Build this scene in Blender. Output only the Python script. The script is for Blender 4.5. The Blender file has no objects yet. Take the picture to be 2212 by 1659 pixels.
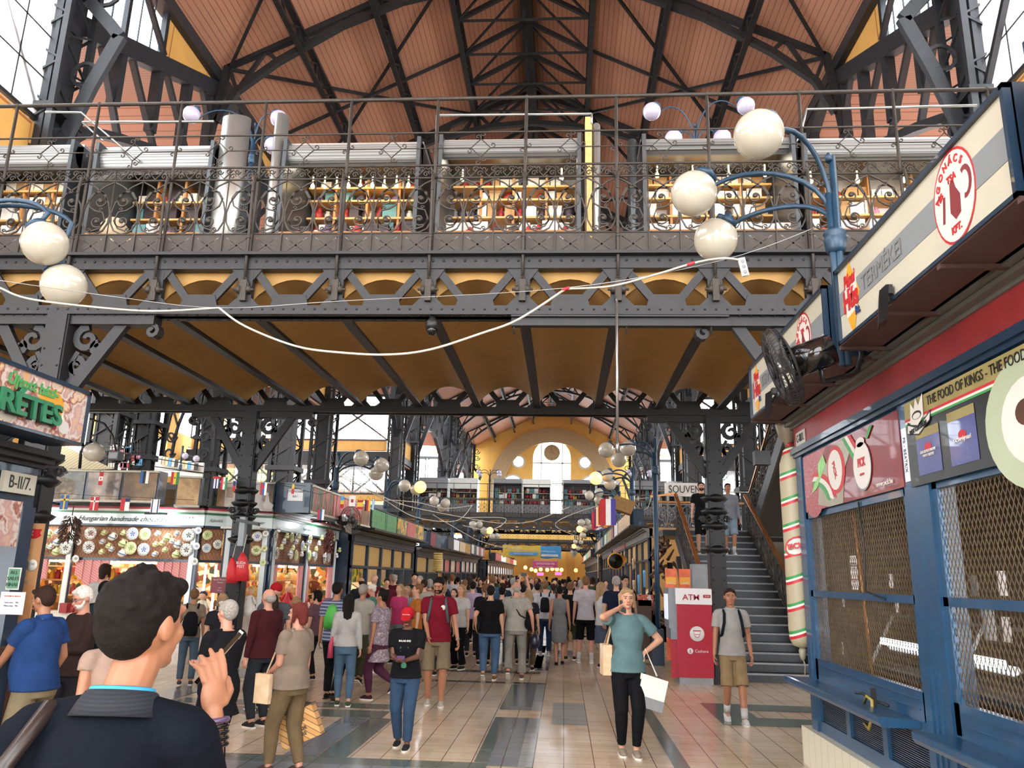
import bpy, bmesh, math, random
from mathutils import Vector, Matrix
S = bpy.context.scene
COL = S.collection
PI = math.pi
rnd = random.Random(7)
# ------------------------------------------------------------------ camera
CAMH = 1.8
P_, Y_, R_ = math.radians(13.735), math.radians(3.923), math.radians(1.34)
FPX, CX, CY = 1700.0, 1106.0, 829.5
FW = Vector((-math.sin(Y_) * math.cos(P_), math.cos(Y_) * math.cos(P_), math.sin(P_)))
_r = Vector((math.cos(Y_), math.sin(Y_), 0)); _u = _r.cross(FW)
RT = _r * math.cos(R_) + _u * math.sin(R_); UP = -_r * math.sin(R_) + _u * math.cos(R_)
cam = bpy.data.cameras.new('camera'); camo = bpy.data.objects.new('camera', cam); COL.objects.link(camo)
camo.matrix_world = Matrix(((RT.x, UP.x, -FW.x, 0), (RT.y, UP.y, -FW.y, 0), (RT.z, UP.z, -FW.z, CAMH), (0, 0, 0, 1)))
cam.sensor_width = 36; cam.lens = 36 * FPX / 2212; cam.clip_end = 400; cam.clip_start = 0.05
S.camera = camo
# ------------------------------------------------------------------ sky, sun, exposure
w = bpy.data.worlds.new('sky'); S.world = w; w.use_nodes = True
_b = w.node_tree.nodes['Background']; _b.inputs[0].default_value = (0.93, 0.965, 1.0, 1); _b.inputs[1].default_value = 6.0
S.view_settings.view_transform = 'Standard'; S.view_settings.look = 'None'; S.view_settings.gamma = 1
S.view_settings.use_curve_mapping = False; S.view_settings.exposure = 1.1
C0 = Vector((0, 0, CAMH))
def ray(px, py): return RT * ((px - CX) / FPX) - UP * ((py - CY) / FPX) + FW
def AZ(px, py, z=0): d = ray(px, py); return C0 + d * ((z - CAMH) / d.z)
def AY(px, py, Y): d = ray(px, py); return C0 + d * (Y / d.y)
def AX(px, py, X): d = ray(px, py); return C0 + d * (X / d.x)
def AP(px, py, o, n): d = ray(px, py); return C0 + d * ((Vector(o) - C0).dot(n) / d.dot(n))
V = Vector
# ------------------------------------------------------------------ materials
MATS = {}
def srgb(h):
    if isinstance(h, str):
        h = h.lstrip('#'); c = [int(h[i:i + 2], 16) / 255 for i in (0, 2, 4)]
    else: c = [x / 255 for x in h]
    return tuple(x / 12.92 if x < .04045 else ((x + .055) / 1.055) ** 2.4 for x in c)
def mat(name, col, rough=.6, metal=0, noise=.12, scale=6, emit=0, ecol=None, alpha=1, bump=0, spec=.5, coat=0, trans=0):
    if name in MATS: return MATS[name]
    m = bpy.data.materials.new(name); m.use_nodes = True; n = m.node_tree.nodes; l = m.node_tree.links
    b = n['Principled BSDF']; c = srgb(col)
    b.inputs['Base Color'].default_value = (*c, 1); b.inputs['Roughness'].default_value = rough
    b.inputs['Metallic'].default_value = metal; b.inputs['Specular IOR Level'].default_value = spec
    b.inputs['Coat Weight'].default_value = coat
    if trans: b.inputs['Transmission Weight'].default_value = trans
    if alpha < 1: b.inputs['Alpha'].default_value = alpha
    if emit:
        b.inputs['Emission Color'].default_value = (*(srgb(ecol) if ecol else c), 1); b.inputs['Emission Strength'].default_value = emit
    if noise or bump:
        t = n.new('ShaderNodeTexCoord'); z = n.new('ShaderNodeTexNoise'); z.inputs['Scale'].default_value = scale; z.inputs['Detail'].default_value = 3
        l.new(t.outputs['Object'], z.inputs['Vector'])
        if noise:
            r = n.new('ShaderNodeMapRange'); r.inputs[1].default_value = .3; r.inputs[2].default_value = .7
            r.inputs[3].default_value = 1 - noise; r.inputs[4].default_value = 1 + noise
            h = n.new('ShaderNodeHueSaturation'); h.inputs['Color'].default_value = (*c, 1)
            l.new(z.outputs['Fac'], r.inputs[0]); l.new(r.outputs[0], h.inputs['Value']); l.new(h.outputs[0], b.inputs['Base Color'])
        if bump:
            q = n.new('ShaderNodeBump'); q.inputs['Strength'].default_value = bump; q.inputs['Distance'].default_value = .01
            l.new(z.outputs['Fac'], q.inputs['Height']); l.new(q.outputs[0], b.inputs['Normal'])
    MATS[name] = m; return m
def stripes(name, cols, axis='Z', period=1.0, rough=.6, widths=None, metal=0, bump=0, offset=0, metalmix=0):
    """hard stripes along an object axis: cols list with relative widths over one period (metres)"""
    if name in MATS: return MATS[name]
    m = bpy.data.materials.new(name); m.use_nodes = True; n = m.node_tree.nodes; l = m.node_tree.links; b = n['Principled BSDF']
    t = n.new('ShaderNodeTexCoord'); s = n.new('ShaderNodeVectorMath'); s.operation = 'DOT_PRODUCT'
    a = {'X': (1, 0, 0), 'Y': (0, 1, 0), 'Z': (0, 0, 1)}[axis] if isinstance(axis, str) else axis
    s.inputs[1].default_value = a; l.new(t.outputs['Object'], s.inputs[0])
    d = n.new('ShaderNodeMath'); d.operation = 'MULTIPLY_ADD'; d.inputs[1].default_value = 1 / period; d.inputs[2].default_value = offset; l.new(s.outputs['Value'], d.inputs[0])
    f = n.new('ShaderNodeMath'); f.operation = 'FRACT'; l.new(d.outputs[0], f.inputs[0])
    r = n.new('ShaderNodeValToRGB'); r.color_ramp.interpolation = 'CONSTANT'; l.new(f.outputs[0], r.inputs[0])
    widths = widths or [1 / len(cols)] * len(cols); p = 0; tot = sum(widths)
    for i, (c, wd) in enumerate(zip(cols, widths)):
        e = r.color_ramp.elements[i] if i < 2 else r.color_ramp.elements.new(p)
        e.position = p; e.color = (*srgb(c), 1); p += wd / tot
    l.new(r.outputs[0], b.inputs['Base Color']); b.inputs['Roughness'].default_value = rough; b.inputs['Metallic'].default_value = metal
    if bump:
        q = n.new('ShaderNodeBump'); q.inputs['Strength'].default_value = bump; q.inputs['Distance'].default_value = .01
        l.new(r.outputs[0], q.inputs['Height']); l.new(q.outputs[0], b.inputs['Normal'])
    MATS[name] = m; return m
def blotch(name, cols, scale=8, rough=.4, coat=0, kind='noise', detail=3, stretch=(1, 1, 1)):
    """printed picture / mottled goods: a colour ramp over noise or voronoi cells"""
    if name in MATS: return MATS[name]
    m = bpy.data.materials.new(name); m.use_nodes = True; n = m.node_tree.nodes; l = m.node_tree.links; b = n['Principled BSDF']
    t = n.new('ShaderNodeTexCoord'); mp = n.new('ShaderNodeMapping'); mp.inputs['Scale'].default_value = stretch; l.new(t.outputs['Object'], mp.inputs[0])
    if kind == 'cell': z = n.new('ShaderNodeTexVoronoi')
    else: z = n.new('ShaderNodeTexNoise'); z.inputs['Detail'].default_value = detail
    z.inputs['Scale'].default_value = scale; l.new(mp.outputs[0], z.inputs['Vector'])
    r = n.new('ShaderNodeValToRGB'); src = z.outputs['Fac'] if kind != 'cell' else None
    if kind == 'cell':
        sp = n.new('ShaderNodeSeparateColor'); l.new(z.outputs['Color'], sp.inputs[0]); src = sp.outputs[0]; r.color_ramp.interpolation = 'CONSTANT'
        lo, hi = 0, 1
    else: lo, hi = .32, .68
    l.new(src, r.inputs[0])
    for i, c in enumerate(cols):
        p = lo + (hi - lo) * i / (len(cols) - (0 if kind == 'cell' else 1))
        e = r.color_ramp.elements[i] if i < 2 else r.color_ramp.elements.new(p)
        e.position = p; e.color = (*srgb(c), 1)
    l.new(r.outputs[0], b.inputs['Base Color']); b.inputs['Roughness'].default_value = rough; b.inputs['Coat Weight'].default_value = coat
    MATS[name] = m; return m
def M(n): return MATS[n]
mat('iron', '#232427', .5, .2, .18, 5); mat('iron_dark', '#121315', .5, .2, .15, 5); mat('iron_blue', '#2b2e33', .5, .2, .15, 4)  # iron_dark: iron darker with depth, an effect of light put into its colour
mat('rail_iron', '#39342f', .55, .3, .2, 9); mat('blue_paint', '#132c42', .38, 0, .12, 7, coat=.2); mat('blue_bright', '#1b4668', .35, 0, .14, 6, coat=.25)
mat('blue_lamp', '#1f3d54', .38, .1, .12, 7); mat('ochre', '#a98349', .7, 0, .05, 3); mat('ochre_wall', '#e8b962', .8, 0, .05, 1.2)
mat('ochre_panel', '#d3a256', .7, 0, .06, 2); mat('ochre_line', '#a5663a', .7, 0, 0); mat('stone', '#b39c77', .85, 0, .2, 9)
mat('white', '#e9e8e2', .5, 0, .05, 5); mat('cream', '#d8d4c0', .45, 0, .08, 5); mat('black', '#16171a', .45, 0, .1, 8)
mat('grey', '#7d8084', .5, 0, .1, 6); mat('alu', '#a3a6a3', .32, .75, .06, 5); mat('alu_dark', '#4c5257', .35, .6, .06, 5)
mat('wood', '#a97742', .55, 0, .18, 9); mat('wood_dark', '#4a2c1c', .5, 0, .2, 9); mat('wood_light', '#c99f62', .55, 0, .15, 9)
mat('brass', '#c88d55', .25, .85, .1, 8); mat('red', '#b1262f', .4, 0, .06, 5); mat('red_band', '#8a2c30', .45, 0, .15, 3)
mat('steel', '#9da0a0', .3, .9, .05, 5); mat('globe', '#a8a496', .18, 0, .02, 3, emit=.02, ecol='#fff6e4', coat=.6)
mat('globe_lit', '#ffdf9a', .3, 0, 0, emit=2.2, ecol='#ffb74a'); mat('globe_cool', '#aaa4b8', .2, 0, .02, 3, emit=.03, ecol='#efe6ff', coat=.5)
mat('bulb', '#ffe9b8', .3, 0, 0, emit=8, ecol='#ffd48a'); mat('reflection_glow', '#ffffff', .3, 0, 0, emit=5, ecol='#eaf6ff')
mat('cable_white', '#b5b2a8', .5, 0, .05, 5); mat('paper', '#eeeef0', .7, 0, .03, 5)
# window glass: thin pane, mostly clear, slight frosting
def glass(name, tint, clear=.8):
    m = bpy.data.materials.new(name); m.use_nodes = True; n = m.node_tree.nodes; l = m.node_tree.links; n.remove(n['Principled BSDF'])
    o = n['Material Output']; a = n.new('ShaderNodeBsdfTransparent'); a.inputs[0].default_value = (*tint, 1)
    g = n.new('ShaderNodeBsdfGlossy'); g.inputs['Roughness'].default_value = .1; x = n.new('ShaderNodeMixShader')
    x.inputs[0].default_value = 1 - clear; l.new(a.outputs[0], x.inputs[1]); l.new(g.outputs[0], x.inputs[2]); l.new(x.outputs[0], o.inputs[0]); MATS[name] = m
glass('pane', (.93, .97, 1), .9)
def frost(name):
    m = bpy.data.materials.new(name); m.use_nodes = True; n = m.node_tree.nodes; l = m.node_tree.links; n.remove(n['Principled BSDF']); a = n.new('ShaderNodeBsdfTransparent'); g = n.new('ShaderNodeBsdfTranslucent'); g.inputs[0].default_value = (.85, .92, .95, 1); x = n.new('ShaderNodeMixShader'); x.inputs[0].default_value = .7; l.new(a.outputs[0], x.inputs[1]); l.new(g.outputs[0], x.inputs[2]); l.new(x.outputs[0], n['Material Output'].inputs[0]); MATS[name] = m
frost('pane_frost'); glass('shop_glass', (.97, .97, .97), .88)
# ------------------------------------------------------------------ mesh builder
class MB:
    def __init__(s): s.v = []; s.f = []; s.m = []; s.mi = 0; s.sm = []; s.smooth = False
    def add(s, vs, fs, smooth=None):
        o = len(s.v); s.v += [tuple(x) for x in vs]; sm = s.smooth if smooth is None else smooth
        for f in fs: s.f.append(tuple(i + o for i in f)); s.m.append(s.mi); s.sm.append(sm)
        return s
    def box(s, x0, x1, y0, y1, z0, z1):
        return s.add([(x, y, z) for x in (x0, x1) for y in (y0, y1) for z in (z0, z1)],
                     [(0, 1, 3, 2), (4, 6, 7, 5), (0, 4, 5, 1), (2, 3, 7, 6), (0, 2, 6, 4), (1, 5, 7, 3)], False)
    def obox(s, c, ax, ay, az):
        c = V(c); ax = V(ax); ay = V(ay); az = V(az)
        return s.add([c + ax * i + ay * j + az * k for i in (-1, 1) for j in (-1, 1) for k in (-1, 1)],
                     [(0, 1, 3, 2), (4, 6, 7, 5), (0, 4, 5, 1), (2, 3, 7, 6), (0, 2, 6, 4), (1, 5, 7, 3)], False)
    def bar(s, p, q, w, h, up=(0, 0, 1)):
        p = V(p); q = V(q); d = q - p; L = d.length
        if L < 1e-6: return s
        d /= L; u = V(up); x = d.cross(u)
        if x.length < 1e-3: x = d.cross(V((0, 1, 0)))
        x.normalize(); u = x.cross(d)
        return s.obox((p + q) / 2, d * L / 2, x * w / 2, u * h / 2)
    def tube(s, pts, r, n=6, closed=False, smooth=True):
        pts = [V(p) for p in pts]; k = len(pts); rs = r if isinstance(r, (list, tuple)) else [r] * k; vs = []; fs = []
        prev = None
        for i, p in enumerate(pts):
            if closed: t = pts[(i + 1) % k] - pts[i - 1]
            else: t = pts[min(i + 1, k - 1)] - pts[max(i - 1, 0)]
            if t.length < 1e-9: t = V((0, 0, 1))
            t.normalize()
            if prev is None:
                a = t.cross(V((0, 0, 1)) if abs(t.z) < .9 else V((0, 1, 0))).normalized()
            else:
                a = (prev - t * prev.dot(t)); a = a.normalized() if a.length > 1e-6 else t.orthogonal().normalized()
            prev = a; b = t.cross(a)
            for j in range(n):
                g = 2 * PI * j / n; vs.append(p + a * (rs[i] * math.cos(g)) + b * (rs[i] * math.sin(g)))
        m = k if closed else k - 1
        for i in range(m):
            i2 = (i + 1) % k
            for j in range(n): fs.append((i * n + j, i * n + (j + 1) % n, i2 * n + (j + 1) % n, i2 * n + j))
        if not closed: fs.append(tuple(range(n - 1, -1, -1))); fs.append(tuple(range((k - 1) * n, k * n)))
        return s.add(vs, fs, smooth)
    def lathe(s, prof, o=(0, 0, 0), ax=(0, 0, 1), n=16, smooth=True, sx=1, sy=1):
        """prof: list of (r, h) along ax"""
        o = V(o); z = V(ax).normalized(); x = z.orthogonal().normalized() if abs(z.z) < .999 else V((1, 0, 0)); y = z.cross(x); vs = []; fs = []
        for r, h in prof:
            for j in range(n):
                g = 2 * PI * j / n; vs.append(o + z * h + x * (r * sx * math.cos(g)) + y * (r * sy * math.sin(g)))
        for i in range(len(prof) - 1):
            for j in range(n): fs.append((i * n + j, i * n + (j + 1) % n, (i + 1) * n + (j + 1) % n, (i + 1) * n + j))
        fs.append(tuple(range(n - 1, -1, -1))); fs.append(tuple(range((len(prof) - 1) * n, len(prof) * n)))
        return s.add(vs, fs, smooth)
    def cyl(s, p, q, r, n=12, r2=None, smooth=True):
        p = V(p); q = V(q); return s.lathe([(r, 0), (r if r2 is None else r2, (q - p).length)], p, q - p, n, smooth)
    def ball(s, c, r, n=14, sx=1, sy=1, sz=1, R=None):
        m = max(4, n // 2); vs = []; fs = []; c = V(c)
        for i in range(1, m):
            t = PI * i / m
            for j in range(n):
                g = 2 * PI * j / n; p = V((r * sx * math.sin(t) * math.cos(g), r * sy * math.sin(t) * math.sin(g), r * sz * math.cos(t)))
                vs.append(c + (R @ p if R else p))
        a = len(vs); tp = V((0, 0, r * sz)); vs += [c + (R @ tp if R else tp), c - (R @ tp if R else tp)]
        for i in range(m - 2):
            for j in range(n): fs.append((i * n + j, (i + 1) * n + j, (i + 1) * n + (j + 1) % n, i * n + (j + 1) % n))
        for j in range(n): fs.append((a, j, (j + 1) % n)); fs.append((a + 1, (m - 2) * n + (j + 1) % n, (m - 2) * n + j))
        return s.add(vs, fs, True)
    def cap(s, p, q, r1, r2, n=10):
        """tapered capsule"""
        p = V(p); q = V(q); d = (q - p); L = d.length; prof = []
        for i in range(1, 4): a = PI / 2 * i / 4; prof.append((r1 * math.sin(a), -r1 * math.cos(a)))
        prof.append((r1, 0)); prof.append((r2, L))
        for i in range(3, 0, -1): a = PI / 2 * i / 4; prof.append((r2 * math.sin(a), L + r2 * math.cos(a)))
        return s.lathe(prof, p, d if L > 1e-6 else V((0, 0, 1)), n)
    def loft(s, rings, n=16, R=None):
        """rings: (x,y,z,rx,ry) horizontal ellipses"""
        vs = []; fs = []
        for (x, y, z, rx, ry) in rings:
            for j in range(n):
                g = 2 * PI * j / n; vs.append(V((x + rx * math.cos(g), y + ry * math.sin(g), z)))
        for i in range(len(rings) - 1):
            for j in range(n): fs.append((i * n + j, i * n + (j + 1) % n, (i + 1) * n + (j + 1) % n, (i + 1) * n + j))
        fs.append(tuple(range(n - 1, -1, -1))); fs.append(tuple(range((len(rings) - 1) * n, len(rings) * n)))
        return s.add(vs, fs, True)
    def quad(s, a, b, c, d): return s.add([a, b, c, d], [(0, 1, 2, 3)], False)
    def prism(s, pts, o, u, v, d, smooth=False):
        """polygon (2D pts in u,v at origin o) extruded by vector d"""
        o = V(o); u = V(u); v = V(v); d = V(d); k = len(pts); a = [o + u * x + v * y for x, y in pts]
        vs = a + [p + d for p in a]; fs = [tuple(range(k)), tuple(range(2 * k - 1, k - 1, -1))]
        for i in range(k): j = (i + 1) % k; fs.append((i, i + k, j + k, j))
        return s.add(vs, fs, smooth)
    def strip(s, pts, w, o, u, v, n, th=.01, closed=False):
        """flat ribbon of width w following 2D pts in the plane (u,v), thickness th along n"""
        o = V(o); u = V(u); v = V(v); n = V(n); k = len(pts); A = []; B = []
        for i in range(k):
            a = pts[i - 1] if (i or closed) else pts[i]; b = pts[(i + 1) % k] if (i < k - 1 or closed) else pts[i]
            tx, ty = b[0] - a[0], b[1] - a[1]; L = math.hypot(tx, ty) or 1; nx, ny = -ty / L, tx / L; ww = (w[i] if isinstance(w, (list, tuple)) else w) / 2
            A.append(o + u * (pts[i][0] + nx * ww) + v * (pts[i][1] + ny * ww)); B.append(o + u * (pts[i][0] - nx * ww) + v * (pts[i][1] - ny * ww))
        vs = A + B + [p + n * th for p in A] + [p + n * th for p in B]; fs = []
        for i in range(k if closed else k - 1):
            j = (i + 1) % k
            fs += [(i, j, j + k, i + k), (i + 2 * k, i + 3 * k, j + 3 * k, j + 2 * k), (i, i + 2 * k, j + 2 * k, j), (i + k, j + k, j + 3 * k, i + 3 * k)]
        if not closed: fs += [(0, k, 3 * k, 2 * k), (k - 1, 3 * k - 1, 4 * k - 1, 2 * k - 1)]
        return s.add(vs, fs, False)
    def xf(s, Mx, start=0):
        for i in range(start, len(s.v)): s.v[i] = tuple(Mx @ V(s.v[i]))
        return s
MW = {}
def ob(name, mb, ms, parent=None, world=True, label=None, kind=None):
    me = bpy.data.meshes.new(name)
    if isinstance(mb, MB):
        me.from_pydata(mb.v, [], mb.f); me.polygons.foreach_set('use_smooth', mb.sm); me.polygons.foreach_set('material_index', mb.m)
    else: me = mb
    for m in (ms if isinstance(ms, (list, tuple)) else [ms]): me.materials.append(MATS[m] if isinstance(m, str) else m)
    o = bpy.data.objects.new(name, me); COL.objects.link(o)
    if parent is not None:
        o.parent = parent
        if world: o.matrix_parent_inverse = MW.get(parent.name, Matrix()).inverted()
    MW[o.name] = Matrix() if (world or parent is None) else MW.get(parent.name, Matrix())
    if label: o['label'] = label
    if kind: o['kind'] = kind
    return o
def thing(name, label, cat, loc=(0, 0, 0), rz=0, group=None, kind=None):
    o = bpy.data.objects.new(name, None); COL.objects.link(o); o.location = loc; o.rotation_euler = (0, 0, rz); o.empty_display_size = .1
    MW[o.name] = Matrix.Translation(V(loc)) @ Matrix.Rotation(rz, 4, 'Z')
    if kind: o['kind'] = kind; 
    if label: o['label'] = label
    if cat: o['category'] = cat
    if group: o['group'] = group
    return o
def tag(o, label, cat, group=None):
    o['label'] = label; o['category'] = cat
    if group: o['group'] = group
    return o
def struct(name, mb, ms): o = ob(name, mb, ms); o['kind'] = 'structure'; return o
KIDS = {}
def kids(o): return [c for c in bpy.data.objects if c.parent == o]
def tree(o): return (o, [tree(c) for c in kids(o)])
def dup(t, Mx, label, group=None, parent=None):
    """copy a pre-collected tree(); Mx = new matrix of the root"""
    o, ch = t; c = o.copy(); COL.objects.link(c)
    if parent is None:
        c.parent = None; loc, rot, sc = Mx.decompose(); c.location = loc; c.rotation_mode = 'QUATERNION'; c.rotation_quaternion = rot; c.scale = sc
        if label: c['label'] = label
        if group: c['group'] = group
    else: c.parent = parent
    for k in ch: dup(k, None, None, None, c)
    return c
TM = lambda loc, rz=0, sc=1: Matrix.Translation(V(loc)) @ Matrix.Rotation(rz, 4, 'Z') @ Matrix.Diagonal((sc, sc, sc, 1)) if not isinstance(sc, (tuple, list)) else Matrix.Translation(V(loc)) @ Matrix.Rotation(rz, 4, 'Z') @ Matrix.Diagonal((*sc, 1))
# text as flat solid letters: o = centre (or left) point, u = reading direction, v = up direction, size = cap height in metres
TQ = []
def text(s, o, u, v, size, m, parent=None, name='lettering', align='CENTER', th=.003, shear=0, wx=1.0, bold=0, world=True, lsp=1.0):
    c = bpy.data.curves.new(name, 'FONT'); c.body = s; c.align_x = align; c.align_y = 'CENTER'; c.size = size / .7; c.extrude = th / 2; c.shear = shear; c.offset = bold; c.resolution_u = 3; c.space_line = lsp
    o = V(o); u = V(u).normalized(); v = V(v); v = (v - u * v.dot(u)).normalized(); n = u.cross(v)
    ob_ = bpy.data.objects.new(name, c); COL.objects.link(ob_); c.materials.append(MATS[m])
    mx = Matrix(((u.x * wx, v.x, n.x, o.x), (u.y * wx, v.y, n.y, o.y), (u.z * wx, v.z, n.z, o.z), (0, 0, 0, 1)))
    TQ.append((ob_, mx)); 
    if parent is not None:
        ob_.parent = parent
        if world: ob_.matrix_parent_inverse = MW.get(parent.name, Matrix()).inverted()
    return ob_
def bake_text():
    bpy.context.view_layer.update(); dg = bpy.context.evaluated_depsgraph_get()
    for o, mx in TQ:
        me = bpy.data.meshes.new_from_object(o.evaluated_get(dg)); me.transform(mx)
        n = bpy.data.objects.new('x', me); par, pi, nm, oc = o.parent, o.matrix_parent_inverse.copy(), o.name, o.data
        COL.objects.link(n); n.parent = par; n.matrix_parent_inverse = pi
        for k in o.keys(): n[k] = o[k]
        bpy.data.objects.remove(o); bpy.data.curves.remove(oc); n.name = nm
    TQ.clear()
def arc(cx, cy, r, a0, a1, n, ry=None): return [(cx + r * math.cos(math.radians(a0 + (a1 - a0) * i / n)), cy + (ry or r) * math.sin(math.radians(a0 + (a1 - a0) * i / n))) for i in range(n + 1)]
def spiral(cx, cy, r0, r1, a0, turns, n=16): return [(cx + (r0 + (r1 - r0) * i / n) * math.cos(a0 + 2 * PI * turns * i / n), cy + (r0 + (r1 - r0) * i / n) * math.sin(a0 + 2 * PI * turns * i / n)) for i in range(n + 1)]
def P3(pts, o, u, v): o = V(o); u = V(u); v = V(v); return [o + u * x + v * y for x, y in pts]
UX, UY, UZ = V((1, 0, 0)), V((0, 1, 0)), V((0, 0, 1))
# ================================================================== SETTING
XC, HW = -1.55, 10.3
XL, XR = XC - HW, XC + HW
ZE, ZR = 18.1, 23.3
YG = 101.0
def tile_mat(name, c1, c2, grout='#4a4238', rough=.16, nz=.05):
    m = bpy.data.materials.new(name); m.use_nodes = True; n = m.node_tree.nodes; l = m.node_tree.links; b = n['Principled BSDF']
    t = n.new('ShaderNodeTexCoord'); sp = n.new('ShaderNodeSeparateXYZ'); l.new(t.outputs['Object'], sp.inputs[0])
    def line(src, off, wd):
        a = n.new('ShaderNodeMath'); a.operation = 'MULTIPLY_ADD'; a.inputs[1].default_value = 1 / .305; a.inputs[2].default_value = -off / .305 + 400.5; l.new(src, a.inputs[0])
        f = n.new('ShaderNodeMath'); f.operation = 'FRACT'; l.new(a.outputs[0], f.inputs[0])
        s = n.new('ShaderNodeMath'); s.operation = 'SUBTRACT'; s.inputs[1].default_value = .5; l.new(f.outputs[0], s.inputs[0])
        q = n.new('ShaderNodeMath'); q.operation = 'ABSOLUTE'; l.new(s.outputs[0], q.inputs[0])
        c = n.new('ShaderNodeMath'); c.operation = 'LESS_THAN'; c.inputs[1].default_value = wd / .305; l.new(q.outputs[0], c.inputs[0])
        fl = n.new('ShaderNodeMath'); fl.operation = 'FLOOR'; l.new(a.outputs[0], fl.inputs[0]); return c.outputs[0], fl.outputs[0]
    gx, fx = line(sp.outputs[0], .02, .0042); gy, fy = line(sp.outputs[1], 10.671, .0026)
    mx = n.new('ShaderNodeMath'); mx.operation = 'MAXIMUM'; l.new(gx, mx.inputs[0]); l.new(gy, mx.inputs[1])
    cb = n.new('ShaderNodeCombineXYZ'); l.new(fx, cb.inputs[0]); l.new(fy, cb.inputs[1])
    wn = n.new('ShaderNodeTexWhiteNoise'); wn.noise_dimensions = '2D'; l.new(cb.outputs[0], wn.inputs['Vector'])
    m1 = n.new('ShaderNodeMix'); m1.data_type = 'RGBA'; l.new(wn.outputs['Value'], m1.inputs[0]); m1.inputs[6].default_value = (*srgb(c1), 1); m1.inputs[7].default_value = (*srgb(c2), 1)
    nz_ = n.new('ShaderNodeTexNoise'); nz_.inputs['Scale'].default_value = .8; nz_.inputs['Detail'].default_value = 6; l.new(t.outputs['Object'], nz_.inputs['Vector'])
    mr = n.new('ShaderNodeMapRange'); mr.inputs[1].default_value = .3; mr.inputs[2].default_value = .7; mr.inputs[3].default_value = 1 - 2 * nz; mr.inputs[4].default_value = 1 + nz; l.new(nz_.outputs['Fac'], mr.inputs[0])
    hs = n.new('ShaderNodeHueSaturation'); l.new(m1.outputs[2], hs.inputs['Color']); l.new(mr.outputs[0], hs.inputs['Value'])
    m2 = n.new('ShaderNodeMix'); m2.data_type = 'RGBA'; l.new(mx.outputs[0], m2.inputs[0]); l.new(hs.outputs[0], m2.inputs[6]); m2.inputs[7].default_value = (*srgb(grout), 1)
    l.new(m2.outputs[2], b.inputs['Base Color'])
    r2 = n.new('ShaderNodeMapRange'); r2.inputs[1].default_value = .3; r2.inputs[2].default_value = .7; r2.inputs[3].default_value = rough * .7; r2.inputs[4].default_value = rough * 1.5; l.new(nz_.outputs['Fac'], r2.inputs[0]); l.new(r2.outputs[0], b.inputs['Roughness'])
    bp = n.new('ShaderNodeBump'); bp.invert = True; bp.inputs['Strength'].default_value = .5; bp.inputs['Distance'].default_value = .004; l.new(mx.outputs[0], bp.inputs['Height']); l.new(bp.outputs[0], b.inputs['Normal'])
    MATS[name] = m
tile_mat('tile_cream', '#cfbfa8', '#c3b29a'); tile_mat('tile_green', '#66746f', '#5f6d68'); tile_mat('tile_blue', '#7c848b', '#757d85'); tile_mat('tile_pale', '#9aa1a0', '#939b9b')
mb = MB(); mb.box(-40, 32, -13, YG, -.3, 0); struct('floor', mb, 'tile_cream')
def inlay(rects, m, n, z=.003):
    b = MB()
    for x0, x1, y0, y1 in rects: b.quad((x0, y0, z), (x1, y0, z), (x1, y1, z), (x0, y1, z))
    struct('trim_%d' % n, b, m)
G = []; B = []; Pq = []
for k in range(3):
    o = k * 8.0 if k == 0 else k * 8.6
    G += [(-.87, -.73, 8.44 + o, 11.05 + o), (-.87, -.73, 11.66 + o, 14.3 + o), (-2.45, -.28, 14.4 + o, 14.6 + o), (-2.45, -.43, 15.87 + o, 16.25 + o), (1.11, 1.27, 5 + o * 1.0, 13 + o)]
    B += [(-.73, -.43, 8.3 + o, 11.05 + o), (-.73, -.43, 11.66 + o, 14.4 + o)]
    Pq += [(-.43, -.28, 8.3 + o, 11.05 + o), (-.13, .32, 10.7 + o, 12.42 + o), (-.43, -.28, 11.66 + o, 14.4 + o)]
G += [(-6.5, -.73, 8.12, 8.42), (-2.45, -2.15, 8.43, 10.64), (-5.4, -2.3, 10.65, 11.2), (2.08, 5, 12.3, 12.9), (2.08, 2.66, 11.05, 12.3), (2.66, 5, 11.05, 11.7), (-5.4, -2.3, 11.35, 11.75)]
B += [(-6.5, -1.0, 7.7, 8.12), (-2.8, -2.46, 8.43, 10.64), (-.6, -.28, 16.5, 22.3), (-6.0, -5.5, 6, 16)]
inlay(G, 'tile_green', 1); inlay(B, 'tile_blue', 2, .004); inlay(Pq, 'tile_pale', 3, .005)
# ---- red boarded roof
stripes('boards_nave', ['#b38068', '#825a47'], (1, 0, 0), .17, .65, [.86, .14]); stripes('boards_cross', ['#b1806b', '#825e4d'], (0, 1, 0), .3, .65, [.88, .12])
mb = MB()
for s in (-1, 1):
    x1 = XC + s * (HW + .2); a = V((XC, -12, ZR)); c = V((x1, -12, ZE - .1)); d = V((0, YG + 12, 0)); up = V((0, 0, .25))
    mb.add([a, c, c + d, a + d, a + up, c + up, c + up + d, a + up + d], [(0, 1, 2, 3), (4, 7, 6, 5), (0, 4, 5, 1), (3, 2, 6, 7)])
struct('ceiling', mb, 'boards_nave')
COLS = [-12.0, -7.0, -2.0, 3.4, 9.2, 15.4, 32.7, 37.8, 54.6, 60.4, 77.0, 82.0, 98.0]
GAB = [(15.4, 32.7), (37.8, 54.6), (60.4, 77.0), (82, 98.0)]
FLAT = [(-12, 15.4), (32.7, 37.8), (54.6, 60.4), (77, 82), (98, YG)]
ZV, ZK = 14.25, 18.0
mb = MB()
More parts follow.
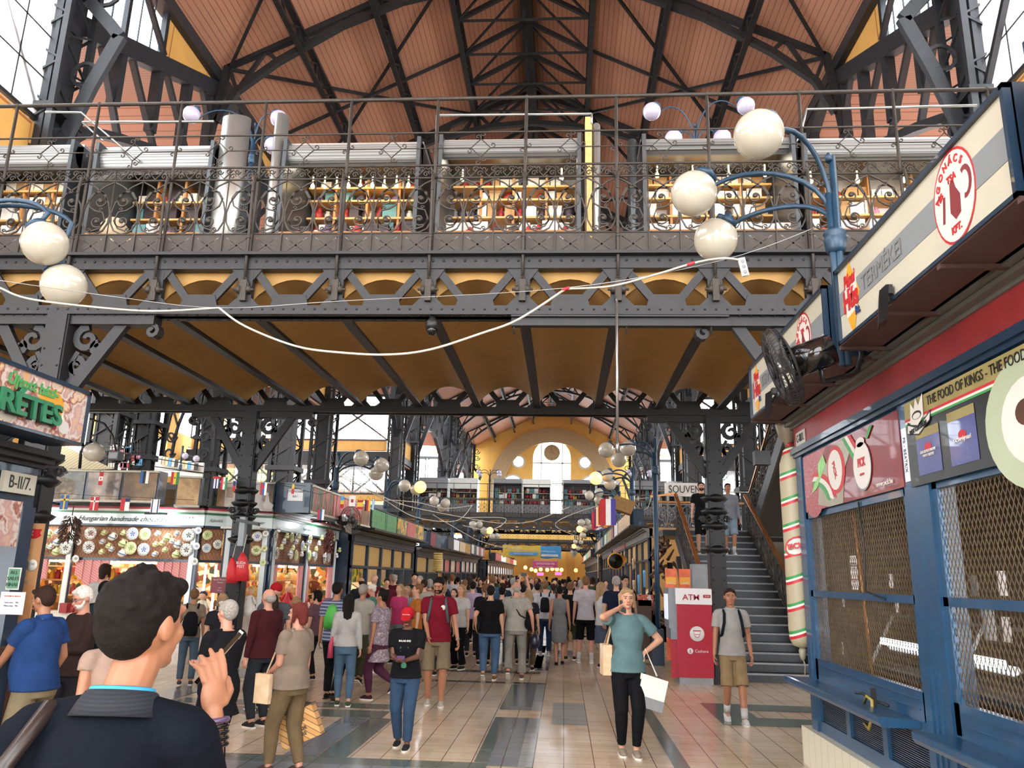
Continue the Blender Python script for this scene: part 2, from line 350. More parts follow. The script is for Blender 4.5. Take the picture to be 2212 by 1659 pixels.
for (y0, y1) in GAB:
    ym = (y0 + y1) / 2
    for s in (-1, 1):
        xa = XC + s * HW; xb = XC + s * (26 if y0 < 50 else HW + 2.6)
        for ya in (y0, y1):
            p = [V((xa, ya, ZV)), V((xa, ym, ZK)), V((xb, ym, ZK)), V((xb, ya, ZV))]; mb.add(p + [q + V((0, 0, .2)) for q in p], [(0, 1, 2, 3), (7, 6, 5, 4), (0, 3, 7, 4)])
for (y0, y1) in FLAT:
    for s in (-1, 1): xa = XC + s * HW; xb = XC + s * 26; mb.box(min(xa, xb), max(xa, xb), y0, y1, 9.6, 9.8)
struct('ceiling', mb, 'boards_cross')
# side galleries' decks (level of the crossing gallery)
mb = MB()
for s in (-1, 1):
    xa = XC + s * (HW + .5); xb = XC + s * 24; mb.box(min(xa, xb), max(xa, xb), 38, YG, 5.6, 5.95)
struct('trim_4', mb, 'iron_dark')
# ---- end gable with arch, arched windows, oculi
def holed_wall(name, m, outline, holes, o, u, v, d):
    bm = bmesh.new()
    def loop(pts): 
        vs = [bm.verts.new(V(o) + V(u) * x + V(v) * y) for x, y in pts]; return [bm.edges.new((vs[i], vs[(i + 1) % len(vs)])) for i in range(len(vs))]
    es = loop(outline)
    for h in holes: es += loop(h)
    r = bmesh.ops.triangle_fill(bm, edges=es, use_beauty=True, use_dissolve=False); fs = [g for g in r['geom'] if isinstance(g, bmesh.types.BMFace)]
    e = bmesh.ops.extrude_face_region(bm, geom=fs); bmesh.ops.translate(bm, vec=V(d), verts=[g for g in e['geom'] if isinstance(g, bmesh.types.BMVert)])
    bmesh.ops.recalc_face_normals(bm, faces=bm.faces[:]); me = bpy.data.meshes.new(name); bm.to_mesh(me); bm.free(); return struct(name, me, m)
def g(px, py): p = AY(px, py, YG); return (p.x, p.z)
gx = XC
def gz(py, px=1192): return AY(px, py, YG).z
zb = 8.5
wa = gz(949); hw = abs(g(1151, 1030)[0] - g(1233, 1030)[0]) / 2
main = [(gx - hw, zb), (gx + hw, zb)] + arc(gx, wa - hw, hw, 0, 180, 18)
occ = []
for px in (1120, 1264): c = g(px, 997 if px < 1200 else 999); occ.append(arc(c[0], c[1], abs(g(1133, 997)[0] - g(1107, 997)[0]) / 2, 0, 342, 19))
sw = []
for px in (1107, 1277): c = g(px, 1050); hh = abs(g(1131, 1050)[0] - g(1084, 1050)[0]) / 2; t = gz(1026); sw.append([(c[0] - hh, zb), (c[0] + hh, zb)] + arc(c[0], t - hh * 1.05, hh, 0, 180, 14))
holed_wall('wall_end', 'ochre_wall', [(XL - .5, 0), (XR + .5, 0), (XR + .5, ZE), (XC, ZR), (XL - .5, ZE)], [main] + occ + sw, (0, YG, 0), UX, UZ, (0, .8, 0))
ar = abs(g(1055, 1045)[0] - g(1328, 1045)[0]) / 2; ari = ar - 1.9; acz = gz(925) - ar
mb = MB(); mb.strip(arc(gx, acz, (ar + ari) / 2, -8, 188, 40), ar - ari, (0, YG - .35, 0), UX, UZ, UY, .35); struct('trim_5', mb, 'stone')
stripes('board_glow', ['#ffffff'], 'Z', 1)
mb = MB()
for x in (-hw * .56, hw * .56): mb.box(gx + x - .07, gx + x + .07, YG + .1, YG + .3, zb, wa)
mb.box(gx - hw, gx + hw, YG + .1, YG + .3, gz(1000) - .08, gz(1000) + .08); mb.box(gx - hw, gx + hw, YG + .1, YG + .3, gz(1044) - .08, gz(1044) + .08)
f = struct('window_1', mb, 'cream'); p = MB(); p.prism(main, (0, YG + .25, 0), UX, UZ, (0, .02, 0)); q = ob('window_pane', p, 'pane', f)
for i, h in enumerate(occ + sw):
    b = MB(); b.strip(h + [h[0]], .25, (0, YG - .05, 0), UX, UZ, UY, .12); f = struct('window_%d' % (i + 2), b, 'cream'); p = MB(); p.prism(h, (0, YG + .25, 0), UX, UZ, (0, .02, 0)); ob('window_pane', p, 'pane', f)
cl = thing('wall_clock', 'round cream wall clock high in the arched end window', 'clock', (gx, YG - .1, gz(978)))
b = MB(); b.lathe([(1.0, -.1), (1.05, 0), (1.05, .12), (.98, .16)], (gx, YG, gz(978)), (0, -1, 0), 28); ob('clock_case', b, 'stone', cl)
b = MB()
for k in range(12): a = k * PI / 6; b.bar((gx + .75 * math.sin(a), YG - .18, gz(978) + .75 * math.cos(a)), (gx + .9 * math.sin(a), YG - .18, gz(978) + .9 * math.cos(a)), .07, .02)
ob('hour_mark', b, 'black', cl)
for a, L in ((-.1, .75), (2.0, .5)): b = MB(); b.bar((gx, YG - .2, gz(978)), (gx + L * math.sin(a), YG - .2, gz(978) + L * math.cos(a)), .09, .02); ob('clock_hand', b, 'black', cl)
mb = MB()
for x in (-7.5, -2.5, 2.5, 7.5):
    mb.box(gx + x - .5, gx + x + .5, YG - .12, YG, 0, 5.2)
mb.box(XL, XR, YG - .25, YG, 5.2, 5.6); struct('trim_6', mb, 'ochre_panel')
# entrance gable behind the camera
rw = [(gx - 4, 6), (gx + 4, 6)] + arc(gx, 13, 4, 0, 180, 16)
rs = [[(gx + d - 2, 6), (gx + d + 2, 6)] + arc(gx + d, 10.5, 2, 0, 180, 12) for d in (-7.5, 7.5)]
holed_wall('wall_front', 'ochre_wall', [(XL - .5, 0), (gx - 2.5, 0), (gx - 2.5, 4.2), (gx + 2.5, 4.2), (gx + 2.5, 0), (XR + .5, 0), (XR + .5, ZE), (XC, ZR), (XL - .5, ZE)], [rw] + rs, (0, -12.4, 0), UX, UZ, (0, -.5, 0))
# ---- clerestory and spandrels
def win_panel(n, o, u, W, H, nx, ny, diag=False, t=.05, fm='iron', pane='pane'):
    """glazed field W x H at o along u: frame mesh + pane"""
    o = V(o); u = V(u); b = MB(); nrm = u.cross(UZ)
    for i in range(nx + 1): x = W * i / nx; tt = t * (1.8 if i in (0, nx) else .6); b.bar(o + u * x, o + u * x + UZ * H, tt, tt, nrm)
    for j in range(ny + 1): z = H * j / ny; tt = t * (1.8 if j in (0, ny) else .6); b.bar(o + UZ * z, o + UZ * z + u * W, tt, tt)
    if diag:
        k = max(1, round(W / H))
        for i in range(k):
            a = o + u * (W * i / k); c = o + u * (W * (i + 1) / k)
            b.bar(a - nrm * .1, c + UZ * H - nrm * .1, .12, .12); b.bar(a + UZ * H - nrm * .1, c - nrm * .1, .12, .12); b.bar(c - nrm * .1, c + UZ * H - nrm * .1, .12, .12, nrm)
    f = struct('window_%d' % n, b, fm); p = MB(); p.quad(o, o + u * W, o + u * W + UZ * H, o + UZ * H); ob('window_pane', p, pane, f); return f
WN = 10
def ypanel(b, bl, o, u, n, pts, ins=.28):
    b.prism(pts, o, u, UZ, V(n) * -.1)
    cx = sum(p[0] for p in pts) / len(pts); cz = sum(p[1] for p in pts) / len(pts); R = max(math.hypot(p[0] - cx, p[1] - cz) for p in pts)
    q = [(cx + (p[0] - cx) * (1 - ins / max(.6, math.hypot(p[0] - cx, p[1] - cz))), cz + (p[1] - cz) * (1 - ins / max(.6, math.hypot(p[0] - cx, p[1] - cz)))) for p in pts]
    bl.strip(q + [q[0]], .06, V(o) + V(n) * .004, u, UZ, V(n), .004)
for s, side in ((-1, 'left'), (1, 'right')):
    x = XC + s * HW; nrm = V((-s, 0, 0)); yp = MB(); yl = MB(); ir = MB()
    for (y0, y1) in FLAT:
        L = y1 - y0
        if L < 4: continue
        k = max(1, round(L / 5.5))
        for i in range(k):
            a = y0 + L * i / k + .25; w_ = L / k - .5
            win_panel(WN, (x, a, 11.5), UY, w_, 6.3, 5, 6, True, pane='pane_frost' if y1 < 16 else 'pane'); WN += 1
            ypanel(yp, yl, (x, 0, 0), UY, nrm, [(a, 10.2), (a + w_, 10.2), (a + w_, 11.4), (a, 11.4)])
        ir.box(x - .15, x + .15, y0, y1, 9.7, 10.15)
    for (y0, y1) in GAB:
        ym = (y0 + y1) / 2; sl = (ZK - ZV) / (ym - y0); f1 = .46; f2 = .83
        for d in (1, -1):
            ye = y0 if d == 1 else y1; W = ym - y0
            P = lambda t, up=0: (ye + d * W * t, ZV + (ZK - ZV) * t + up)
            T = lambda t: (ye + d * W * t, ZE - .25)
            # window quad
            fr = MB(); pts = [P(.04, .35), P(f1, .35), T(f1), T(.04)]
            for i in range(4): a, c = pts[i], pts[(i + 1) % 4]; fr.bar((x, a[0], a[1]), (x, c[0], c[1]), .16, .16)
            for t in (.25,): a, c = P(t, .35), T(t); fr.bar((x, a[0], a[1]), (x, c[0], c[1]), .14, .14)
            a, c = P(f1, .4), T(.25); fr.bar((x - s * .1, a[0], a[1]), (x - s * .1, c[0], c[1]), .14, .14)
            for h in (1.0, 2.0, 3.0):
                t0 = .04; t1 = min(f1, 1 - h / 3.9)
                if t1 > t0: a, c = (P(t0)[0], ZE - .25 - 3.3 + h), (P(t1)[0], ZE - .25 - 3.3 + h)
            for t in (.12, .18, .32, .39): a, c = P(t, .35), T(t); fr.bar((x, a[0], a[1]), (x, c[0], c[1]), .035, .035)
            w_ = struct('window_%d' % WN, fr, 'iron'); WN += 1; pn = MB(); pn.prism(pts, (x, 0, 0), UY, UZ, (.01, 0, 0)); ob('window_pane', pn, 'pane', w_)
            ypanel(yp, yl, (x, 0, 0), UY, nrm, [P(f1 + .02, .35), P(f2 - .02, .35), T(f2 - .02), T(f1 + .02)], .3)
            ypanel(yp, yl, (x, 0, 0), UY, nrm, [P(f2 + .01, .35), P(.985, .35), T(.985), T(f2 + .01)], .2)
            a, c = P(0, .1), P(1, .1); ir.bar((x, a[0], a[1]), (x, c[0], c[1]), .35, .5)
            # vertical hangers and web of the gable truss
            for t in (.25, f1, .65, f2):
                a = P(t); ir.bar((x, a[0], a[1]), (x, a[0], a[1] - 1.1 - 2.2 * t), .28, .22, (0, 1, 0))
            bot = [P(0, -3.4)] + [(ye + d * W * t, ZV - 2.6 + 2.6 * math.sin(t * PI / 2)) for t in (.15, .3, .5, .75, 1)]
            for i in range(5): ir.bar((x, bot[i][0], bot[i][1]), (x, bot[i + 1][0], bot[i + 1][1]), .3, .22)
            for t0, t1 in ((.15, .3), (.3, .5), (.5, .75), (.75, 1)):
                a = P(t0); c = (ye + d * W * t1, ZV - 2.6 + 2.6 * math.sin(t1 * PI / 2)); ir.bar((x, a[0], a[1]), (x, c[0], c[1]), .16, .14)
    ir.box(x - .22, x + .22, -12, YG, ZE - .35, ZE + .1)
    for y in COLS: ir.box(x - .2, x + .2, y - .25, y + .25, ZV - .2, ZE)
    struct('wall_' + side, yp, 'ochre_panel'); struct('trim_%d' % (7 + (s > 0)), yl, 'ochre_line'); struct('trim_%d' % (9 + (s > 0)), ir, 'iron_blue')
# transept side walls facing the camera, outer walls
for s in (-1, 1):
    for yw, zs in ((54.6, (11.0, 14.2)), (98.0, (11.5, 16.0))):
        xa = XC + s * (HW + .5); xb = XC + s * 25.5; x0, x1 = min(xa, xb), max(xa, xb); k = 3
        for i in range(k):
            w_ = (x1 - x0) / k; win_panel(WN, (x0 + w_ * i + .15, yw, zs[0]), UX, w_ - .3, zs[1] - zs[0], 8, 4, True, fm='iron'); WN += 1
            win_panel(WN, (x0 + w_ * i + .15, yw, 7.2), UX, w_ - .3, 2.0, 8, 3, True, fm='iron'); WN += 1
        b = MB(); bl = MB()
        for i in range(k): w_ = (x1 - x0) / k; ypanel(b, bl, (x0, yw, 0), UX, (0, -1, 0), [(w_ * i + .2, 10.2), (w_ * (i + 1) - .2, 10.2), (w_ * (i + 1) - .2, 10.95), (w_ * i + .2, 10.95)], .14)
        for i in range(k): w_ = (x1 - x0) / k; ypanel(b, bl, (x0, yw, 0), UX, (0, -1, 0), [(w_ * i + .2, 6.7), (w_ * (i + 1) - .2, 6.7), (w_ * (i + 1) - .2, 7.15), (w_ * i + .2, 7.15)], .1)
        struct('wall_cross', b, 'ochre_panel'); struct('trim_%d' % WN, bl, 'ochre_line'); WN += 1
        b = MB(); b.box(x0, x1, yw - .2, yw + .2, 9.3, 10.15); b.box(x0, x1, yw - .15, yw + .15, zs[1], zs[1] + .3); struct('trim_%d' % WN, b, 'iron_dark'); WN += 1
    x = XC + s * 26; b = MB(); b.box(x - .2, x + .2, -12, YG, 0, 6.5); b.box(x - .2, x + .2, -12, YG, 10.5, 11.2)
    for i in range(13): y = -8 + i * 8.6; b.box(x - .2, x + .2, y, y + 3.0, 6.5, 10.5); b.box(x - .2, x + .2, y, y + 1.2, 11.2, 14.3)
    struct('wall_outer_' + ('left' if s < 0 else 'right'), b, 'ochre_wall')
    for i in range(12): y = -8 + i * 8.6 + 3.0; win_panel(WN, (x, y, 6.5), UY, 5.6, 4.0, 6, 4); WN += 1
# ================================================================== ROOF TIMBERS (IRON)
def roofz(x): return ZR - (ZR - ZE) / HW * abs(x - XC)
for dx in (0, -2.45, 2.45, -4.85, 4.85, -7.35, 7.35):
    b = MB(); x = XC + dx; z = roofz(x) - .12
    if dx == 0: b.box(x - .22, x + .22, 5, YG, z - .55, z)
    else:
        b.box(x - .11, x + .11, 5, YG, z - .1, z); b.box(x - .09, x + .09, 5, YG, z - .75, z - .65)
        y = 5
        while y < YG - 2: b.bar((x, y, z - .1), (x, y + .95, z - .7), .07, .07); b.bar((x, y + .95, z - .7), (x, y + 1.9, z - .1), .07, .07); b.box(x - .05, x + .05, y - .04, y + .04, z - .7, z - .1); y += 1.9
    o = ob('purlin', b, 'iron'); side = 'on the ridge' if dx == 0 else '%s of the ridge, %s' % ('left' if dx < 0 else 'right', {2.45: 'nearest the ridge', 4.85: 'midway down the slope', 7.35: 'nearest the eave'}[abs(dx)])
    tag(o, ('solid' if dx == 0 else 'lattice') + ' iron beam along the red roof ' + side, 'roof beam', 'lengthwise roof beams')
def truss(y):
    t = thing('roof_truss', None, 'roof truss', (XC, y, ZE))
    b = MB()
    for s in (-1, 1):
        X = lambda d: XC + s * d
        lo = [(10.0, 16.2), (9.45, 17.35), (8.15, 18.45), (6.05, 19.8), (4.05, 20.7), (1.8, 21.25), (0, 21.4)]; hi = [(9.85, 18.35), (7.35, 19.5), (4.85, 20.75), (2.45, 21.95), (0, 22.9)]
        for i in range(6): b.bar((X(lo[i][0]), y, lo[i][1]), (X(lo[i + 1][0]), y, lo[i + 1][1]), .2, .22)
        for i in range(4): b.bar((X(hi[i][0]), y, hi[i][1]), (X(hi[i + 1][0]), y, hi[i + 1][1]), .2, .26)
        for p, q in ((hi[0], lo[1]), ((8.6, 18.9), lo[2]), ((8.6, 18.9), lo[1]), (hi[1], (7.1, 19.15)), ((6.1, 20.1), lo[3]), (hi[2], lo[4]), ((6.1, 20.1), (5, 20.3)), ((3.6, 21.3), lo[4]), (hi[3], lo[5]), (hi[3], (3, 21)), (hi[4], lo[5])):
            b.bar((X(p[0]), y, p[1]), (X(q[0]), y, q[1]), .12, .12)
        b.bar((X(9.85), y, 18.35), (X(10.2), y, 15.5), .2, .2)
    ob('truss_frame', b, 'iron', t); return t
TR = [5.4, 14.0, 22.6, 31.2, 39.8, 48.4, 57.0, 65.6, 74.2, 82.8, 91.4]
nm = ['nearest the camera, ahead of the gallery', 'above the near gallery', 'arched, spanning the near crossing', 'second beyond the near gallery', 'third beyond the near gallery', 'short of the second gallery', 'above the second gallery', 'just past the second gallery', 'between the far galleries', 'second from the end wall', 'nearest the end wall']
for y, n_ in zip(TR, nm): t = truss(y); t['label'] = 'dark iron truss under the red roof, ' + n_; t['group'] = 'roof trusses'
for i, y in enumerate([5.4 + 1.9 * k for k in range(14)] + [33.5 + 5 * k for k in range(12)]):
    b = MB()
    for s in (-1, 1):
        zc = roofz(XC + 2.45) - .75
        b.bar((XC, y, ZR - .55), (XC + s * 2.45, y, zc), .13, .16); b.bar((XC, y, zc), (XC + s * 2.45, y, zc), .07, .07); b.bar((XC, y, ZR - .6), (XC + s * 2.4, y + 1.9, zc), .07, .07)
    b.bar((XC, y, zc), (XC, y, ZR - .4), .1, .1)
    tag(ob('ridge_brace', b, 'iron'), 'dark iron brace between the ridge beam and its two lattice beams', 'roof brace', 'braces along the ridge')
for k in range(5):
    y = 14 + 8.6 * k
    for s in (-1, 1):
        for i, (a, c) in enumerate((((9.8, y, ZE + .1), (2.5, y + 8.6, roofz(XC + 2.5) - .2)), ((2.5, y, roofz(XC + 2.5) - .2), (9.8, y + 8.6, ZE + .1)), ((9.9, y + 4.3, ZE), (2.5, y + 4.3, roofz(XC + 2.5) - .2)))):
            b = MB(); b.bar((XC + s * a[0], a[1], a[2]), (XC + s * c[0], c[1], c[2]), .09, .11); tag(ob('roof_tie', b, 'iron'), 'slanting iron bar under the sloping red roof', 'roof bracing', 'slanting bars under the red roof')
# ================================================================== NAVE COLUMNS
def lattice_column(x, y, h, w_, label, s, group='tall lattice columns of the nave'):
    t = thing('lattice_column', label, 'iron column', (x, y, 0), 0, group)
    b = MB(); r = w_ / 2
    for i in (-1, 1):
        for j in (-1, 1): b.box(x + i * r - .07, x + i * r + .07, y + j * r - .07, y + j * r + .07, 0, h)
    for i in (-1, 1): b.box(x + i * r * .55 - .05, x + i * r * .55 + .05, y - r, y - r + .03, 0, h)
    b.box(x - r * .55, x + r * .55, y - r * .9, y + r * .9, 0, h)
    z = .4
    while z < h - .5:
        for j in (-1, 1):
            b.bar((x - r, y + j * r, z), (x + r, y + j * r, z + .6), .05, .05); b.bar((x + r, y + j * r, z + .6), (x - r, y + j * r, z + 1.2), .05, .05)
            b.bar((x + j * r, y - r, z), (x + j * r, y + r, z + .6), .05, .05); b.bar((x + j * r, y + r, z + .6), (x + j * r, y - r, z + 1.2), .05, .05)
        z += 1.2
    ob('column_shaft', b, 'iron_blue' if y < 20 else 'iron_dark', t)
    b = MB(); b.box(x - r - .12, x + r + .12, y - r - .12, y + r + .12, h - 6.2, h - 6.05); b.box(x - r - .15, x + r + .15, y - r - .15, y + r + .15, 5.9, 6.1); b.box(x - r - .2, x + r + .2, y - r - .2, y + r + .2, 0, .9)
    ob('column_collar', b, 'iron', t)
    if s:
        b = MB(); pts = [(x - s * r, 11.0), (x - s * (r + .5), 12.6), (x - s * (r + 1.0), 13.9), (x - s * (r + .75), 14.2), (x - s * (r + .1), 14.9), (x - s * (r + .1), h)]
        for i in range(5): b.bar((pts[i][0], y, pts[i][1]), (pts[i + 1][0], y, pts[i + 1][1]), .3, .14, (0, 1, 0))
        ob('column_bracket', b, 'iron_blue', t)
        b = MB()
        for zz in (15.1, 16.2, 17.0): b.strip(spiral(x - s * (r + .45), zz, .38, .1, 0, 1.3 * s), .09, (0, y - .03, 0), UX, UZ, UY, .06)
        b.strip(arc(x - s * (r + .3), 12.9, .3, 0, 360, 14), .08, (0, y - .03, 0), UX, UZ, UY, .06)
        ob('scroll_ornament', b, 'iron', t)
    return t
ords = {9.2: 'beside the near gallery front', 15.4: 'first beyond the near gallery', 32.7: 'second beyond the near gallery', 37.8: 'third beyond the near gallery', 54.6: 'at the front of the second gallery', 60.4: 'behind the second gallery', 77.0: 'seventh along the hall', 82.0: 'eighth along the hall', 98.0: 'against the end wall'}
for s in (-1, 1):
    for y in COLS[4:]: lattice_column(XC + s * (HW + (.1 if y < 20 else 0)), y, ZE - .2, .95, 'tall dark lattice column on the %s side of the nave, %s' % ('left' if s < 0 else 'right', ords[y]), s)
for i, (px, Y) in enumerate(((235, 28), (315, 30), (458, 33.5), (1700, 29), (1762, 33))):
    p = AY(px, 950, Y); lattice_column(p.x, Y, 13.5, .95, 'dark lattice column in the side aisle, ' + ['far left behind the pastry stall sign', 'left of the bright arched opening', 'right of the bright arched opening', 'right aisle behind the stairs', 'right aisle behind the hanging sausage'][i], 0, 'aisle columns')
def spoke_arch(x0, x1, Y, zs, zt, label):
    c = (x0 + x1) / 2; r = (x1 - x0) / 2; b = MB(); A = arc(c, zs, r, 0, 180, 20, zt - zs); B = arc(c, zs, r * .6, 0, 180, 14, (zt - zs) * .62)
    b.strip(A, .16, (0, Y, 0), UX, UZ, UY, .12); b.strip(B, .1, (0, Y, 0), UX, UZ, UY, .1)
    for k in range(1, 10, 1):
        a = math.radians(18 * k); b.bar((c + r * .6 * math.cos(a), Y, zs + (zt - zs) * .62 * math.sin(a)), (c + r * math.cos(a), Y, zs + (zt - zs) * math.sin(a)), .07, .07)
    for sx in (-1, 1):
        b.bar((c, Y, zs + (zt - zs) * .62), (c + sx * r, Y, zt), .08, .08)
        for q in range(2): b.strip(spiral(c + sx * (r - .35), zs + .3 + q * .7, .26, .08, 0, 1.2 * sx), .07, (0, Y - .03, 0), UX, UZ, UY, .06)
    b.box(x0, x1, Y - .08, Y + .08, zt, zt + .2); tag(ob('spoked_arch', b, 'iron_dark'), label, 'iron arch', 'spoked iron arches of the aisle')
xs = [AY(px, 950, 31).x for px in (235, 315, 458, 600)]
for i in range(3): spoke_arch(xs[i] + .3, xs[i + 1] - .3, 31 + i * .8, 6.2, 10.2, 'dark arch with radiating struts, ' + ['far left by the pastry stall sign', 'around the bright opening at the left', 'just left of the tall bracketed pillar'][i])
xs = [AY(px, 950, 31).x for px in (1640, 1762)]
spoke_arch(XR + .5, AY(1700, 950, 31).x, 31, 6.0, 10.0, 'dark arch with radiating struts in the right aisle')
# ================================================================== CROSSING GALLERIES
PW = 1.185; PX0 = -0.53
def cell(b, x0, wc, z0, z1, flip, th=.016):
    H = z1 - z0; h = wc / 2; cx = x0 + h; s = -1 if flip else 1; w_ = .017
    def S(pts, ww=w_, y=0): b.strip([(cx + s * x, z0 + z) for x, z in pts], ww, (0, y, 0), UX, UZ, UY, th)
    for m in (-1, 1):
        S([(-m * h, H * .985), (-m * h * .35, H * .9), (m * h * .35, H * .76), (m * h * .78, H * .58), (m * h * .95, H * .4), (m * h * .9, H * .22), (m * h * .62, H * .08), (m * h * .2, .02), (0, .012)])
    S([(-h * .2, H * .07), (h * .35, H * .12), (h * .68, H * .26), (h * .45, H * .42), (-h * .1, H * .45), (-h * .5, H * .52), (-h * .68, H * .66), (-h * .4, H * .78), (h * .1, H * .8), (h * .5, H * .74), (h * .62, H * .62)], w_)
    S(spiral(h * .18, H * .62, h * .42, .012, 0, -1.2, 14), w_ * .9); S(spiral(h * .12, H * .25, h * .52, .014, 0.2, -1.3, 14), w_ * .9)
    S(spiral(h * .28, H * .47, .028, .008, 0, 1.1, 7), .01); S(spiral(-h * .35, H * .09, .03, .008, 0, 1.1, 7), .01)
    for c in ((h * .18, H * .63), (h * .12, H * .25)): b.lathe([(.03, -.012), (.034, 0), (.02, .012)], (cx + s * c[0], -.004, z0 + c[1]), (0, -1, 0), 8)
def frieze(b, x0, W, z0, z1, k):
    H = z1 - z0
    for i in range(k):
        x = x0 + W * i / k; w_ = W / k
        b.strip([(x, z0 + .01), (x + w_ * .5, z1 - .02), (x + w_, z0 + .01)], .012, (0, 0, 0), UX, UZ, UY, .014)
        for (cx, cz, sg) in ((x + w_ * .25, z1 - H * .3, 1), (x + w_ * .75, z1 - H * .3, -1), (x + w_ * .5, z0 + H * .3, 1)):
            b.strip(spiral(cx, cz, H * .27, .008, 0, 1.2 * sg, 10), .012, (0, 0, 0), UX, UZ, UY, .014)
def kick_plate():
    W, H = PW / 3, .3; bm = bmesh.new()
    def loop(pts): vs = [bm.verts.new((x, 0, z)) for x, z in pts]; return [bm.edges.new((vs[i], vs[(i + 1) % len(vs)])) for i in range(len(vs))]
    es = loop([(0, 0), (W, 0), (W, H), (0, H)]); cx, cz = W / 2, H / 2
    es += loop([(cx + .016 * math.cos(a * PI / 4), cz + .016 * math.sin(a * PI / 4)) for a in range(8)])
    for sx in (-1, 1):
        for sz in (-1, 1):
            dx, dz = sx * W * .5, sz * H * .5; L = math.hypot(dx, dz); ux, uz = dx / L, dz / L; nx, nz = -uz, ux
            q = [(cx + ux * a + nx * c, cz + uz * a + nz * c) for a, c in ((.035, .003), (.15, .003), (.15, .011), (.19, 0), (.15, -.011), (.15, -.003), (.035, -.003))]; es += loop(q)
        es += loop([(cx + sx * .07 + .006 * math.cos(a * PI / 2), cz + .006 * math.sin(a * PI / 2)) for a in range(4)])
    r = bmesh.ops.triangle_fill(bm, edges=es, use_beauty=True, use_dissolve=False); fs = [g for g in r['geom'] if isinstance(g, bmesh.types.BMFace)]
    vs = [v.co.copy() for v in bm.verts]; bm.verts.index_update(); F = [[v.index for v in f.verts] for f in fs]; bm.free()
    b = MB()
    for i in range(3): b.add([v + V((i * W, 0, 5.76)) for v in vs], F, False)
    for i in range(3): b.box(i * W - .008, i * W + .008, -.02, .0, 5.76, 6.06)
    return b
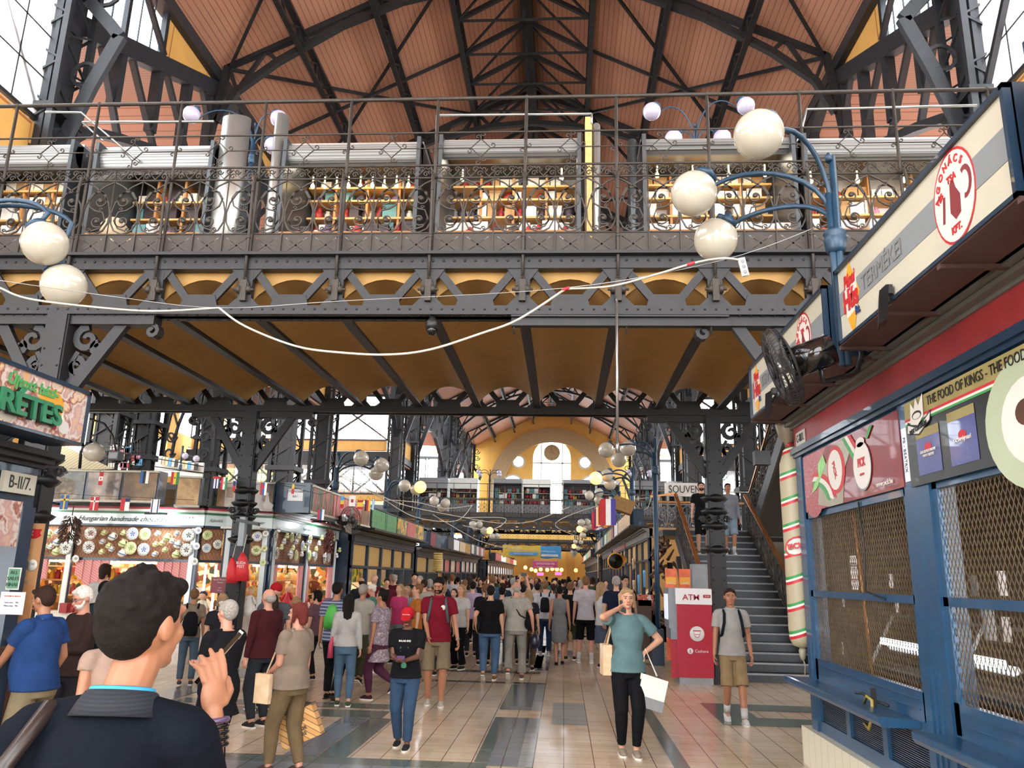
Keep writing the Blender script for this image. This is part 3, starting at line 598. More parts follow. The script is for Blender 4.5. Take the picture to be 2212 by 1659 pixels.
def gallery(Y0, Y1, xa, xb, full, name, label):
    g_ = thing('crossing_gallery', label, 'gallery bridge', (XC, Y0, 4.92)); k0 = math.ceil((xa - PX0) / PW); k1 = math.floor((xb - PX0) / PW)
    dk = MB(); dk.box(xa, xb, Y0 + .05, Y1 - .05, 5.8, 6.0); ob('deck', dk, 'iron', g_)
    for Y, sg in ((Y0, -1), (Y1, 1)):
        b = MB()
        b.box(xa, xb, Y - .06, Y + .06, 5.56, 5.74); b.box(xa, xb, Y + sg * .02 - .14, Y + sg * .02 + .14, 5.72, 5.76)
        b.box(xa, xb, Y - .15, Y + .15, 4.92, 4.95); b.box(xa, xb, Y - .05, Y + .05, 4.92, 5.07)
        for k in range(k0, k1 + 1):
            x = PX0 + PW * k
            b.box(x - .09, x + .09, Y - .043, Y + .043, 5.0, 5.6); b.prism([(-.22, 0), (.22, 0), (.1, .12), (-.1, .12)], (x, Y - .04, 5.05), UX, UZ, (0, .08, 0)); b.prism([(-.2, .5), (.2, .5), (.1, .36), (-.1, .36)], (x, Y - .04, 5.06), UX, UZ, (0, .08, 0))
            if k < k1:
                m = x + PW / 2; b.bar((x + .12, Y, 5.54), (m - .12, Y, 5.1), .1, .045, (0, 1, 0)) ; b.bar((m + .12, Y, 5.1), (x + PW - .12, Y, 5.54), .1, .045, (0, 1, 0))
                b.prism([(-.25, 0), (.25, 0), (.2, .17), (-.2, .17)], (m, Y - .035, 5.05), UX, UZ, (0, .07, 0))
        if full and sg < 0:
            for i in range(int((xb - xa) / .135)):
                x = xa + i * .135; b.lathe([(.019, 0), (.014, .012)], (x, Y - .06, 5.66), (0, -1, 0), 6); b.lathe([(.017, 0), (.013, .01)], (x, Y - .05, 5.02), (0, -1, 0), 6); b.lathe([(.02, 0), (.014, .01)], (x, Y - .1, 4.92), (0, 0, -1), 6); b.lathe([(.02, 0), (.014, .01)], (x + .06, Y + .1, 4.92), (0, 0, -1), 6)
        ob('girder', b, 'iron' if sg < 0 else 'iron_dark', g_)  # far girder takes the darker iron, its shade put into the colour
    # jack-arch soffit
    for k in range(k0 - 1, k1 + 1):
        x0 = PX0 + PW * k; n = 10; P = [(x0 + PW * i / n, 5.12 + .36 * math.sin(PI * i / n) ** .75) for i in range(n + 1)]
        b = MB(); vs = [(x, y, z) for y in (Y0 + .12, Y1 - .05) for x, z in P]; b.add(vs, [(i, i + 1, i + n + 2, i + n + 1) for i in range(n)], True)
        b.prism([(x, z) for x, z in P] + [(x0 + PW, 5.78), (x0, 5.78)], (0, Y0 + .12, 0), UX, UZ, (0, .04, 0))
        ob('soffit_vault', b, 'ochre', g_)
    for k in range(k0, k1 + 1):
        x = PX0 + PW * k; b = MB(); b.box(x - .07, x + .07, Y0 + .1, Y1 - .05, 5.05, 5.08); b.box(x - .02, x + .02, Y0 + .1, Y1 - .05, 5.08, 5.3); ob('cross_beam', b, 'iron_blue', g_)
    # railing
    for Y, sg in ((Y0, -1), (Y1, 1)):
        if sg > 0 and not full: continue
        b = MB(); o = -.03
        for z, r in ((6.07, .012), (6.85, .013), (7.03, .015), (7.51, .013), (8.02, .026)): b.tube([(xa, Y, z), (xb, Y, z)], r, 6)
        for k in range(k0, k1 + 1): x = PX0 + PW * k; b.tube([(x, Y, 5.75), (x, Y, 8.02)], .022, 6); b.ball((x, Y, 8.03), .03, 6)
        ob('hand_rail' if full else 'hand_rail', b, 'rail_iron', g_)
        if sg > 0: continue
        sc = MB()
        if full:
            for i in range(3): cell(sc, PW * i / 3, PW / 3, 6.07, 6.85, i == 1)
            frieze(sc, 0, PW, 6.86, 7.02, 5)
            for i in (1, 2): sc.tube([(PW * i / 3, 0, 5.76), (PW * i / 3, 0, 7.03)], .009, 5)
            m = PW / 2; z = 7.28
            sc.tube([(0, 0, z), (m - .13, 0, z)], .009, 5); sc.tube([(m + .13, 0, z), (PW, 0, z)], .009, 5); sc.tube([(m - .13, 0, z), (m, 0, z + .13), (m + .13, 0, z), (m, 0, z - .13)], .01, 5, True, False)
            for dx, dz, a in ((0, .13, 1), (0, -.13, -1), (.13, 0, 1), (-.13, 0, -1)):
                if dx == 0: sc.tube([(m, 0, z + dz), (m, 0, z + dz * 1.55)], .009, 5); sc.strip(spiral(m + a * .035, z + dz * 1.6, .035, .01, PI if a > 0 else 0, .9 * a, 8), .012, (0, 0, 0), UX, UZ, UY, .012); sc.strip(spiral(m - a * .04, z + dz * 1.25, .035, .01, 0, .9 * a, 8), .012, (0, 0, 0), UX, UZ, UY, .012)
                else: sc.strip(spiral(m + dx * 1.2, z + a * .045, .04, .01, -PI / 2 * a, .9 * a, 8), .012, (0, 0, 0), UX, UZ, UY, .012)
            sc.strip(spiral(.05, z + .04, .035, .01, PI, .9, 8), .012, (0, 0, 0), UX, UZ, UY, .012); sc.strip(spiral(PW - .05, z - .04, .035, .01, 0, .9, 8), .012, (0, 0, 0), UX, UZ, UY, .012)
        else:
            for i in range(6): sc.tube([(PW * i / 6, 0, 6.0), (PW * i / 6, 0, 7.03)], .014, 4)
            for i in range(3):
                for c in (.25, .62): sc.strip(arc(PW * (i + .5) / 3, 6.07 + .78 * c, .13, 0, 360, 10), .03, (0, 0, 0), UX, UZ, UY, .02)
            sc.strip([(0, 6.94), (PW, 6.94)], .1, (0, 0, 0), UX, UZ, UY, .01)
            sc.box(0, PW, 0, .02, 5.78, 6.05)
        first = None; kp = kick_plate() if full else None
        for k in range(k0 - 1, k1 + 1):
            if first is None:
                first = ob('railing_panel', sc, 'rail_iron', g_, world=False); first.location = (PX0 + PW * k - XC, 0 , -4.92)
                if full: k_first = ob('kick_panel', kp, 'rail_iron', g_, world=False); k_first.location = (PX0 + PW * k - XC, 0, -4.92)
            else:
                c = first.copy(); COL.objects.link(c); c.location = (PX0 + PW * k - XC, 0, -4.92)
                if full: c = k_first.copy(); COL.objects.link(c); c.location = (PX0 + PW * k - XC, 0, -4.92)
        if full:
            sb = MB()
            sb.tube([(0, -.02, 6.86), (0, -.1, 6.84), (0, -.14, 6.7), (0, -.13, 6.4), (0, -.1, 6.0), (0, -.1, 5.75), (0, -.08, 5.45)], [.022, .024, .02, .018, .022, .024, .018], 7)
            sb.ball((0, -.03, 6.86), .045, 8); sb.ball((0, -.14, 6.62), .026, 8); sb.ball((0, -.1, 5.98), .032, 8)
            sb.tube([(0, -.08, 5.45), (-.05, -.08, 5.35), (-.05, -.08, 5.22)], .014, 5); sb.tube([(0, -.08, 5.45), (.05, -.08, 5.35), (.05, -.08, 5.22)], .014, 5)
            sb.cyl((-.13, -.08, 5.27), (.13, -.08, 5.27), .02, 8)
            for i in (-1, 1): sb.cyl((i * .04, -.08, 5.27), (i * .09, -.08, 5.27), .05, 10)
            sb.box(-.04, .04, -.1, 0, 5.12, 5.4)
            st = None
            for k in range(k0, k1 + 1):
                if st is None: st = ob('stay_bracket', sb, 'rail_iron', g_, world=False); c = st
                else: c = st.copy(); COL.objects.link(c)
                c.location = (PX0 + PW * k - XC, 0, -4.92)
    return g_
def bracket_column(x, y, label, zt=4.92, mt='iron_dark'):
    t = thing('cast_iron_column', label, 'iron column', (x, y, 0), 0, 'columns under the crossing galleries')
    b = MB(); b.box(x - .14, x + .14, y - .05, y + .05, 0, zt); b.box(x - .05, x + .05, y - .14, y + .14, 0, zt)
    for i in (-1, 1): b.box(x + i * .13 - .02, x + i * .13 + .02, y - .13, y + .13, 0, zt); b.box(x - .13, x + .13, y + i * .13 - .02, y + i * .13 + .02, 0, zt)
    z = .5
    while z < zt - .3:
        for i in (-1, 1): b.lathe([(.016, 0), (.01, .012)], (x + i * .1, y - .15, z), (0, -1, 0), 6)
        z += .22
    ob('column_shaft', b, mt, t)
    b = MB(); b.box(x - .16, x + .16, y - .16, y + .16, 0, .12)
    for z0 in (2.35, 2.78, 3.05, 3.3):
        b.lathe([(.17, -.05), (.24, 0), (.27, .04), (.2, .07), (.17, .1)], (x, y, z0), (0, 0, 1), 8)
    for a in range(8): g_ = a * PI / 4; b.strip(spiral(0, 2.93, .07, .02, 0, 1.2, 8), .03, (x + .24 * math.cos(g_), y + .24 * math.sin(g_), 0), (math.cos(g_), math.sin(g_), 0), UZ, (-math.sin(g_), math.cos(g_), 0), .03)
    ob('capital', b, mt, t)
    for s in (-1, 1):
        b = MB(); b.bar((x + s * .12, y, 3.75), (x + s * .82, y, zt - .08), .14, .09, (0, 1, 0)); b.box(min(x, x + s * 1.25), max(x, x + s * 1.25), y - .1, y + .1, zt - .12, zt)
        b.strip(spiral(x + s * 1.22, zt - .2, .09, .02, PI / 2, -s * 1.1, 10), .05, (0, y - .07, 0), UX, UZ, UY, .14)
        ob('bracket_strut', b, mt, t)
        b = MB()
        for (cx, cz, r, d) in ((.36, zt - .3, .17, s), (.27, zt - .66, .1, -s), (.52, zt - .42, .07, s)):
            b.strip(spiral(x + s * cx, cz, r, .035, PI / 2, 1.2 * d, 14), [.1 - .05 * i / 14 for i in range(15)], (0, y - .03, 0), UX, UZ, UY, .06)
        b.strip([(x + s * .16, 4.0), (x + s * .24, 4.12), (x + s * .19, 4.3), (x + s * .27, 4.45)], .06, (0, y - .03, 0), UX, UZ, UY, .06)
        ob('scroll_ornament', b, mt, t)
    return t
gallery(9.29, 15.32, -12.2, 9.1, True, 'near', 'near iron gallery bridge with scrolled railing and yellow vaulted underside, crossing overhead')
gallery(54.6, 60.4, -12.2, 9.1, False, 'far', 'far gallery bridge across the hall below the arched end window')
gallery(93.2, 99, -12.2, 9.1, False, 'last', 'last gallery bridge, low and dark beneath the far one')
for (x, y, l) in ((-6.45, 9.29, 'iron column with scroll brackets above the pastry stall sign, left'), (2.9, 9.31, 'iron column hidden behind the fan at the right stall'), (-6.3, 15.32, 'black iron column with scroll brackets in front of the plate-covered stall'), (2.87, 15.32, 'black iron column with scroll brackets standing on the stairs')): bracket_column(x, y, l, mt='iron' if y < 10 else 'iron_dark')
for y in (54.6, 60.4, 93.2, 99):
    for x in (-6.3, 2.9): bracket_column(x, y, 'distant iron column under the %s gallery, %s' % ({54.6: 'far', 60.4: 'far', 93.2: 'last', 99: 'last'}[y] + (' front of the' if y in (54.6, 93.2) else ' back of the'), 'left side' if x < 0 else 'right side'))
# underslung rail, dome camera, hanging rod
b = MB(); p = AY(1105, 697, 9.2); q = AY(1572, 697, 9.2); b.box(p.x, q.x, 9.15, 9.25, p.z - .05, p.z + .05); b.box(p.x, q.x, 9.1, 9.3, p.z + .05, p.z + .07)
for x in (p.x + .03, XC + 2.3, q.x - .2): b.tube([(x, 9.2, p.z - .15), (x, 9.2, 4.95)], .012, 5)
tag(ob('hanging_track', b, 'iron'), 'dark metal track slung under the front edge of the near gallery', 'track')
t = thing('dome_camera', 'black dome security camera under the front edge of the near gallery', 'camera', AY(933, 690, 9.2)); c = AY(933, 708, 9.2)
b = MB(); b.lathe([(.08, -.02), (.085, .06), (.05, .1), (.03, .16)], c, UZ, 16); ob('camera_housing', b, 'black', t); b = MB(); b.ball(c - V((0, 0, .03)), .072, 16); ob('camera_dome', b, mat('gloss_black', '#0c0d0f', .08, 0, 0), t)
b = MB(); a = AY(1332, 650, 8.9); e = AY(1334, 955, 8.9); b.tube([a, e], .016, 8); b.tube([(e.x, e.y, e.z), (e.x, e.y, e.z - .12)], .024, 8); b.tube([a, (a.x, 9.2, 5.2)], .01, 6)
tag(ob('hanging_rod', b, 'steel'), 'long thin grey rod hanging from the near gallery into the aisle', 'rod')
# ------------------------------------------------------------------ kiosks on the near gallery
stripes('shutter_ribs', ['#86888a', '#575a58', '#9c9d99'], 'Z', .045, .35, [.45, .2, .35], metal=.35, bump=.6)
def kx(px): return AY(px, 400, 11.0).x
def kiosk(x0, x1, zt, label, sh, interior='white', bulbs=0):
    t = thing('gallery_kiosk', label, 'kiosk', ((x0 + x1) / 2, 11.0, 6.0), 0, 'kiosks on the near gallery'); y0, y1 = 11.0, 12.5
    b = MB(); b.box(x0, x1, y0 + .2, y1, zt, zt + .05); ob('roof', b, 'alu', t)
    b = MB(); pr = [(0, zt - sh), (-.12, zt - sh * .85), (-.19, zt - sh * .5), (-.15, zt - sh * .18), (0, zt)]; vs = []
    for x in (x0, x1): vs += [(x, y0 + .2 + a, z) for a, z in pr]
    b.add(vs, [(i, i + 1, i + 6, i + 5) for i in range(4)] + [(0, 1, 2, 3, 4), (9, 8, 7, 6, 5)], False); ob('rolled_shutter', b, 'shutter_ribs', t)
    for x in (x0, x1 - .06): b = MB(); b.box(x, x + .06, y0 - .05, y1, 6.0, zt); ob('side_panel', b, 'alu_dark', t)
    b = MB(); b.box(x0, x1, y1 - .05, y1, 6.0, zt); ob('back_panel', b, interior, t)
    b = MB(); b.box(x0 + .06, x1 - .06, y0, y0 + .5, 6.0, 6.82); ob('counter', b, 'grey', t)
    b = MB(); b.box(x0 + .06, x1 - .06, y0 - .05, y0 + .6, 6.82, 6.87); ob('worktop', b, 'wood', t)
    zs = [7.25, 7.6, 7.92, 8.16]; zs = [z for z in zs if z < zt - .3]
    for z in zs: b = MB(); b.box(x0 + .08, x1 - .08, y1 - .45, y1 - .05, z, z + .035); ob('shelf', b, 'wood_light', t)
    for i in range(1, 4): x = x0 + (x1 - x0) * i / 4; b = MB(); b.box(x - .02, x + .02, y1 - .43, y1 - .05, 6.9, zt - .1); ob('shelf_upright', b, 'wood', t)
    for i in range(bulbs):
        x = x0 + .3 + (x1 - x0 - .6) * i / max(1, bulbs - 1); b = MB(); b.ball((x, y0 + .6, zt - sh - .12), .035, 8, 1, 1, 1.3); b.cyl((x, y0 + .6, zt - sh - .08), (x, y0 + .6, zt - sh + .05), .012, 6); ob('light_bulb', b, 'bulb', t)
    L = bpy.data.lights.new('kiosk_light', 'AREA'); L.shape = 'RECTANGLE'; L.size = x1 - x0 - .4; L.size_y = .3; L.energy = 8; L.color = (1, .86, .66); lo = bpy.data.objects.new('kiosk_lamp', L); COL.objects.link(lo); lo.location = ((x0 + x1) / 2, y0 + .7, zt - .08); 
    return t, zs
KB = []
mat('carton', '#b08a5a', .7); mat('carton_white', '#dcdad4', .6); mat('dark_goods', '#33262b', .5); mat('red_goods', '#9c2b2b', .5); mat('teal_goods', '#4c7f83', .5); mat('pale_goods', '#cfc9b8', .5); mat('yellow_goods', '#d5b13c', .5); mat('purple_goods', '#574064', .5); mat('pink_goods', '#d08aa0', .5)
unit = {}
def goods(kind, x, y, z, w_, d, h, m, label, group, cat='box'):
    """one individual article: a lidded box, jar or bundle"""
    key = (kind, m)
    if key not in unit:
        b = MB()
        if kind == 'box': b.box(-.5, .5, -.5, .5, 0, .82); b.box(-.52, .52, -.52, .52, .82, 1)
        elif kind == 'jar': b.lathe([(.42, 0), (.5, .08), (.5, .7), (.3, .82), (.3, .86)], n=10); b.lathe([(.34, .86), (.34, 1)], n=10)
        elif kind == 'bottle': b.lathe([(.4, 0), (.45, .05), (.45, .55), (.16, .75), (.14, .95), (.2, .96), (.2, 1)], n=8)
        elif kind == 'bundle': b.ball((0, 0, .45), .5, 8, 1, 1, .9); b.ball((.1, -.1, .75), .3, 6)
        me = ob('goods', b, m).data; COL.objects.unlink(bpy.data.objects[-1]) if False else None
        unit[key] = me
        for o in list(bpy.data.objects):
            if o.data == me: bpy.data.objects.remove(o)
    o = bpy.data.objects.new({'box': 'stock_box', 'jar': 'jar', 'bottle': 'bottle', 'bundle': 'cloth_bundle'}[kind], unit[key]); COL.objects.link(o)
    o.location = (x, y, z); o.scale = (w_, d, h)
    ad = {'carton': 'brown', 'carton_white': 'white', 'dark_goods': 'dark', 'red_goods': 'red', 'teal_goods': 'teal', 'pale_goods': 'pale', 'yellow_goods': 'yellow', 'purple_goods': 'purple', 'pink_goods': 'pink', 'logo_orange': 'orange', 'wood_light': 'light brown', 'gold': 'olive'}.get(m, 'small')
    for pre in ('article stacked', 'small box or bundle', 'preserve', 'small article', 'tiny article'):
        if label.startswith(pre): label = ad + ' ' + {'box': 'box', 'jar': 'jar', 'bottle': 'bottle', 'bundle': 'cloth bundle'}[kind] + label[len(pre):]; break
    return tag(o, label, cat, group)
def fill_shelf(x0, x1, y, z, hmax, kinds, label, group, wr=(.12, .26), fill=.92, d=.22):
    x = x0
    while x < x1 - wr[0]:
        w_ = rnd.uniform(*wr); k, m = rnd.choice(kinds); h = hmax * rnd.uniform(.72, 1)
        if k in ('jar', 'bottle'): w_ = min(w_, .12); h = min(h, w_ * (1.6 if k == 'jar' else 3))
        if rnd.random() < fill: goods(k, x + w_ / 2, y, z, w_ * .95, min(d, w_) if k != 'box' else d, h, m, label, group, {'box': 'box', 'jar': 'jar', 'bottle': 'bottle', 'bundle': 'cloth bundle'}[k])
        x += w_ + .01
WB = [('box', 'carton_white')] * 4 + [('box', 'carton')]
MX = [('box', 'dark_goods'), ('jar', 'pale_goods'), ('bundle', 'red_goods'), ('box', 'carton_white'), ('bottle', 'dark_goods'), ('bundle', 'purple_goods'), ('box', 'teal_goods')]
kdef = [(-120, 150, 306, .42, 'shuttered kiosk with open stock of pale cartons at the left end of the near gallery', WB, 0, 'pale cartons in the leftmost gallery kiosk'),
        (197, 455, 308, .46, 'kiosk under a half-lowered ribbed shutter, left of the tall silver panels', MX, 0, 'mixed goods in the half-shuttered gallery kiosk'),
        (606, 905, 300, .38, 'kiosk with a row of warm bulbs under its shutter on the near gallery', MX, 9, 'goods in the bulb-lit gallery kiosk'),
        (945, 1255, 292, .3, 'open kiosk with light wooden shelves of white boxes, middle of the near gallery', WB + [('bundle', 'red_goods')] * 2 + [('bundle', 'dark_goods')], 2, 'goods in the middle gallery kiosk'),
        (1388, 1722, 290, .24, 'kiosk with fruit cartons below its counter, right of centre on the near gallery', WB + [('bottle', 'dark_goods')], 4, 'stock in the right gallery kiosk'),
        (1738, 2150, 288, .34, 'kiosk at the right end of the near gallery behind the globe lamp', WB + [('jar', 'pink_goods'), ('jar', 'red_goods')], 4, 'stock in the rightmost gallery kiosk')]
for a, c, ty, sh, lab, kn, nb, grp in kdef:
    x0, x1 = kx(a), kx(c); zt = AY((a + c) / 2, ty, 11.0).z; t, zs = kiosk(x0, x1, zt, lab, sh, 'white' if kn is not MX else 'grey', nb)
    for i, z in enumerate([6.9] + zs):
        fill_shelf(x0 + .12, x1 - .12, 12.25 if i else 11.35, z + .035 if i else 6.87, .3 if i < 3 else .2, kn, ('article stacked on a shelf of the ' if kn is MX else 'small box or bundle on a shelf of the ') + grp.split(' in the ')[1], grp)
for i, (a, c, ty) in enumerate(((458, 520, 250), (576, 604, 246), (1280, 1298, 268), (1357, 1378, 302))):
    x0, x1 = kx(a), kx(c); zt = AY((a + c) / 2, ty, 11.0).z; b = MB(); r = (x1 - x0) / 2
    b.loft([((x0 + x1) / 2, 11.1, 6.0, r, .14), ((x0 + x1) / 2, 11.1, zt, r, .14)], 20); tag(ob('shutter_cowl', b, 'alu' if i < 3 else 'alu_dark'), ['wide silver rounded panel standing tall between two kiosks', 'narrow silver rounded panel beside the blue lamp post', 'slim silver rolled panel right of the middle kiosk', 'dark metal rounded post panel left of the fruit carton kiosk'][i], 'panel')
b = MB(); x0, x1 = kx(1264), kx(1279); b.box(x0, x1, 11, 11.2, 6.0, AY(1270, 252, 11).z); tag(ob('wooden_board', b, 'wood_light'), 'tall light wooden board leaning at the right of the middle gallery kiosk', 'board')
b = MB()
for a, c in ((178, 268), (276, 375)):
    x0, x1 = AY(a, 480, 10.2).x, AY(c, 480, 10.2).x; b = MB(); b.box(x0, x1, 10.1, 10.5, 6.0, 6.3); b.box(x0 - .02, x1 + .02, 10.08, 10.52, 6.24, 6.3)
    for k in range(7): x = x0 + (x1 - x0) * k / 6; b.box(x - .015, x + .015, 10.07, 10.1, 6.02, 6.26)
    tag(ob('plastic_crate', b, mat('red_plastic', '#d8463c', .4)), 'red plastic crate on the gallery floor behind the railing, %s' % ('left one' if a < 200 else 'right one'), 'crate', 'red crates')
b = MB(); p = AY(255, 470, 10.6); b.ball((p.x, 10.75, 6.45), .33, 12, 1, .8, .95); b.ball((p.x - .1, 10.7, 6.8), .2, 10); tag(ob('plastic_sack', b, mat('sack', '#cbb796', .5, bump=.4)), 'clear plastic sack of brown goods above the red crates', 'sack')
for i, (a, c, m) in enumerate(((1405, 1465, 'carton_yellow'), (1470, 1505, 'carton'), (1598, 1672, 'carton_banana'), (1690, 1765, 'carton_yellow'))):
    if m not in MATS: blotch(m, ['#f2efe2', '#f2efe2', '#e8d84a', '#f2efe2', '#3b5fa8'] if m == 'carton_yellow' else ['#f4f4ee', '#f4d84a', '#e9c52c', '#2c4f9c'], 5, .5)
    x0, x1 = AY(a, 480, 10.8).x, AY(c, 480, 10.8).x; b = MB(); b.box(x0, x1, 10.6, 10.95, 6.0, 6.42); o = tag(ob('fruit_carton', b, m), ['white fruit carton with blue lettering, leftmost under the right gallery kiosk', 'plain brown carton beside the leftmost fruit carton', 'white carton with a big yellow banana print', 'white fruit carton with lettering, rightmost behind the globe lamp post'][i], 'carton', 'cartons on the gallery floor')
    if i in (0, 3): text('BONITA', ((x0 + x1) / 2, 10.595, 6.28), UX, UZ, .07, 'blue_bright', o)
b = MB(); x0, x1 = AY(780, 500, 10.7).x, AY(868, 500, 10.7).x; b.box(x0, x1, 10.7, 10.9, 6.0, 6.5); tag(ob('carton', b, 'carton'), 'large flat brown carton on the gallery floor below the bulb-lit kiosk', 'carton')
b = MB(); p = AY(1218, 470, 10.7); b.loft([(p.x, 10.7, 6.0, .15, .08), (p.x + .03, 10.7, 6.2, .2, .1), (p.x, 10.7, 6.45, .1, .06), (p.x + .05, 10.7, 6.75, .02, .02)], 10); tag(ob('plastic_bag', b, 'white'), 'white plastic bag hanging at the right end of the middle gallery kiosk', 'bag')
# wire frames above kiosk roofs
b = MB(); pts = [(98, 262), (176, 263), (300, 370)]; b.tube([AY(x, y - 20, 11.0) for x, y in pts], .018, 6)
tag(ob('guide_rail', b, 'alu'), 'bent silver rail above the leftmost gallery kiosk', 'rail')
b = MB(); b.tube([AY(178, 264, 11.0), AY(462, 262, 11.0)], .02, 6); b.tube([AY(178, 264, 11.0), AY(222, 304, 11.0)], .018, 6); tag(ob('guide_rail', b, 'alu'), 'straight silver rail above the half-shuttered gallery kiosk', 'rail')
b = MB(); b.tube([AY(944, 249, 11.0), AY(1278, 246, 11.0)], .02, 6); b.tube([AY(1278, 246, 11.0), AY(1278, 268, 11.0)], .018, 6); b.tube([AY(944, 249, 11.0), AY(942, 300, 11.0)], .018, 6); tag(ob('guide_rail', b, 'alu'), 'straight silver rail above the middle gallery kiosk', 'rail')
b = MB(); b.tube([AY(1742, 236, 11.0), AY(2110, 228, 11.0)], .02, 6); b.tube([AY(1742, 236, 11.0), AY(1730, 290, 11.0)], .018, 6); tag(ob('guide_rail', b, 'alu'), 'straight silver rail above the rightmost gallery kiosk', 'rail')
# ================================================================== GLOBE LAMPS
def globe_lamp(base, ztop, heads, label, r=.17, pole=.045, gm=None, group='globe lamps', zb=0, col='blue_lamp', fluted=True):
    """heads: list of (globe centre, material) ; arms curve from the pole"""
    x, y = base; t = thing('globe_lamp', label, 'lamp', (x, y, zb), 0, group)
    b = MB(); h = ztop - zb
    for k in range(4 if fluted else 1):
        a = k * PI / 2 + .4; o_ = pole * .62 if fluted else 0; b.cyl((x + o_ * math.cos(a), y + o_ * math.sin(a), zb), (x + o_ * math.cos(a), y + o_ * math.sin(a), ztop - (.35 if k else 0)), pole * (.6 if fluted else 1), 8)
    b.lathe([(.01, ztop + .03), (pole * .6, ztop), (pole * .6, ztop - .05)][::-1], (x, y, 0), UZ, 8)
    ob('pole', b, col, t)
    zc = ztop - (.75 if r > .14 else .5); b = MB(); b.lathe([(pole * 1.2, zc - .12), (pole * 1.6, zc - .09), (pole * 1.8, zc), (pole * 1.55, zc + .03), (pole * 1.85, zc + .05), (pole * 1.3, zc + .09)], (x, y, 0), UZ, 14); ob('collar', b, col, t)
    for c, m in heads:
        c = V(c); o_ = V((x, y, zc + .08)); d = V((c.x - x, c.y - y, 0)); L = d.length; dn = d / L
        top = max(c.z + r * .9, zc + .35); ah = top - o_.z; pts = []
        for i in range(13):
            a = PI * (i / 12) * .86; pts.append(o_ + dn * ((L - .02) * (1 - math.cos(a)) / (1 - math.cos(PI * .86))) + UZ * (ah * math.sin(a) ** .8))
        end = c + (-dn * .55 + UZ * .83).normalized() * r
        pts = [p for p in pts if (p - o_).dot(dn) < L - r * .5 or p.z > c.z + r * 1.1]; pts.append(end)
        b = MB(); b.tube(pts, pole * .42, 8); ax = (c - end).normalized(); b.lathe([(r * .22, -r * .3), (r * .24, -r * .12), (r * .5, -r * .1), (r * .52, r * .1)], end, ax, 14); a_ = ob('arm', b, col, t)
        b = MB(); b.ball(c, r, 28); ob('globe', b, m, t)
    return t
# near right lamp
Rp = AY(1803, 500, 6.06); g1, g2, g3 = AY(1639, 290, 5.55), AY(1499, 418, 6.1), AY(1546, 518, 6.55)
def rad(px, Y): return px / 1700 * Y * 1.0
globe_lamp((Rp.x, 6.06), AY(1797, 337, 6.06).z, [(g1, 'globe'), (g2, 'globe'), (g3, 'globe')], 'large blue lamp post with three white globes at the corner of the right stall sign', rad(60, 5.4), .05, zb=3.45)
g1, g2 = AY(97, 526, 5.9), AY(138, 617, 6.1)
globe_lamp((-5.25, 5.95), 5.25, [(g1, 'globe'), (g2, 'globe'), (V((-6.1, 6.2, 4.9)), 'globe')], 'blue lamp post outside the left edge, two white globes hanging into view', rad(55, 5.7), .05, zb=0)
lampR = [(18.3, 2.1, 945, [(1310, 972, 'globe'), (1357, 969, 'globe'), (1337, 993, 'globe')], 17.5, 0), (24.5, 2.1, 1010, [(1287, 1033, 'globe_lit'), (1311, 1027, 'globe'), (1318, 1045, 'globe')], 14, 3), (31, 2.15, 1061, [(1273, 1070, 'globe'), (1294, 1064, 'globe'), (1293, 1080, 'globe')], 10, 3), (37.5, 2.2, 1092, [(1256, 1129, 'globe'), (1268, 1128, 'globe'), (1272, 1137, 'globe')], 8.2, 3), (43.5, 2.2, 1110, [(1252, 1143, 'globe_lit'), (1264, 1142, 'globe'), (1259, 1156, 'globe')], 7, 3), (50, 2.2, 1130, [(1243, 1170, 'globe'), (1255, 1171, 'globe'), (1240, 1180, 'globe_lit'), (1249, 1184, 'globe')], 5, 3), (57, 2.3, 1160, [(1236, 1193, 'globe'), (1243, 1194, 'globe'), (1239, 1200, 'globe')], 4.5, 3)]
for i, (Y, X, ty, hs, rp, zb) in enumerate(lampR):
    globe_lamp((X, Y), AY(1400, ty, Y).z if i == 0 else AX(CX + FPX * .1, ty, X).z if False else AY(1218 + 2 * FPX * X / Y / 2, ty, Y).z, [(AY(px, py, Y + .3 * (k - 1)), m) for k, (px, py, m) in enumerate(hs)], ['tall blue lamp post standing on the floor left of the ATM', 'blue lamp post with one lit orange globe above the hanging flags', 'blue lamp post with three white globes above the hanging flags', 'fourth blue lamp post along the right stalls', 'fifth blue lamp post along the right stalls, one globe lit', 'sixth blue lamp post along the right stalls, one globe lit', 'farthest blue lamp post along the right stalls'][i], rp * Y / 1750, .05 if i == 0 else .06, zb=zb * 1.14)
lampL = [(17.9, -5.25, 978, [(780, 990, 'globe'), (824, 1005, 'globe'), (813, 1022, 'globe')], 17), (23.2, -5.25, 1035, [(874, 1049, 'globe'), (908, 1052, 'globe_lit'), (899, 1057, 'globe')], 13.5), (28.8, -5.3, 1072, [(938, 1082, 'globe'), (962, 1087, 'globe'), (955, 1095, 'globe')], 11), (38, -5.3, 1123, [(1021, 1133, 'globe'), (1035, 1133, 'globe'), (1027, 1138, 'globe')], 8), (44, -5.3, 1137, [(1045, 1146, 'globe'), (1058, 1146, 'globe_lit'), (1050, 1150, 'globe')], 7.5), (50, -5.3, 1155, [(1063, 1158, 'globe'), (1074, 1158, 'globe')], 6.5), (58, -5.3, 1172, [(1090, 1180, 'globe'), (1100, 1180, 'globe')], 5.5)]
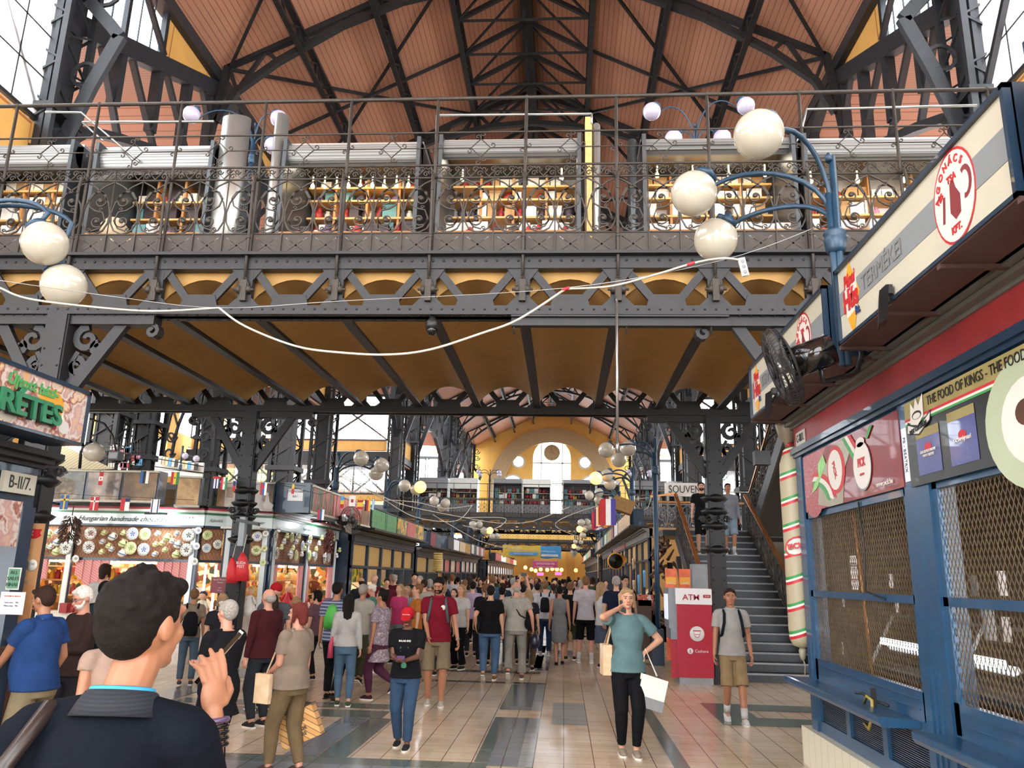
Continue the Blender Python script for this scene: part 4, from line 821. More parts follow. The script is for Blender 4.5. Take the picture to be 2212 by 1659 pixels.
for i, (Y, X, ty, hs, rp) in enumerate(lampL):
    globe_lamp((X, Y), AY(1218 + FPX * X / Y, ty, Y).z, [(AY(px, py, Y + .3 * (k - 1)), m) for k, (px, py, m) in enumerate(hs)], 'blue lamp post with globes along the left stalls, ' + ['nearest, beyond the plate-covered stall', 'second, one globe lit orange', 'third, beside the sagging white cables', 'fourth', 'fifth, one globe lit', 'sixth', 'farthest'][i], rp * Y / 1750, .05, zb=3.0)
for i, (pole, hs) in enumerate(((548, [(414, 248), (603, 257), (500, 300), (590, 315)]), (1502, [(1408, 241), (1611, 229), (1455, 300), (1560, 298)]))):
    base = AY(pole, 300, 13.6); globe_lamp((base.x, 13.6), AY(pole, 268, 13.6).z, [(AY(px, py, 13.4 + .1 * k), 'globe_cool') for k, (px, py) in enumerate(hs)], 'four-armed lamp with pale lilac globes on the near gallery, %s' % ('left' if i == 0 else 'right'), 22 * 13.6 / 1750, .035, zb=6.0, group='gallery globe lamps')
for i, pole in enumerate((1058, 1382)):
    base = AY(pole, 1030, 56); hs = [(pole - 24, 1019), (pole + 20, 1020), (pole - 21, 1025), (pole + 21, 1026)]
    globe_lamp((base.x, 56), AY(pole, 1015, 56).z, [(AY(px, py, 56), 'globe_cool') for px, py in hs], 'small dark lamp with lilac globes on the far gallery, %s' % ('left of the arched window' if i == 0 else 'right of the arched window'), .16, .05, zb=6.0, group='gallery globe lamps', col='iron')
# ================================================================== RIGHT MEAT STALL
mat('sign_cream', '#bcbaa9', .4, 0, .04, 3); mat('sign_grey', '#7c8488', .4, 0, .04, 3); mat('logo_red', '#b5252c', .45, 0, 0); mat('logo_orange', '#e0a02c', .45, 0, 0); mat('text_grey', '#77797a', .5, 0, 0); mat('logo_maroon', '#7a2b35', .5, 0, 0); mat('navy', '#20386e', .5, 0, 0)
mat('mesh_metal', '#6b5c46', .5, .4, .25, 12); mat('tile_white', '#cfc9b2', .25, 0, .05, 4); mat('shutter_grey', '#6b6e6c', .45, .4, .1, 4); mat('soffit', '#4a3330', .6, 0, .1, 3); mat('green', '#3a8f4a', .45, 0, 0); mat('tri_white', '#d2d0c9', .5, 0, 0); mat('gold', '#8f8452', .45, .1, .1, 5)
def mesh_panel(y0, y1, z0, z1, x, p=.05, sl=1.9, r=.0025):
    b = MB(); W = y1 - y0; H = z1 - z0
    for d in (1, -1):
        c = -H / sl if d == 1 else 0
        while c < (W if d == 1 else W + H / sl):
            ya, yb = (c, c + H / sl) if d == 1 else (c, c - H / sl); za, zb_ = 0, H
            lo, hi = min(ya, yb), max(ya, yb)
            if lo < 0:
                if d == 1: za = -ya * sl; ya = 0
                else: zb_ = ya * sl; yb = 0
            if hi > W:
                if d == 1: zb_ = (W - ya) * sl if ya > 0 or za == 0 else za + W * sl; yb = W
                else: za = (ya - W) * sl; ya = W
            if zb_ > za + .01: b.bar((x, y0 + ya, z0 + za), (x, y0 + yb, z0 + min(zb_, H)), r * 2, r * 1.4, (1, 0, 0))
            c += p
    return b
st = thing('market_stall', 'closed blue market stall with wire mesh fronts and meat posters, nearest on the right', 'market stall', (2.6, 5.8, 0))
b = MB(); b.box(2.5, 2.9, 1.2, 9.02, 0, .36)
stripes('base_tiles', ['#cfc9b2', '#8b8674'], 'Y', .2, .25, [.975, .025]); ob('tiled_plinth', b, 'base_tiles', st)
b = MB(); b.box(2.9, 5.6, 1.2, 9.0, 0, .3); ob('stall_floor', b, 'wood_dark', st)
def vpost(y0, y1, z0=.36, z1=3.15, x0=2.56, x1=2.74):
    b = MB(); b.box(x0, x1, y0, y1, z0, z1)
    for i in range(3): yy = y0 + (y1 - y0) * (.3 + .2 * i); b.box(x0 - .012, x0, yy - .012, yy + .012, z0 + .1, 1.25)
    return ob('post', b, 'blue_bright', st)
bays = [(6.12, 8.66), (3.35, 5.72), (1.5, 3.0)]
for y0, y1 in ((8.66, 8.85), (5.72, 6.12), (3.0, 3.35)): vpost(y0, y1)
for (y0, y1) in bays:
    f = MB(); X = 2.58
    f.box(X, X + .07, y0, y1, .36, .47); f.box(X, X + .07, y0, y1, .76, .86); k = 3
    for i in range(k + 1): yy = y0 + (y1 - y0) * i / k; f.box(X, X + .07, max(y0, yy - .05), min(y1, yy + .05), .47, .76)
    ob('lower_frame', f, 'blue_bright', st)
    l_ = MB(); l_.box(X + .04, X + .05, y0, y1, .47, .76)
    for i in range(18): z = .475 + i * .016; l_.box(X + .025, X + .04, y0 + .05, y1 - .05, z, z + .009)
    ob('louvre_panel', l_, 'blue_paint', st)
    s_ = MB(); s_.prism([(0, 0), (-.27, .0), (-.29, .03), (-.29, .07), (-.27, .075), (0, .05)], (2.58, y0 + (.0 if y0 < 6 else .25) - .1, .8), UX, UZ, (0, y1 - y0 + .1 - (.25 if y0 > 6 else 0) + (.12 if y0 > 6 else 0), 0)); ob('serving_shelf', s_, 'blue_bright', st)
    w_ = MB()
    w_.box(X, X + .06, y0, y1, .86, 1.06); w_.box(X - .01, X, y0 + .12, y1 - .12, .93, .935); w_.box(X - .01, X, y0 + .12, y1 - .12, 1.0, 1.005)
    w_.box(X, X + .06, y0, y1, 1.67, 1.73); w_.box(X, X + .06, y0, y1, 2.46, 2.54); w_.box(X, X + .06, y0, y1, 3.1, 3.2)
    for a, c in ((y0, y0 + .07), (y1 - .07, y1)): w_.box(X, X + .06, a, c, .86, 3.15)
    ob('window_frame', w_, 'blue_bright', st)
    for z0, z1 in ((1.06, 1.67), (1.73, 2.46)): ob('wire_mesh', mesh_panel(y0 + .07, y1 - .07, z0, z1, X + .03), 'mesh_metal', st)
    m_ = MB(); m_.box(X + .02, X + .03, y0 + .07, y1 - .07, 2.54, 3.1); ob('header_board', m_, 'black', st)
b = MB(); b.box(2.52, 2.8, 1.2, 8.9, 3.18, 3.24); b.box(2.54, 2.8, 1.2, 8.86, 3.14, 3.18); ob('header_rail', b, 'blue_paint', st)
b = MB(); b.box(2.56, 2.8, 1.2, 8.86, 3.24, 3.47); ob('fascia', b, 'red_band', st)
b = MB()
for i, (x, z) in enumerate(((2.54, 3.47), (2.48, 3.5), (2.43, 3.54))): b.box(x, 2.8, 1.2, 8.95 + .03 * i, z, z + .035)
b.box(2.4, 2.8, 1.2, 9.0, 3.56, 3.57); ob('cornice', b, 'shutter_grey', st)
b = MB(); b.box(2.4, 5.6, 1.2, 9.0, 3.58, 3.66); ob('roof', b, 'blue_paint', st)
b = MB(); b.box(5.5, 5.6, 1.2, 9.0, .3, 3.58); b.box(2.74, 5.5, 8.8, 8.85, .3, 3.58); ob('inner_wall', b, mat('stall_inner', '#5f5142', .7), st)
# interior fittings
di = thing('display_counter', 'dark glass-fronted display counter behind the wire mesh of the right stall', 'counter', (3.4, 6.5, .3))
b = MB(); b.box(3.05, 3.7, 3.2, 8.5, .3, 1.0); ob('counter_body', b, 'wood_dark', di); b = MB(); b.box(3.05, 3.75, 3.2, 8.5, 1.0, 1.04); ob('counter_top', b, 'steel', di)
b = MB(); b.add([(3.05, 3.2, 1.04), (3.05, 8.5, 1.04), (3.3, 8.5, 1.5), (3.3, 3.2, 1.5)], [(0, 1, 2, 3)]); ob('glass_front', b, 'shop_glass', di); b = MB()
for y in (3.2, 4.9, 6.7, 8.45): b.bar((3.05, y, 1.04), (3.3, y, 1.5), .03, .03)
b.box(3.3, 3.6, 3.2, 8.5, 1.49, 1.52); ob('glass_frame', b, 'steel', di)
for j, z in enumerate((1.35, 1.75, 2.15, 2.5)):
    o = MB(); o.box(5.1, 5.48, 2.0, 8.7, z, z + .03); tag(ob('wall_shelf', o, 'wood'), 'shelf on the back wall inside the right stall, %s' % ['lowest', 'second', 'third', 'highest'][j], 'shelf', 'back shelves of the right stall')
    for i in range(22):
        y = 2.3 + i * .29; h = rnd.uniform(.16, .28); m = rnd.choice(['gold', 'red_goods', 'pale_goods', 'dark_goods', 'wood_light'])
        goods('bottle' if j > 1 else 'jar', 5.28, y, z + .03, .09 if j > 1 else .14, .09 if j > 1 else .14, h, m, 'preserve on the back shelves inside the mesh-fronted stall', 'preserves inside the right stall', 'jar')
for i, (px, py, w_, h) in enumerate(((1845, 1237, .17, .3), (1925, 1255, .09, .12), (1975, 1222, .06, .1), (1938, 1310, .06, .1), (1820, 1400, .05, .12), (2105, 1265, .1, .14), (2165, 1260, .1, .16), (2135, 1340, .17, .26), (2175, 1360, .1, .16), (1822, 1300, .06, .1))):
    p = AX(px, py, 2.63 if i == 0 else 2.9); b = MB(); b.box(p.x - .001, p.x + .001, p.y - w_ / 2, p.y + w_ / 2, p.z - h / 2, p.z + h / 2)
    o = tag(ob('paper_notice' if i == 0 else 'price_tag', b, 'paper'), 'white printed notice taped to the mesh of the right stall' if i == 0 else 'white price card behind the mesh of the right stall', 'notice' if i == 0 else 'price card', None if i == 0 else 'price cards behind the mesh')
    if i == 0:
        text('Már elfogyás és\nátadás okos, miatt\nCard', (p.x - .003, p.y, p.z + .06), -UY, UZ, .016, 'text_grey', o); text('Szabadtéri megye\ntel', (p.x - .003, p.y, p.z - .07), -UY, UZ, .014, 'logo_red', o)
p = AX(1920, 1405, 3.2)
b = MB(); b.box(3.1, 3.14, 6.1, 8.3, 1.24, 1.3); tag(ob('reflection_strip', b, 'reflection_glow'), 'glowing strip imitating a light reflection low inside the display counter of the right stall', 'lamp')  # glowing strip added in place of a light strip reflection
b = MB(); b.cyl((2.66, 7.35, 1.04), (2.66, 7.5, 2.52), .012, 8); tag(ob('copper_rod', b, mat('copper', '#b9773f', .35, .5)), 'copper-coloured vertical rod behind the mesh of the right stall', 'rod')
b = MB(); b.tube([(2.57, 7.1, 2.5), (2.57, 7.05, 2.1), (2.57, 7.1, 1.75), (2.575, 6.95, 1.72), (2.57, 6.7, 1.69)], .008, 5); tag(ob('black_cord', b, 'black'), 'thin black cord hanging down the mesh of the right stall', 'cord')
# bent clamp bar and yellow hose on the shelf
c = AX(1880, 1540, 2.45); b = MB(); b.tube([c + V((0, y, z)) for y, z in ((.12, .06), (.05, .12), (-.06, .1), (-.05, .0), (.06, -.13), (.15, -.1))], .013, 6); tag(ob('yellow_hose', b, mat('hose', '#9b8a3f', .5)), 'short loop of yellow hose hooked over the shelf edge of the right stall', 'hose')
b = MB(); b.tube([(2.5, c.y + .45, .9), (2.47, c.y + .2, .93), (2.5, c.y, .9), (2.5, c.y - .25, .9)], .012, 6); b.box(2.46, 2.49, c.y - .05, c.y - .01, .86, 1.0); tag(ob('metal_hook', b, 'iron'), 'dark metal hook lying on the blue shelf of the right stall', 'hook')
# posters
def on_face(px, py, X): p = AX(px, py, X); return p
def poster(name, lab, cat_, x, ya, yb, za, zb, m, fr='white', t=.012, sgn=-1):
    """poster on a plane x=const; ya = left edge as read"""
    b = MB(); b.box(min(x, x + sgn * t), max(x, x + sgn * t), min(ya, yb), max(ya, yb), za, zb); o = ob(name, b, m); tag(o, lab, cat_); return o
blotch('salami_print', ['#7e2f33', '#a8525a', '#8e3a40', '#c98d8c'], 42, .4, .1); mat('poster_red', '#74161c', .4, 0, .12, 3, coat=.15); mat('poster_black', '#101213', .35, 0, .2, 3, coat=.15); mat('lettuce', '#7fbf6a', .4, 0, .2, 12); mat('sausage_skin', '#8f8a76', .35, 0, .1, 9)
X0 = 2.565; yL, yR, zB, zT = 8.55, 6.1, 2.52, 3.11
po = poster('meat_poster', 'red salami poster with white tag and web address on the right stall front', 'poster', X0, yL, yR, zB, zT, 'poster_red')
def fy(t): return yL + (yR - yL) * t
def fz(t): return zB + (zT - zB) * t
def blob(parent, pts, m, lift, name='printed_shape', fy_=None, fz_=None, x=X0 - .012):
    b = MB(); b.prism([(0, 0)] if False else [(-( (fy_ or fy)(a)), (fz_ or fz)(c)) for a, c in pts], (x - lift, 0, 0), -UY, UZ, (.0008, 0, 0)); return ob(name, b, m, parent)
E_ = lambda cx, cz, rx, rz, a0=0, a1=360, n=20: [(cx + rx * math.cos(math.radians(a0 + (a1 - a0) * i / n)), cz + rz * math.sin(math.radians(a0 + (a1 - a0) * i / n))) for i in range(n)]
blob(po, [(0, .98), (.0, .0), (.25, 0), (.2, .5), (.3, .98)], 'salami_print', .001)
blob(po, E_(.12, .22, .12, .34), 'salami_print', .002); blob(po, [(.17, .08), (.3, .0), (.46, 0), (.5, .5), (.62, .9), (.45, .97), (.34, .8), (.2, .45)], 'sausage_skin', .003)
for r, m in ((.40, 'logo_red'), (.35, 'tri_white'), (.30, 'green')): blob(po, E_(.1, .05, r * .75, r * 1.5, 5, 88, 12) + E_(.1, .05, (r - .05) * .75, (r - .05) * 1.5, 88, 5, 12), m, .004)
blob(po, [(.14, .45), (.2, .55), (.2, .75), (.27, .88), (.3, .7), (.24, .55), (.16, .35), (.1, .3)], 'lettuce', .005)
blob(po, E_(.41, .55, .1, .38), 'logo_red', .005); blob(po, E_(.4, .55, .08, .32), 'tri_white', .006)
for m, d in (('green', 0), ('tri_white', .03), ('logo_red', .06)): blob(po, [(.5 + d, .98), (.53 + d, .98), (.63 + d, .6), (.61 + d, .55)], m, .007)
blob(po, E_(.68, .45, .085, .36, 0, 360, 28), 'sign_grey', .008); blob(po, E_(.68, .46, .08, .34, 0, 360, 28), 'tri_white', .009); blob(po, E_(.68, .8, .04, .07), 'tri_white', .009)
blob(po, [(.75, .8), (.8, .95), (.78, .98), (.73, .82)], 'green', .009)
text('PICK', (X0 - .024, fy(.68), fz(.5)), -UY, UZ, .07, 'logo_red', po, bold=.004, wx=.8); text('SZEGED', (X0 - .024, fy(.68), fz(.33)), -UY, UZ, .02, 'logo_red', po); text('PICK', (X0 - .021, fy(.4), fz(.55)), V((0, -.35, -.94)), V((0, -.94, .35)), .055, 'logo_red', po, bold=.003)
text('www.pick.hu', (X0 - .02, fy(.86), fz(.12)), -UY, UZ, .045, 'tri_white', po)
yL2, yR2 = 5.95, 3.4; po = poster('parfait_poster', 'black poster of duck liver parfait with a white crown emblem, on the right stall', 'poster', 2.555, yL2, yR2, 2.5, 3.12, 'poster_black')
g2y = lambda t: yL2 + (yR2 - yL2) * t; g2z = lambda t: 2.5 + .62 * t; xx = 2.543
B2 = lambda pts, m, l, n='printed_shape': blob(po, pts, m, l, n, g2y, g2z, xx)
B2([(0, .78), (1, .78), (1, 1), (0, 1)], 'gold', .001); B2([(0, .77), (1, .77), (1, .8), (0, .8)], 'logo_red', .002); B2([(0, .745), (1, .745), (1, .77), (0, .77)], 'tri_white', .002); B2([(0, .72), (1, .72), (1, .745), (0, .745)], 'green', .002)
mat('pack_blue', '#3b3f7c', .3, 0, .15, 6, coat=.5)
for a in (.06, .25): B2([(a, .1), (a + .14, .1), (a + .14, .6 + .05 * (a > .1)), (a, .6 + .05 * (a > .1))], 'pack_blue', .003); B2([(a, .52 + .05 * (a > .1)), (a + .14, .52 + .05 * (a > .1)), (a + .14, .62 + .05 * (a > .1)), (a, .62 + .05 * (a > .1))], 'gold', .004); B2(E_(a + .07, .4, .02, .05), 'logo_red', .005)
B2(E_(.62, .32, .19, .62, 0, 360, 30), mat('plate_green', '#a3b094', .4, 0, .05, 3), .003); B2(E_(.62, .32, .12, .4, 0, 360, 24), 'tri_white', .004); B2(E_(.6, .4, .04, .12), 'wood_dark', .005); B2(E_(.66, .28, .05, .1), 'copper', .006)
B2([(.01, .62), (.085, .56), (.16, .68), (.17, .8), (.085, .66), (.02, .76)], 'black', .007); B2([(.015, .63), (.085, .58), (.157, .69), (.165, .77), (.085, .64), (.022, .72)], 'tri_white', .008)
B2([(.04, .72), (.05, .97), (.07, .88), (.085, 1.0), (.1, .9), (.13, 1.02), (.125, .76), (.085, .68)], 'tri_white', .009); B2(E_(.085, .8, .03, .05), 'black', .01); B2(E_(.085, .79, .024, .035), 'tri_white', .011)
text('REX CIBORUM', (xx - .013, g2y(.088), g2z(.645)), V((0, -1, .12)), UZ, .03, 'black', po, bold=.002); text('THE FOOD OF KINGS - THE FOOD OF KINGS', (xx - .006, g2y(.15), g2z(.9)), -UY, UZ, .065, 'black', po, align='LEFT', wx=.85)
text('DUCKLIVER PARFAIT\nWITH TRUFFLE', (xx - .008, g2y(.13), g2z(.33)), -UY, UZ, .02, 'tri_white', po, wx=.9); text('KACSAMÁJPARFÉ', (xx - .008, g2y(.32), g2z(.35)), -UY, UZ, .024, 'tri_white', po, wx=.9)
b = MB(); b.box(2.55, 2.555, 5.98, 6.06, 2.55, 2.95); o = tag(ob('sticker', b, 'paper'), 'narrow white sticker with blue and red print on the blue post', 'sticker'); text('FB - BEATRIX', (2.548, 6.02, 2.75), -UZ, -UY, .04, 'blue_bright', o, wx=.8)
b = MB(); b.box(2.55, 2.556, 8.42, 8.75, 3.25, 3.4); o = tag(ob('stall_number_plate', b, 'sign_cream'), 'small cream number plate at the far end of the red fascia', 'plate'); text('C-III/1.', (2.547, 8.585, 3.325), -UY, UZ, .085, 'black', o, wx=.8)
# sign boxes
def sign_box(ya, yb, lab):
    """ya far, yb near; plane x = 2.1"""
    z0, z1 = 3.57, 4.17; t = thing('hanging_sign', lab, 'sign', (2.3, (ya + yb) / 2, z0), 0, 'meat company signs')
    b = MB(); b.box(2.13, 2.5, yb, ya, z0, z1); ob('sign_box', b, 'blue_paint', t)
    b = MB()
    for a, c, e, f in ((ya - .03, ya, z0, z1), (yb, yb + .03, z0, z1), (yb, ya, z0, z0 + .025), (yb, ya, z1 - .03, z1)): b.box(2.09, 2.14, a, c, e, f)
    ob('sign_frame', b, 'blue_paint', t)
    b = MB(); b.box(2.115, 2.13, yb + .03, ya - .03, z0 + .025, z1 - .03); p = ob('sign_panel', b, 'sign_cream', t)
    b = MB(); b.box(2.112, 2.1155, yb + .03, ya - .03, 3.79, 3.97); ob('sign_stripe', b, 'sign_grey', t)
    b = MB(); b.box(2.1, 2.6, yb, ya, z0 - .01, z0); 
    for k in range(4): y = yb + (ya - yb) * k / 3; b.box(2.1, 2.6, y - .02, y + .02, z0 - .035, z0 - .01)
    ob('soffit_panel', b, 'soffit', t)
    x = 2.11; L = ya - yb; yl = ya - .27
    b = MB(); b.prism([(0, .29), (.17, 0), (0, -.29), (-.17, 0)], (x + .001, yl, 3.86), -UY, UZ, (.001, 0, 0)); ob('logo_diamond', b, 'logo_orange', t)
    b = MB(); b.prism([(-.115, .1), (.13, .13), (.11, -.13), (-.1, -.15)], (x, yl, 3.88), -UY, UZ, (.001, 0, 0)); ob('logo_ground', b, 'tri_white', t)
    text('Pápai', (x - .003, yl, 4.0), -UY, UZ, .1, 'logo_red', t, wx=.75, shear=.1, bold=.004); text('Hús', (x - .003, yl, 3.85), -UY, UZ, .15, 'logo_red', t, wx=.85, bold=.01); text('Rt.', (x - .003, yl - .12, 3.73), -UY, UZ, .06, 'navy', t, bold=.003)
    text('TERMÉKEI', (x - .003, yl - .22, 3.875), -UY, UZ, .115, 'text_grey', t, align='LEFT', wx=.95)
    yc = yb + L * .24 if L > 2 else yb + .5; E2 = lambda r, k=28: [(r * .92 * math.cos(2 * PI * i / k), r * 1.08 * math.sin(2 * PI * i / k)) for i in range(k)]
    b = MB(); b.prism(E2(.25), (x + .0005, yc, 3.87), -UY, UZ, (.001, 0, 0)); ob('logo_ring', b, 'logo_red', t); b = MB(); b.prism(E2(.236), (x - .0005, yc, 3.87), -UY, UZ, (.001, 0, 0)); ob('logo_ground', b, 'tri_white', t)
    for i, ch in enumerate('AGONÁCS'):
        a = math.radians(168 - i * 20); r = .19; text(ch, (x - .003, yc - r * .92 * math.cos(a), 3.87 + r * 1.08 * math.sin(a)), V((0, -math.sin(a), -math.cos(a))), V((0, -math.cos(a), math.sin(a))), .042, 'logo_red', t, bold=.002)
    text('ÉS', (x - .003, yc + .13, 3.92), V((0, -.8, .5)), UZ, .036, 'logo_red', t, bold=.002); text('TSA', (x - .003, yc, 3.975), -UY, UZ, .04, 'logo_red', t, bold=.002); text('KFT.', (x - .003, yc, 3.68), -UY, UZ, .04, 'logo_red', t, bold=.002)
    b = MB(); b.prism([(-.03, .08), (.01, .11), (.03, .04), (.07, -.02), (.06, -.12), (0, -.14), (-.05, -.08), (-.04, 0)], (x - .001, yc, 3.87), -UY, UZ, (.001, 0, 0)); ob('logo_ham', b, 'logo_maroon', t)
    b = MB(); b.strip([(-.1, .04), (-.115, -.04), (-.13, -.11)], .028, (x - .001, yc, 3.87), -UY, UZ, UX, .001); ob('logo_sausage', b, 'logo_maroon', t); b = MB(); b.strip(arc(.13, 0, .055, 120, -110, 10, .08), .03, (x - .001, yc, 3.89), -UY, UZ, UX, .001); ob('logo_sausage', b, 'logo_maroon', t)
    b = MB(); c = V((2.06, (ya * .6 + yb * .4), 3.62)); b.obox(c + V((.02, 0, .03)), (.02, 0, 0), (0, .04, 0), (0, 0, .03)); b.tube([c + V((.05, 0, 0)), c + V((.0, -.05, -.06)), c + V((-.05, -.12, -.11))], .012, 6); b.tube([c + V((.05, .12, -.04)), c + V((-.05, 0, -.12))], .01, 6); b.obox(c + V((-.07, -.13, -.13)), (.02, .06, 0), (0, .03, -.1), (.03, 0, .02)); ob('spotlight', b, 'black', t)
    return t
sign_box(5.92, 3.48, 'long cream and grey company sign with blue frame, nearest on the right'); sign_box(8.83, 6.2, 'matching cream and grey company sign farther along, behind the fan')
b = MB(); b.box(2.13, 2.5, 1.0, 3.3, 3.57, 4.25); b.box(2.1, 2.14, 1.0, 3.3, 3.57, 4.25); tag(ob('sign_box', b, 'blue_paint'), 'blue edge of a further sign box at the right border', 'sign')
# ------------------------------------------------------------------ wall fan
def fan(c, n, r, label, arm, m='iron', depth=.13):
    c = V(c); n = V(n).normalized(); t = thing('wall_fan', label, 'fan', c); a = n.cross(UZ).normalized(); d = a.cross(n)
    b = MB(); k = 56
    for i in range(k):
        g_ = 2 * PI * i / k; e = a * math.cos(g_) + d * math.sin(g_)
        b.tube([c + n * depth * .55 + e * r * .2, c + n * depth * .52 + e * r * .7, c + n * depth * .35 + e * r * .93, c + e * r, c - n * depth * .35 + e * r * .93, c - n * depth * .55 + e * r * .6, c - n * depth * .6 + e * r * .25], .0026, 3)
    for q, rr in ((0, 1), (.35, .94), (-.35, .94), (.5, .75), (-.5, .72), (.55, .45)): b.tube([c + n * depth * q + (a * math.cos(2 * PI * i / 32) + d * math.sin(2 * PI * i / 32)) * r * rr for i in range(32)], .005, 4, True)
    b.lathe([(r * .22, 0), (r * .2, .015)], c + n * depth * .55, n, 16); ob('cage', b, m, t)
    b = MB()
    for k in range(4):
        g_ = k * PI / 2 + .3; e = a * math.cos(g_) + d * math.sin(g_); f = n.cross(e); b.add([c + e * r * .12 - f * .03 - n * .01, c + e * r * .12 + f * .04 + n * .02, c + e * r * .85 + f * .13 + n * .025, c + e * r * .88 - f * .02 - n * .03, c + e * r * .6 - f * .08 - n * .03], [(0, 1, 2, 3, 4)], False)
    b.lathe([(.05, -.04), (.06, 0), (.04, .05)], c, n, 12); ob('fan_blades', b, 'steel', t)
    b = MB(); b.lathe([(.05, 0), (.115, .02), (.12, .2), (.115, .3), (.02, .31)], c - n * depth * .55, -n, 24); ob('motor', b, 'gloss_black', t)
    b = MB(); b.tube([c - n * .25 - d * .08, c - n * .22 - d * .2] + [V(p) for p in arm], .02, 8); ob('wall_bracket', b, 'black', t)
    return t
fc = AY(1690, 793, 5.7); fan(fc, (-.93, .18, -.32), .3, 'large black caged wall fan on a curved arm under the right signs', [(2.14, 5.85, 3.32), (2.22, 5.93, 3.38), (2.27, 5.97, 3.5), (2.27, 5.98, 3.7)])
# ------------------------------------------------------------------ giant hanging sausage
t = thing('hanging_sausage', 'giant netted display sausage with red, white and green bands hanging beside the right stall', 'display sausage', (2.56, 9.03, .9))
stripes('sausage_bands', ['#b5242c', '#e8e4da', '#2f8a45', '#a49c83'], (-.38, 0, 1), .283, .45, [.11, .08, .11, .7])
x, y = 2.56, 9.03; b = MB(); b.lathe([(.03, 1.13), (.09, 1.15), (.125, 1.22), (.13, 1.32), (.128, 2.2), (.132, 2.9), (.125, 3.1), (.08, 3.25), (.03, 3.32)], (x, y, 0), UZ, 28); ob('sausage_casing', b, 'sausage_bands', t)
b = MB(); b.lathe([(.02, 1.14), (.04, 1.1), (.03, 1.03), (.015, 1.0)], (x, y, 0), UZ, 10); b.tube([(x, y, 1.02), (x + .02, y, .95), (x + .01, y, .85)], .008, 5); ob('casing_tail', b, 'sausage_skin', t)
b = MB(); b.lathe([(.035, 3.3), (.04, 3.34), (.1, 3.42), (.13, 3.56), (.09, 3.66)], (x - .02, y, 0), UZ, 9); ob('casing_top', b, mat('cellophane', '#7d7464', .35, bump=.5), t); b = MB(); b.lathe([(.042, 3.29), (.045, 3.32), (.042, 3.35)], (x - .01, y, 0), UZ, 12); ob('red_tie', b, 'red', t)
p = AY(1722, 1180, 8.9); b = MB(); P_l = []
for i in range(14):
    a = 2 * PI * i / 14; q = (math.cos(a) * .11, math.sin(a) * .085); P_l.append(q)
def wrap(q, r): a = q[0] / .13 - .25; return V((x + r * math.sin(a), y - r * math.cos(a), p.z + q[1] + q[0] * .2))
for rr, m, sc_ in ((.134, 'logo_red', 1.25), (.1355, 'tri_white', 1.0)):
    b = MB(); b.add([wrap((0, 0), rr)] + [wrap((q[0] * sc_, q[1] * sc_), rr) for q in P_l], [(0, i + 1, (i + 1) % 14 + 1) for i in range(14)], True); ob('brand_label', b, m, t)
text('PICK', (x - .045, y - .14, p.z), V((1, -.3, .2)), UZ, .055, 'logo_red', t, bold=.004)
b = MB(); b.tube([(x, y, 3.66), (2.45, 8.9, 3.6)], .006, 4); ob('hanging_wire', b, 'black', t)
# ================================================================== LEFT PASTRY STALL
st = thing('market_stall', 'dark blue pastry stall with a strudel sign, nearest on the left', 'market stall', (-5.7, 6.5, 0))
b = MB(); b.box(-9, -5.75, 2.5, 8.2, 2.63, 2.75); b.box(-9, -5.72, 2.5, 8.22, 2.95, 3.04); ob('roof', b, 'iron', st)
b = MB()
for i, (xx_, z) in enumerate(((-5.66, 2.82), (-5.58, 2.87), (-5.5, 2.93))): b.box(-9, xx_, 2.5, 8.25 + .03 * i, z, z + .06)
ob('cornice', b, 'iron', st)
b = MB(); b.box(-9, -5.7, 2.5, 8.2, 2.4, 2.82); ob('fascia', b, 'blue_paint', st)
b = MB(); b.box(-5.85, -5.66, 8.0, 8.2, 0, 2.4); b.box(-5.8, -5.66, 6.9, 6.98, 0, 2.4); ob('post', b, 'blue_paint', st)
b = MB(); b.box(-9, -5.75, 8.1, 8.16, 0, 2.6); ob('end_wall', b, 'black', st)
b = MB(); b.box(-5.8, -5.72, 2.5, 8.05, 0, .95); ob('front_panel', b, 'wood_dark', st); b = MB(); b.box(-6.2, -5.45, 2.5, 8.1, .95, 1.0); ob('counter_top', b, 'wood_dark', st)
b = MB(); b.box(-5.75, -5.74, 2.5, 6.9, 1.0, 1.9); ob('glass_front', b, 'shop_glass', st)
blotch('pastry_print', ['#d9a55c', '#c9a89a', '#b9918a', '#d8cfc6', '#8f3a2c', '#e2c8a0', '#b8aab0'], 4.5, .35, .4)
t = thing('hanging_sign', 'strudel shop sign with green letters over pastry pictures, left edge', 'sign', (-5.2, 7, 3.06))
b = MB(); b.box(-5.6, -5.22, 3.0, 8.12, 3.06, 3.66); ob('sign_box', b, 'blue_paint', t)
b = MB()
for a, c, e, f in ((8.08, 8.12, 3.06, 3.66), (3, 8.12, 3.06, 3.09), (3, 8.12, 3.62, 3.66)): b.box(-5.23, -5.18, a, c, e, f)
ob('sign_frame', b, 'blue_paint', t); b = MB(); b.box(-5.22, -5.2, 3, 8.08, 3.09, 3.62); ob('sign_panel', b, 'pastry_print', t)
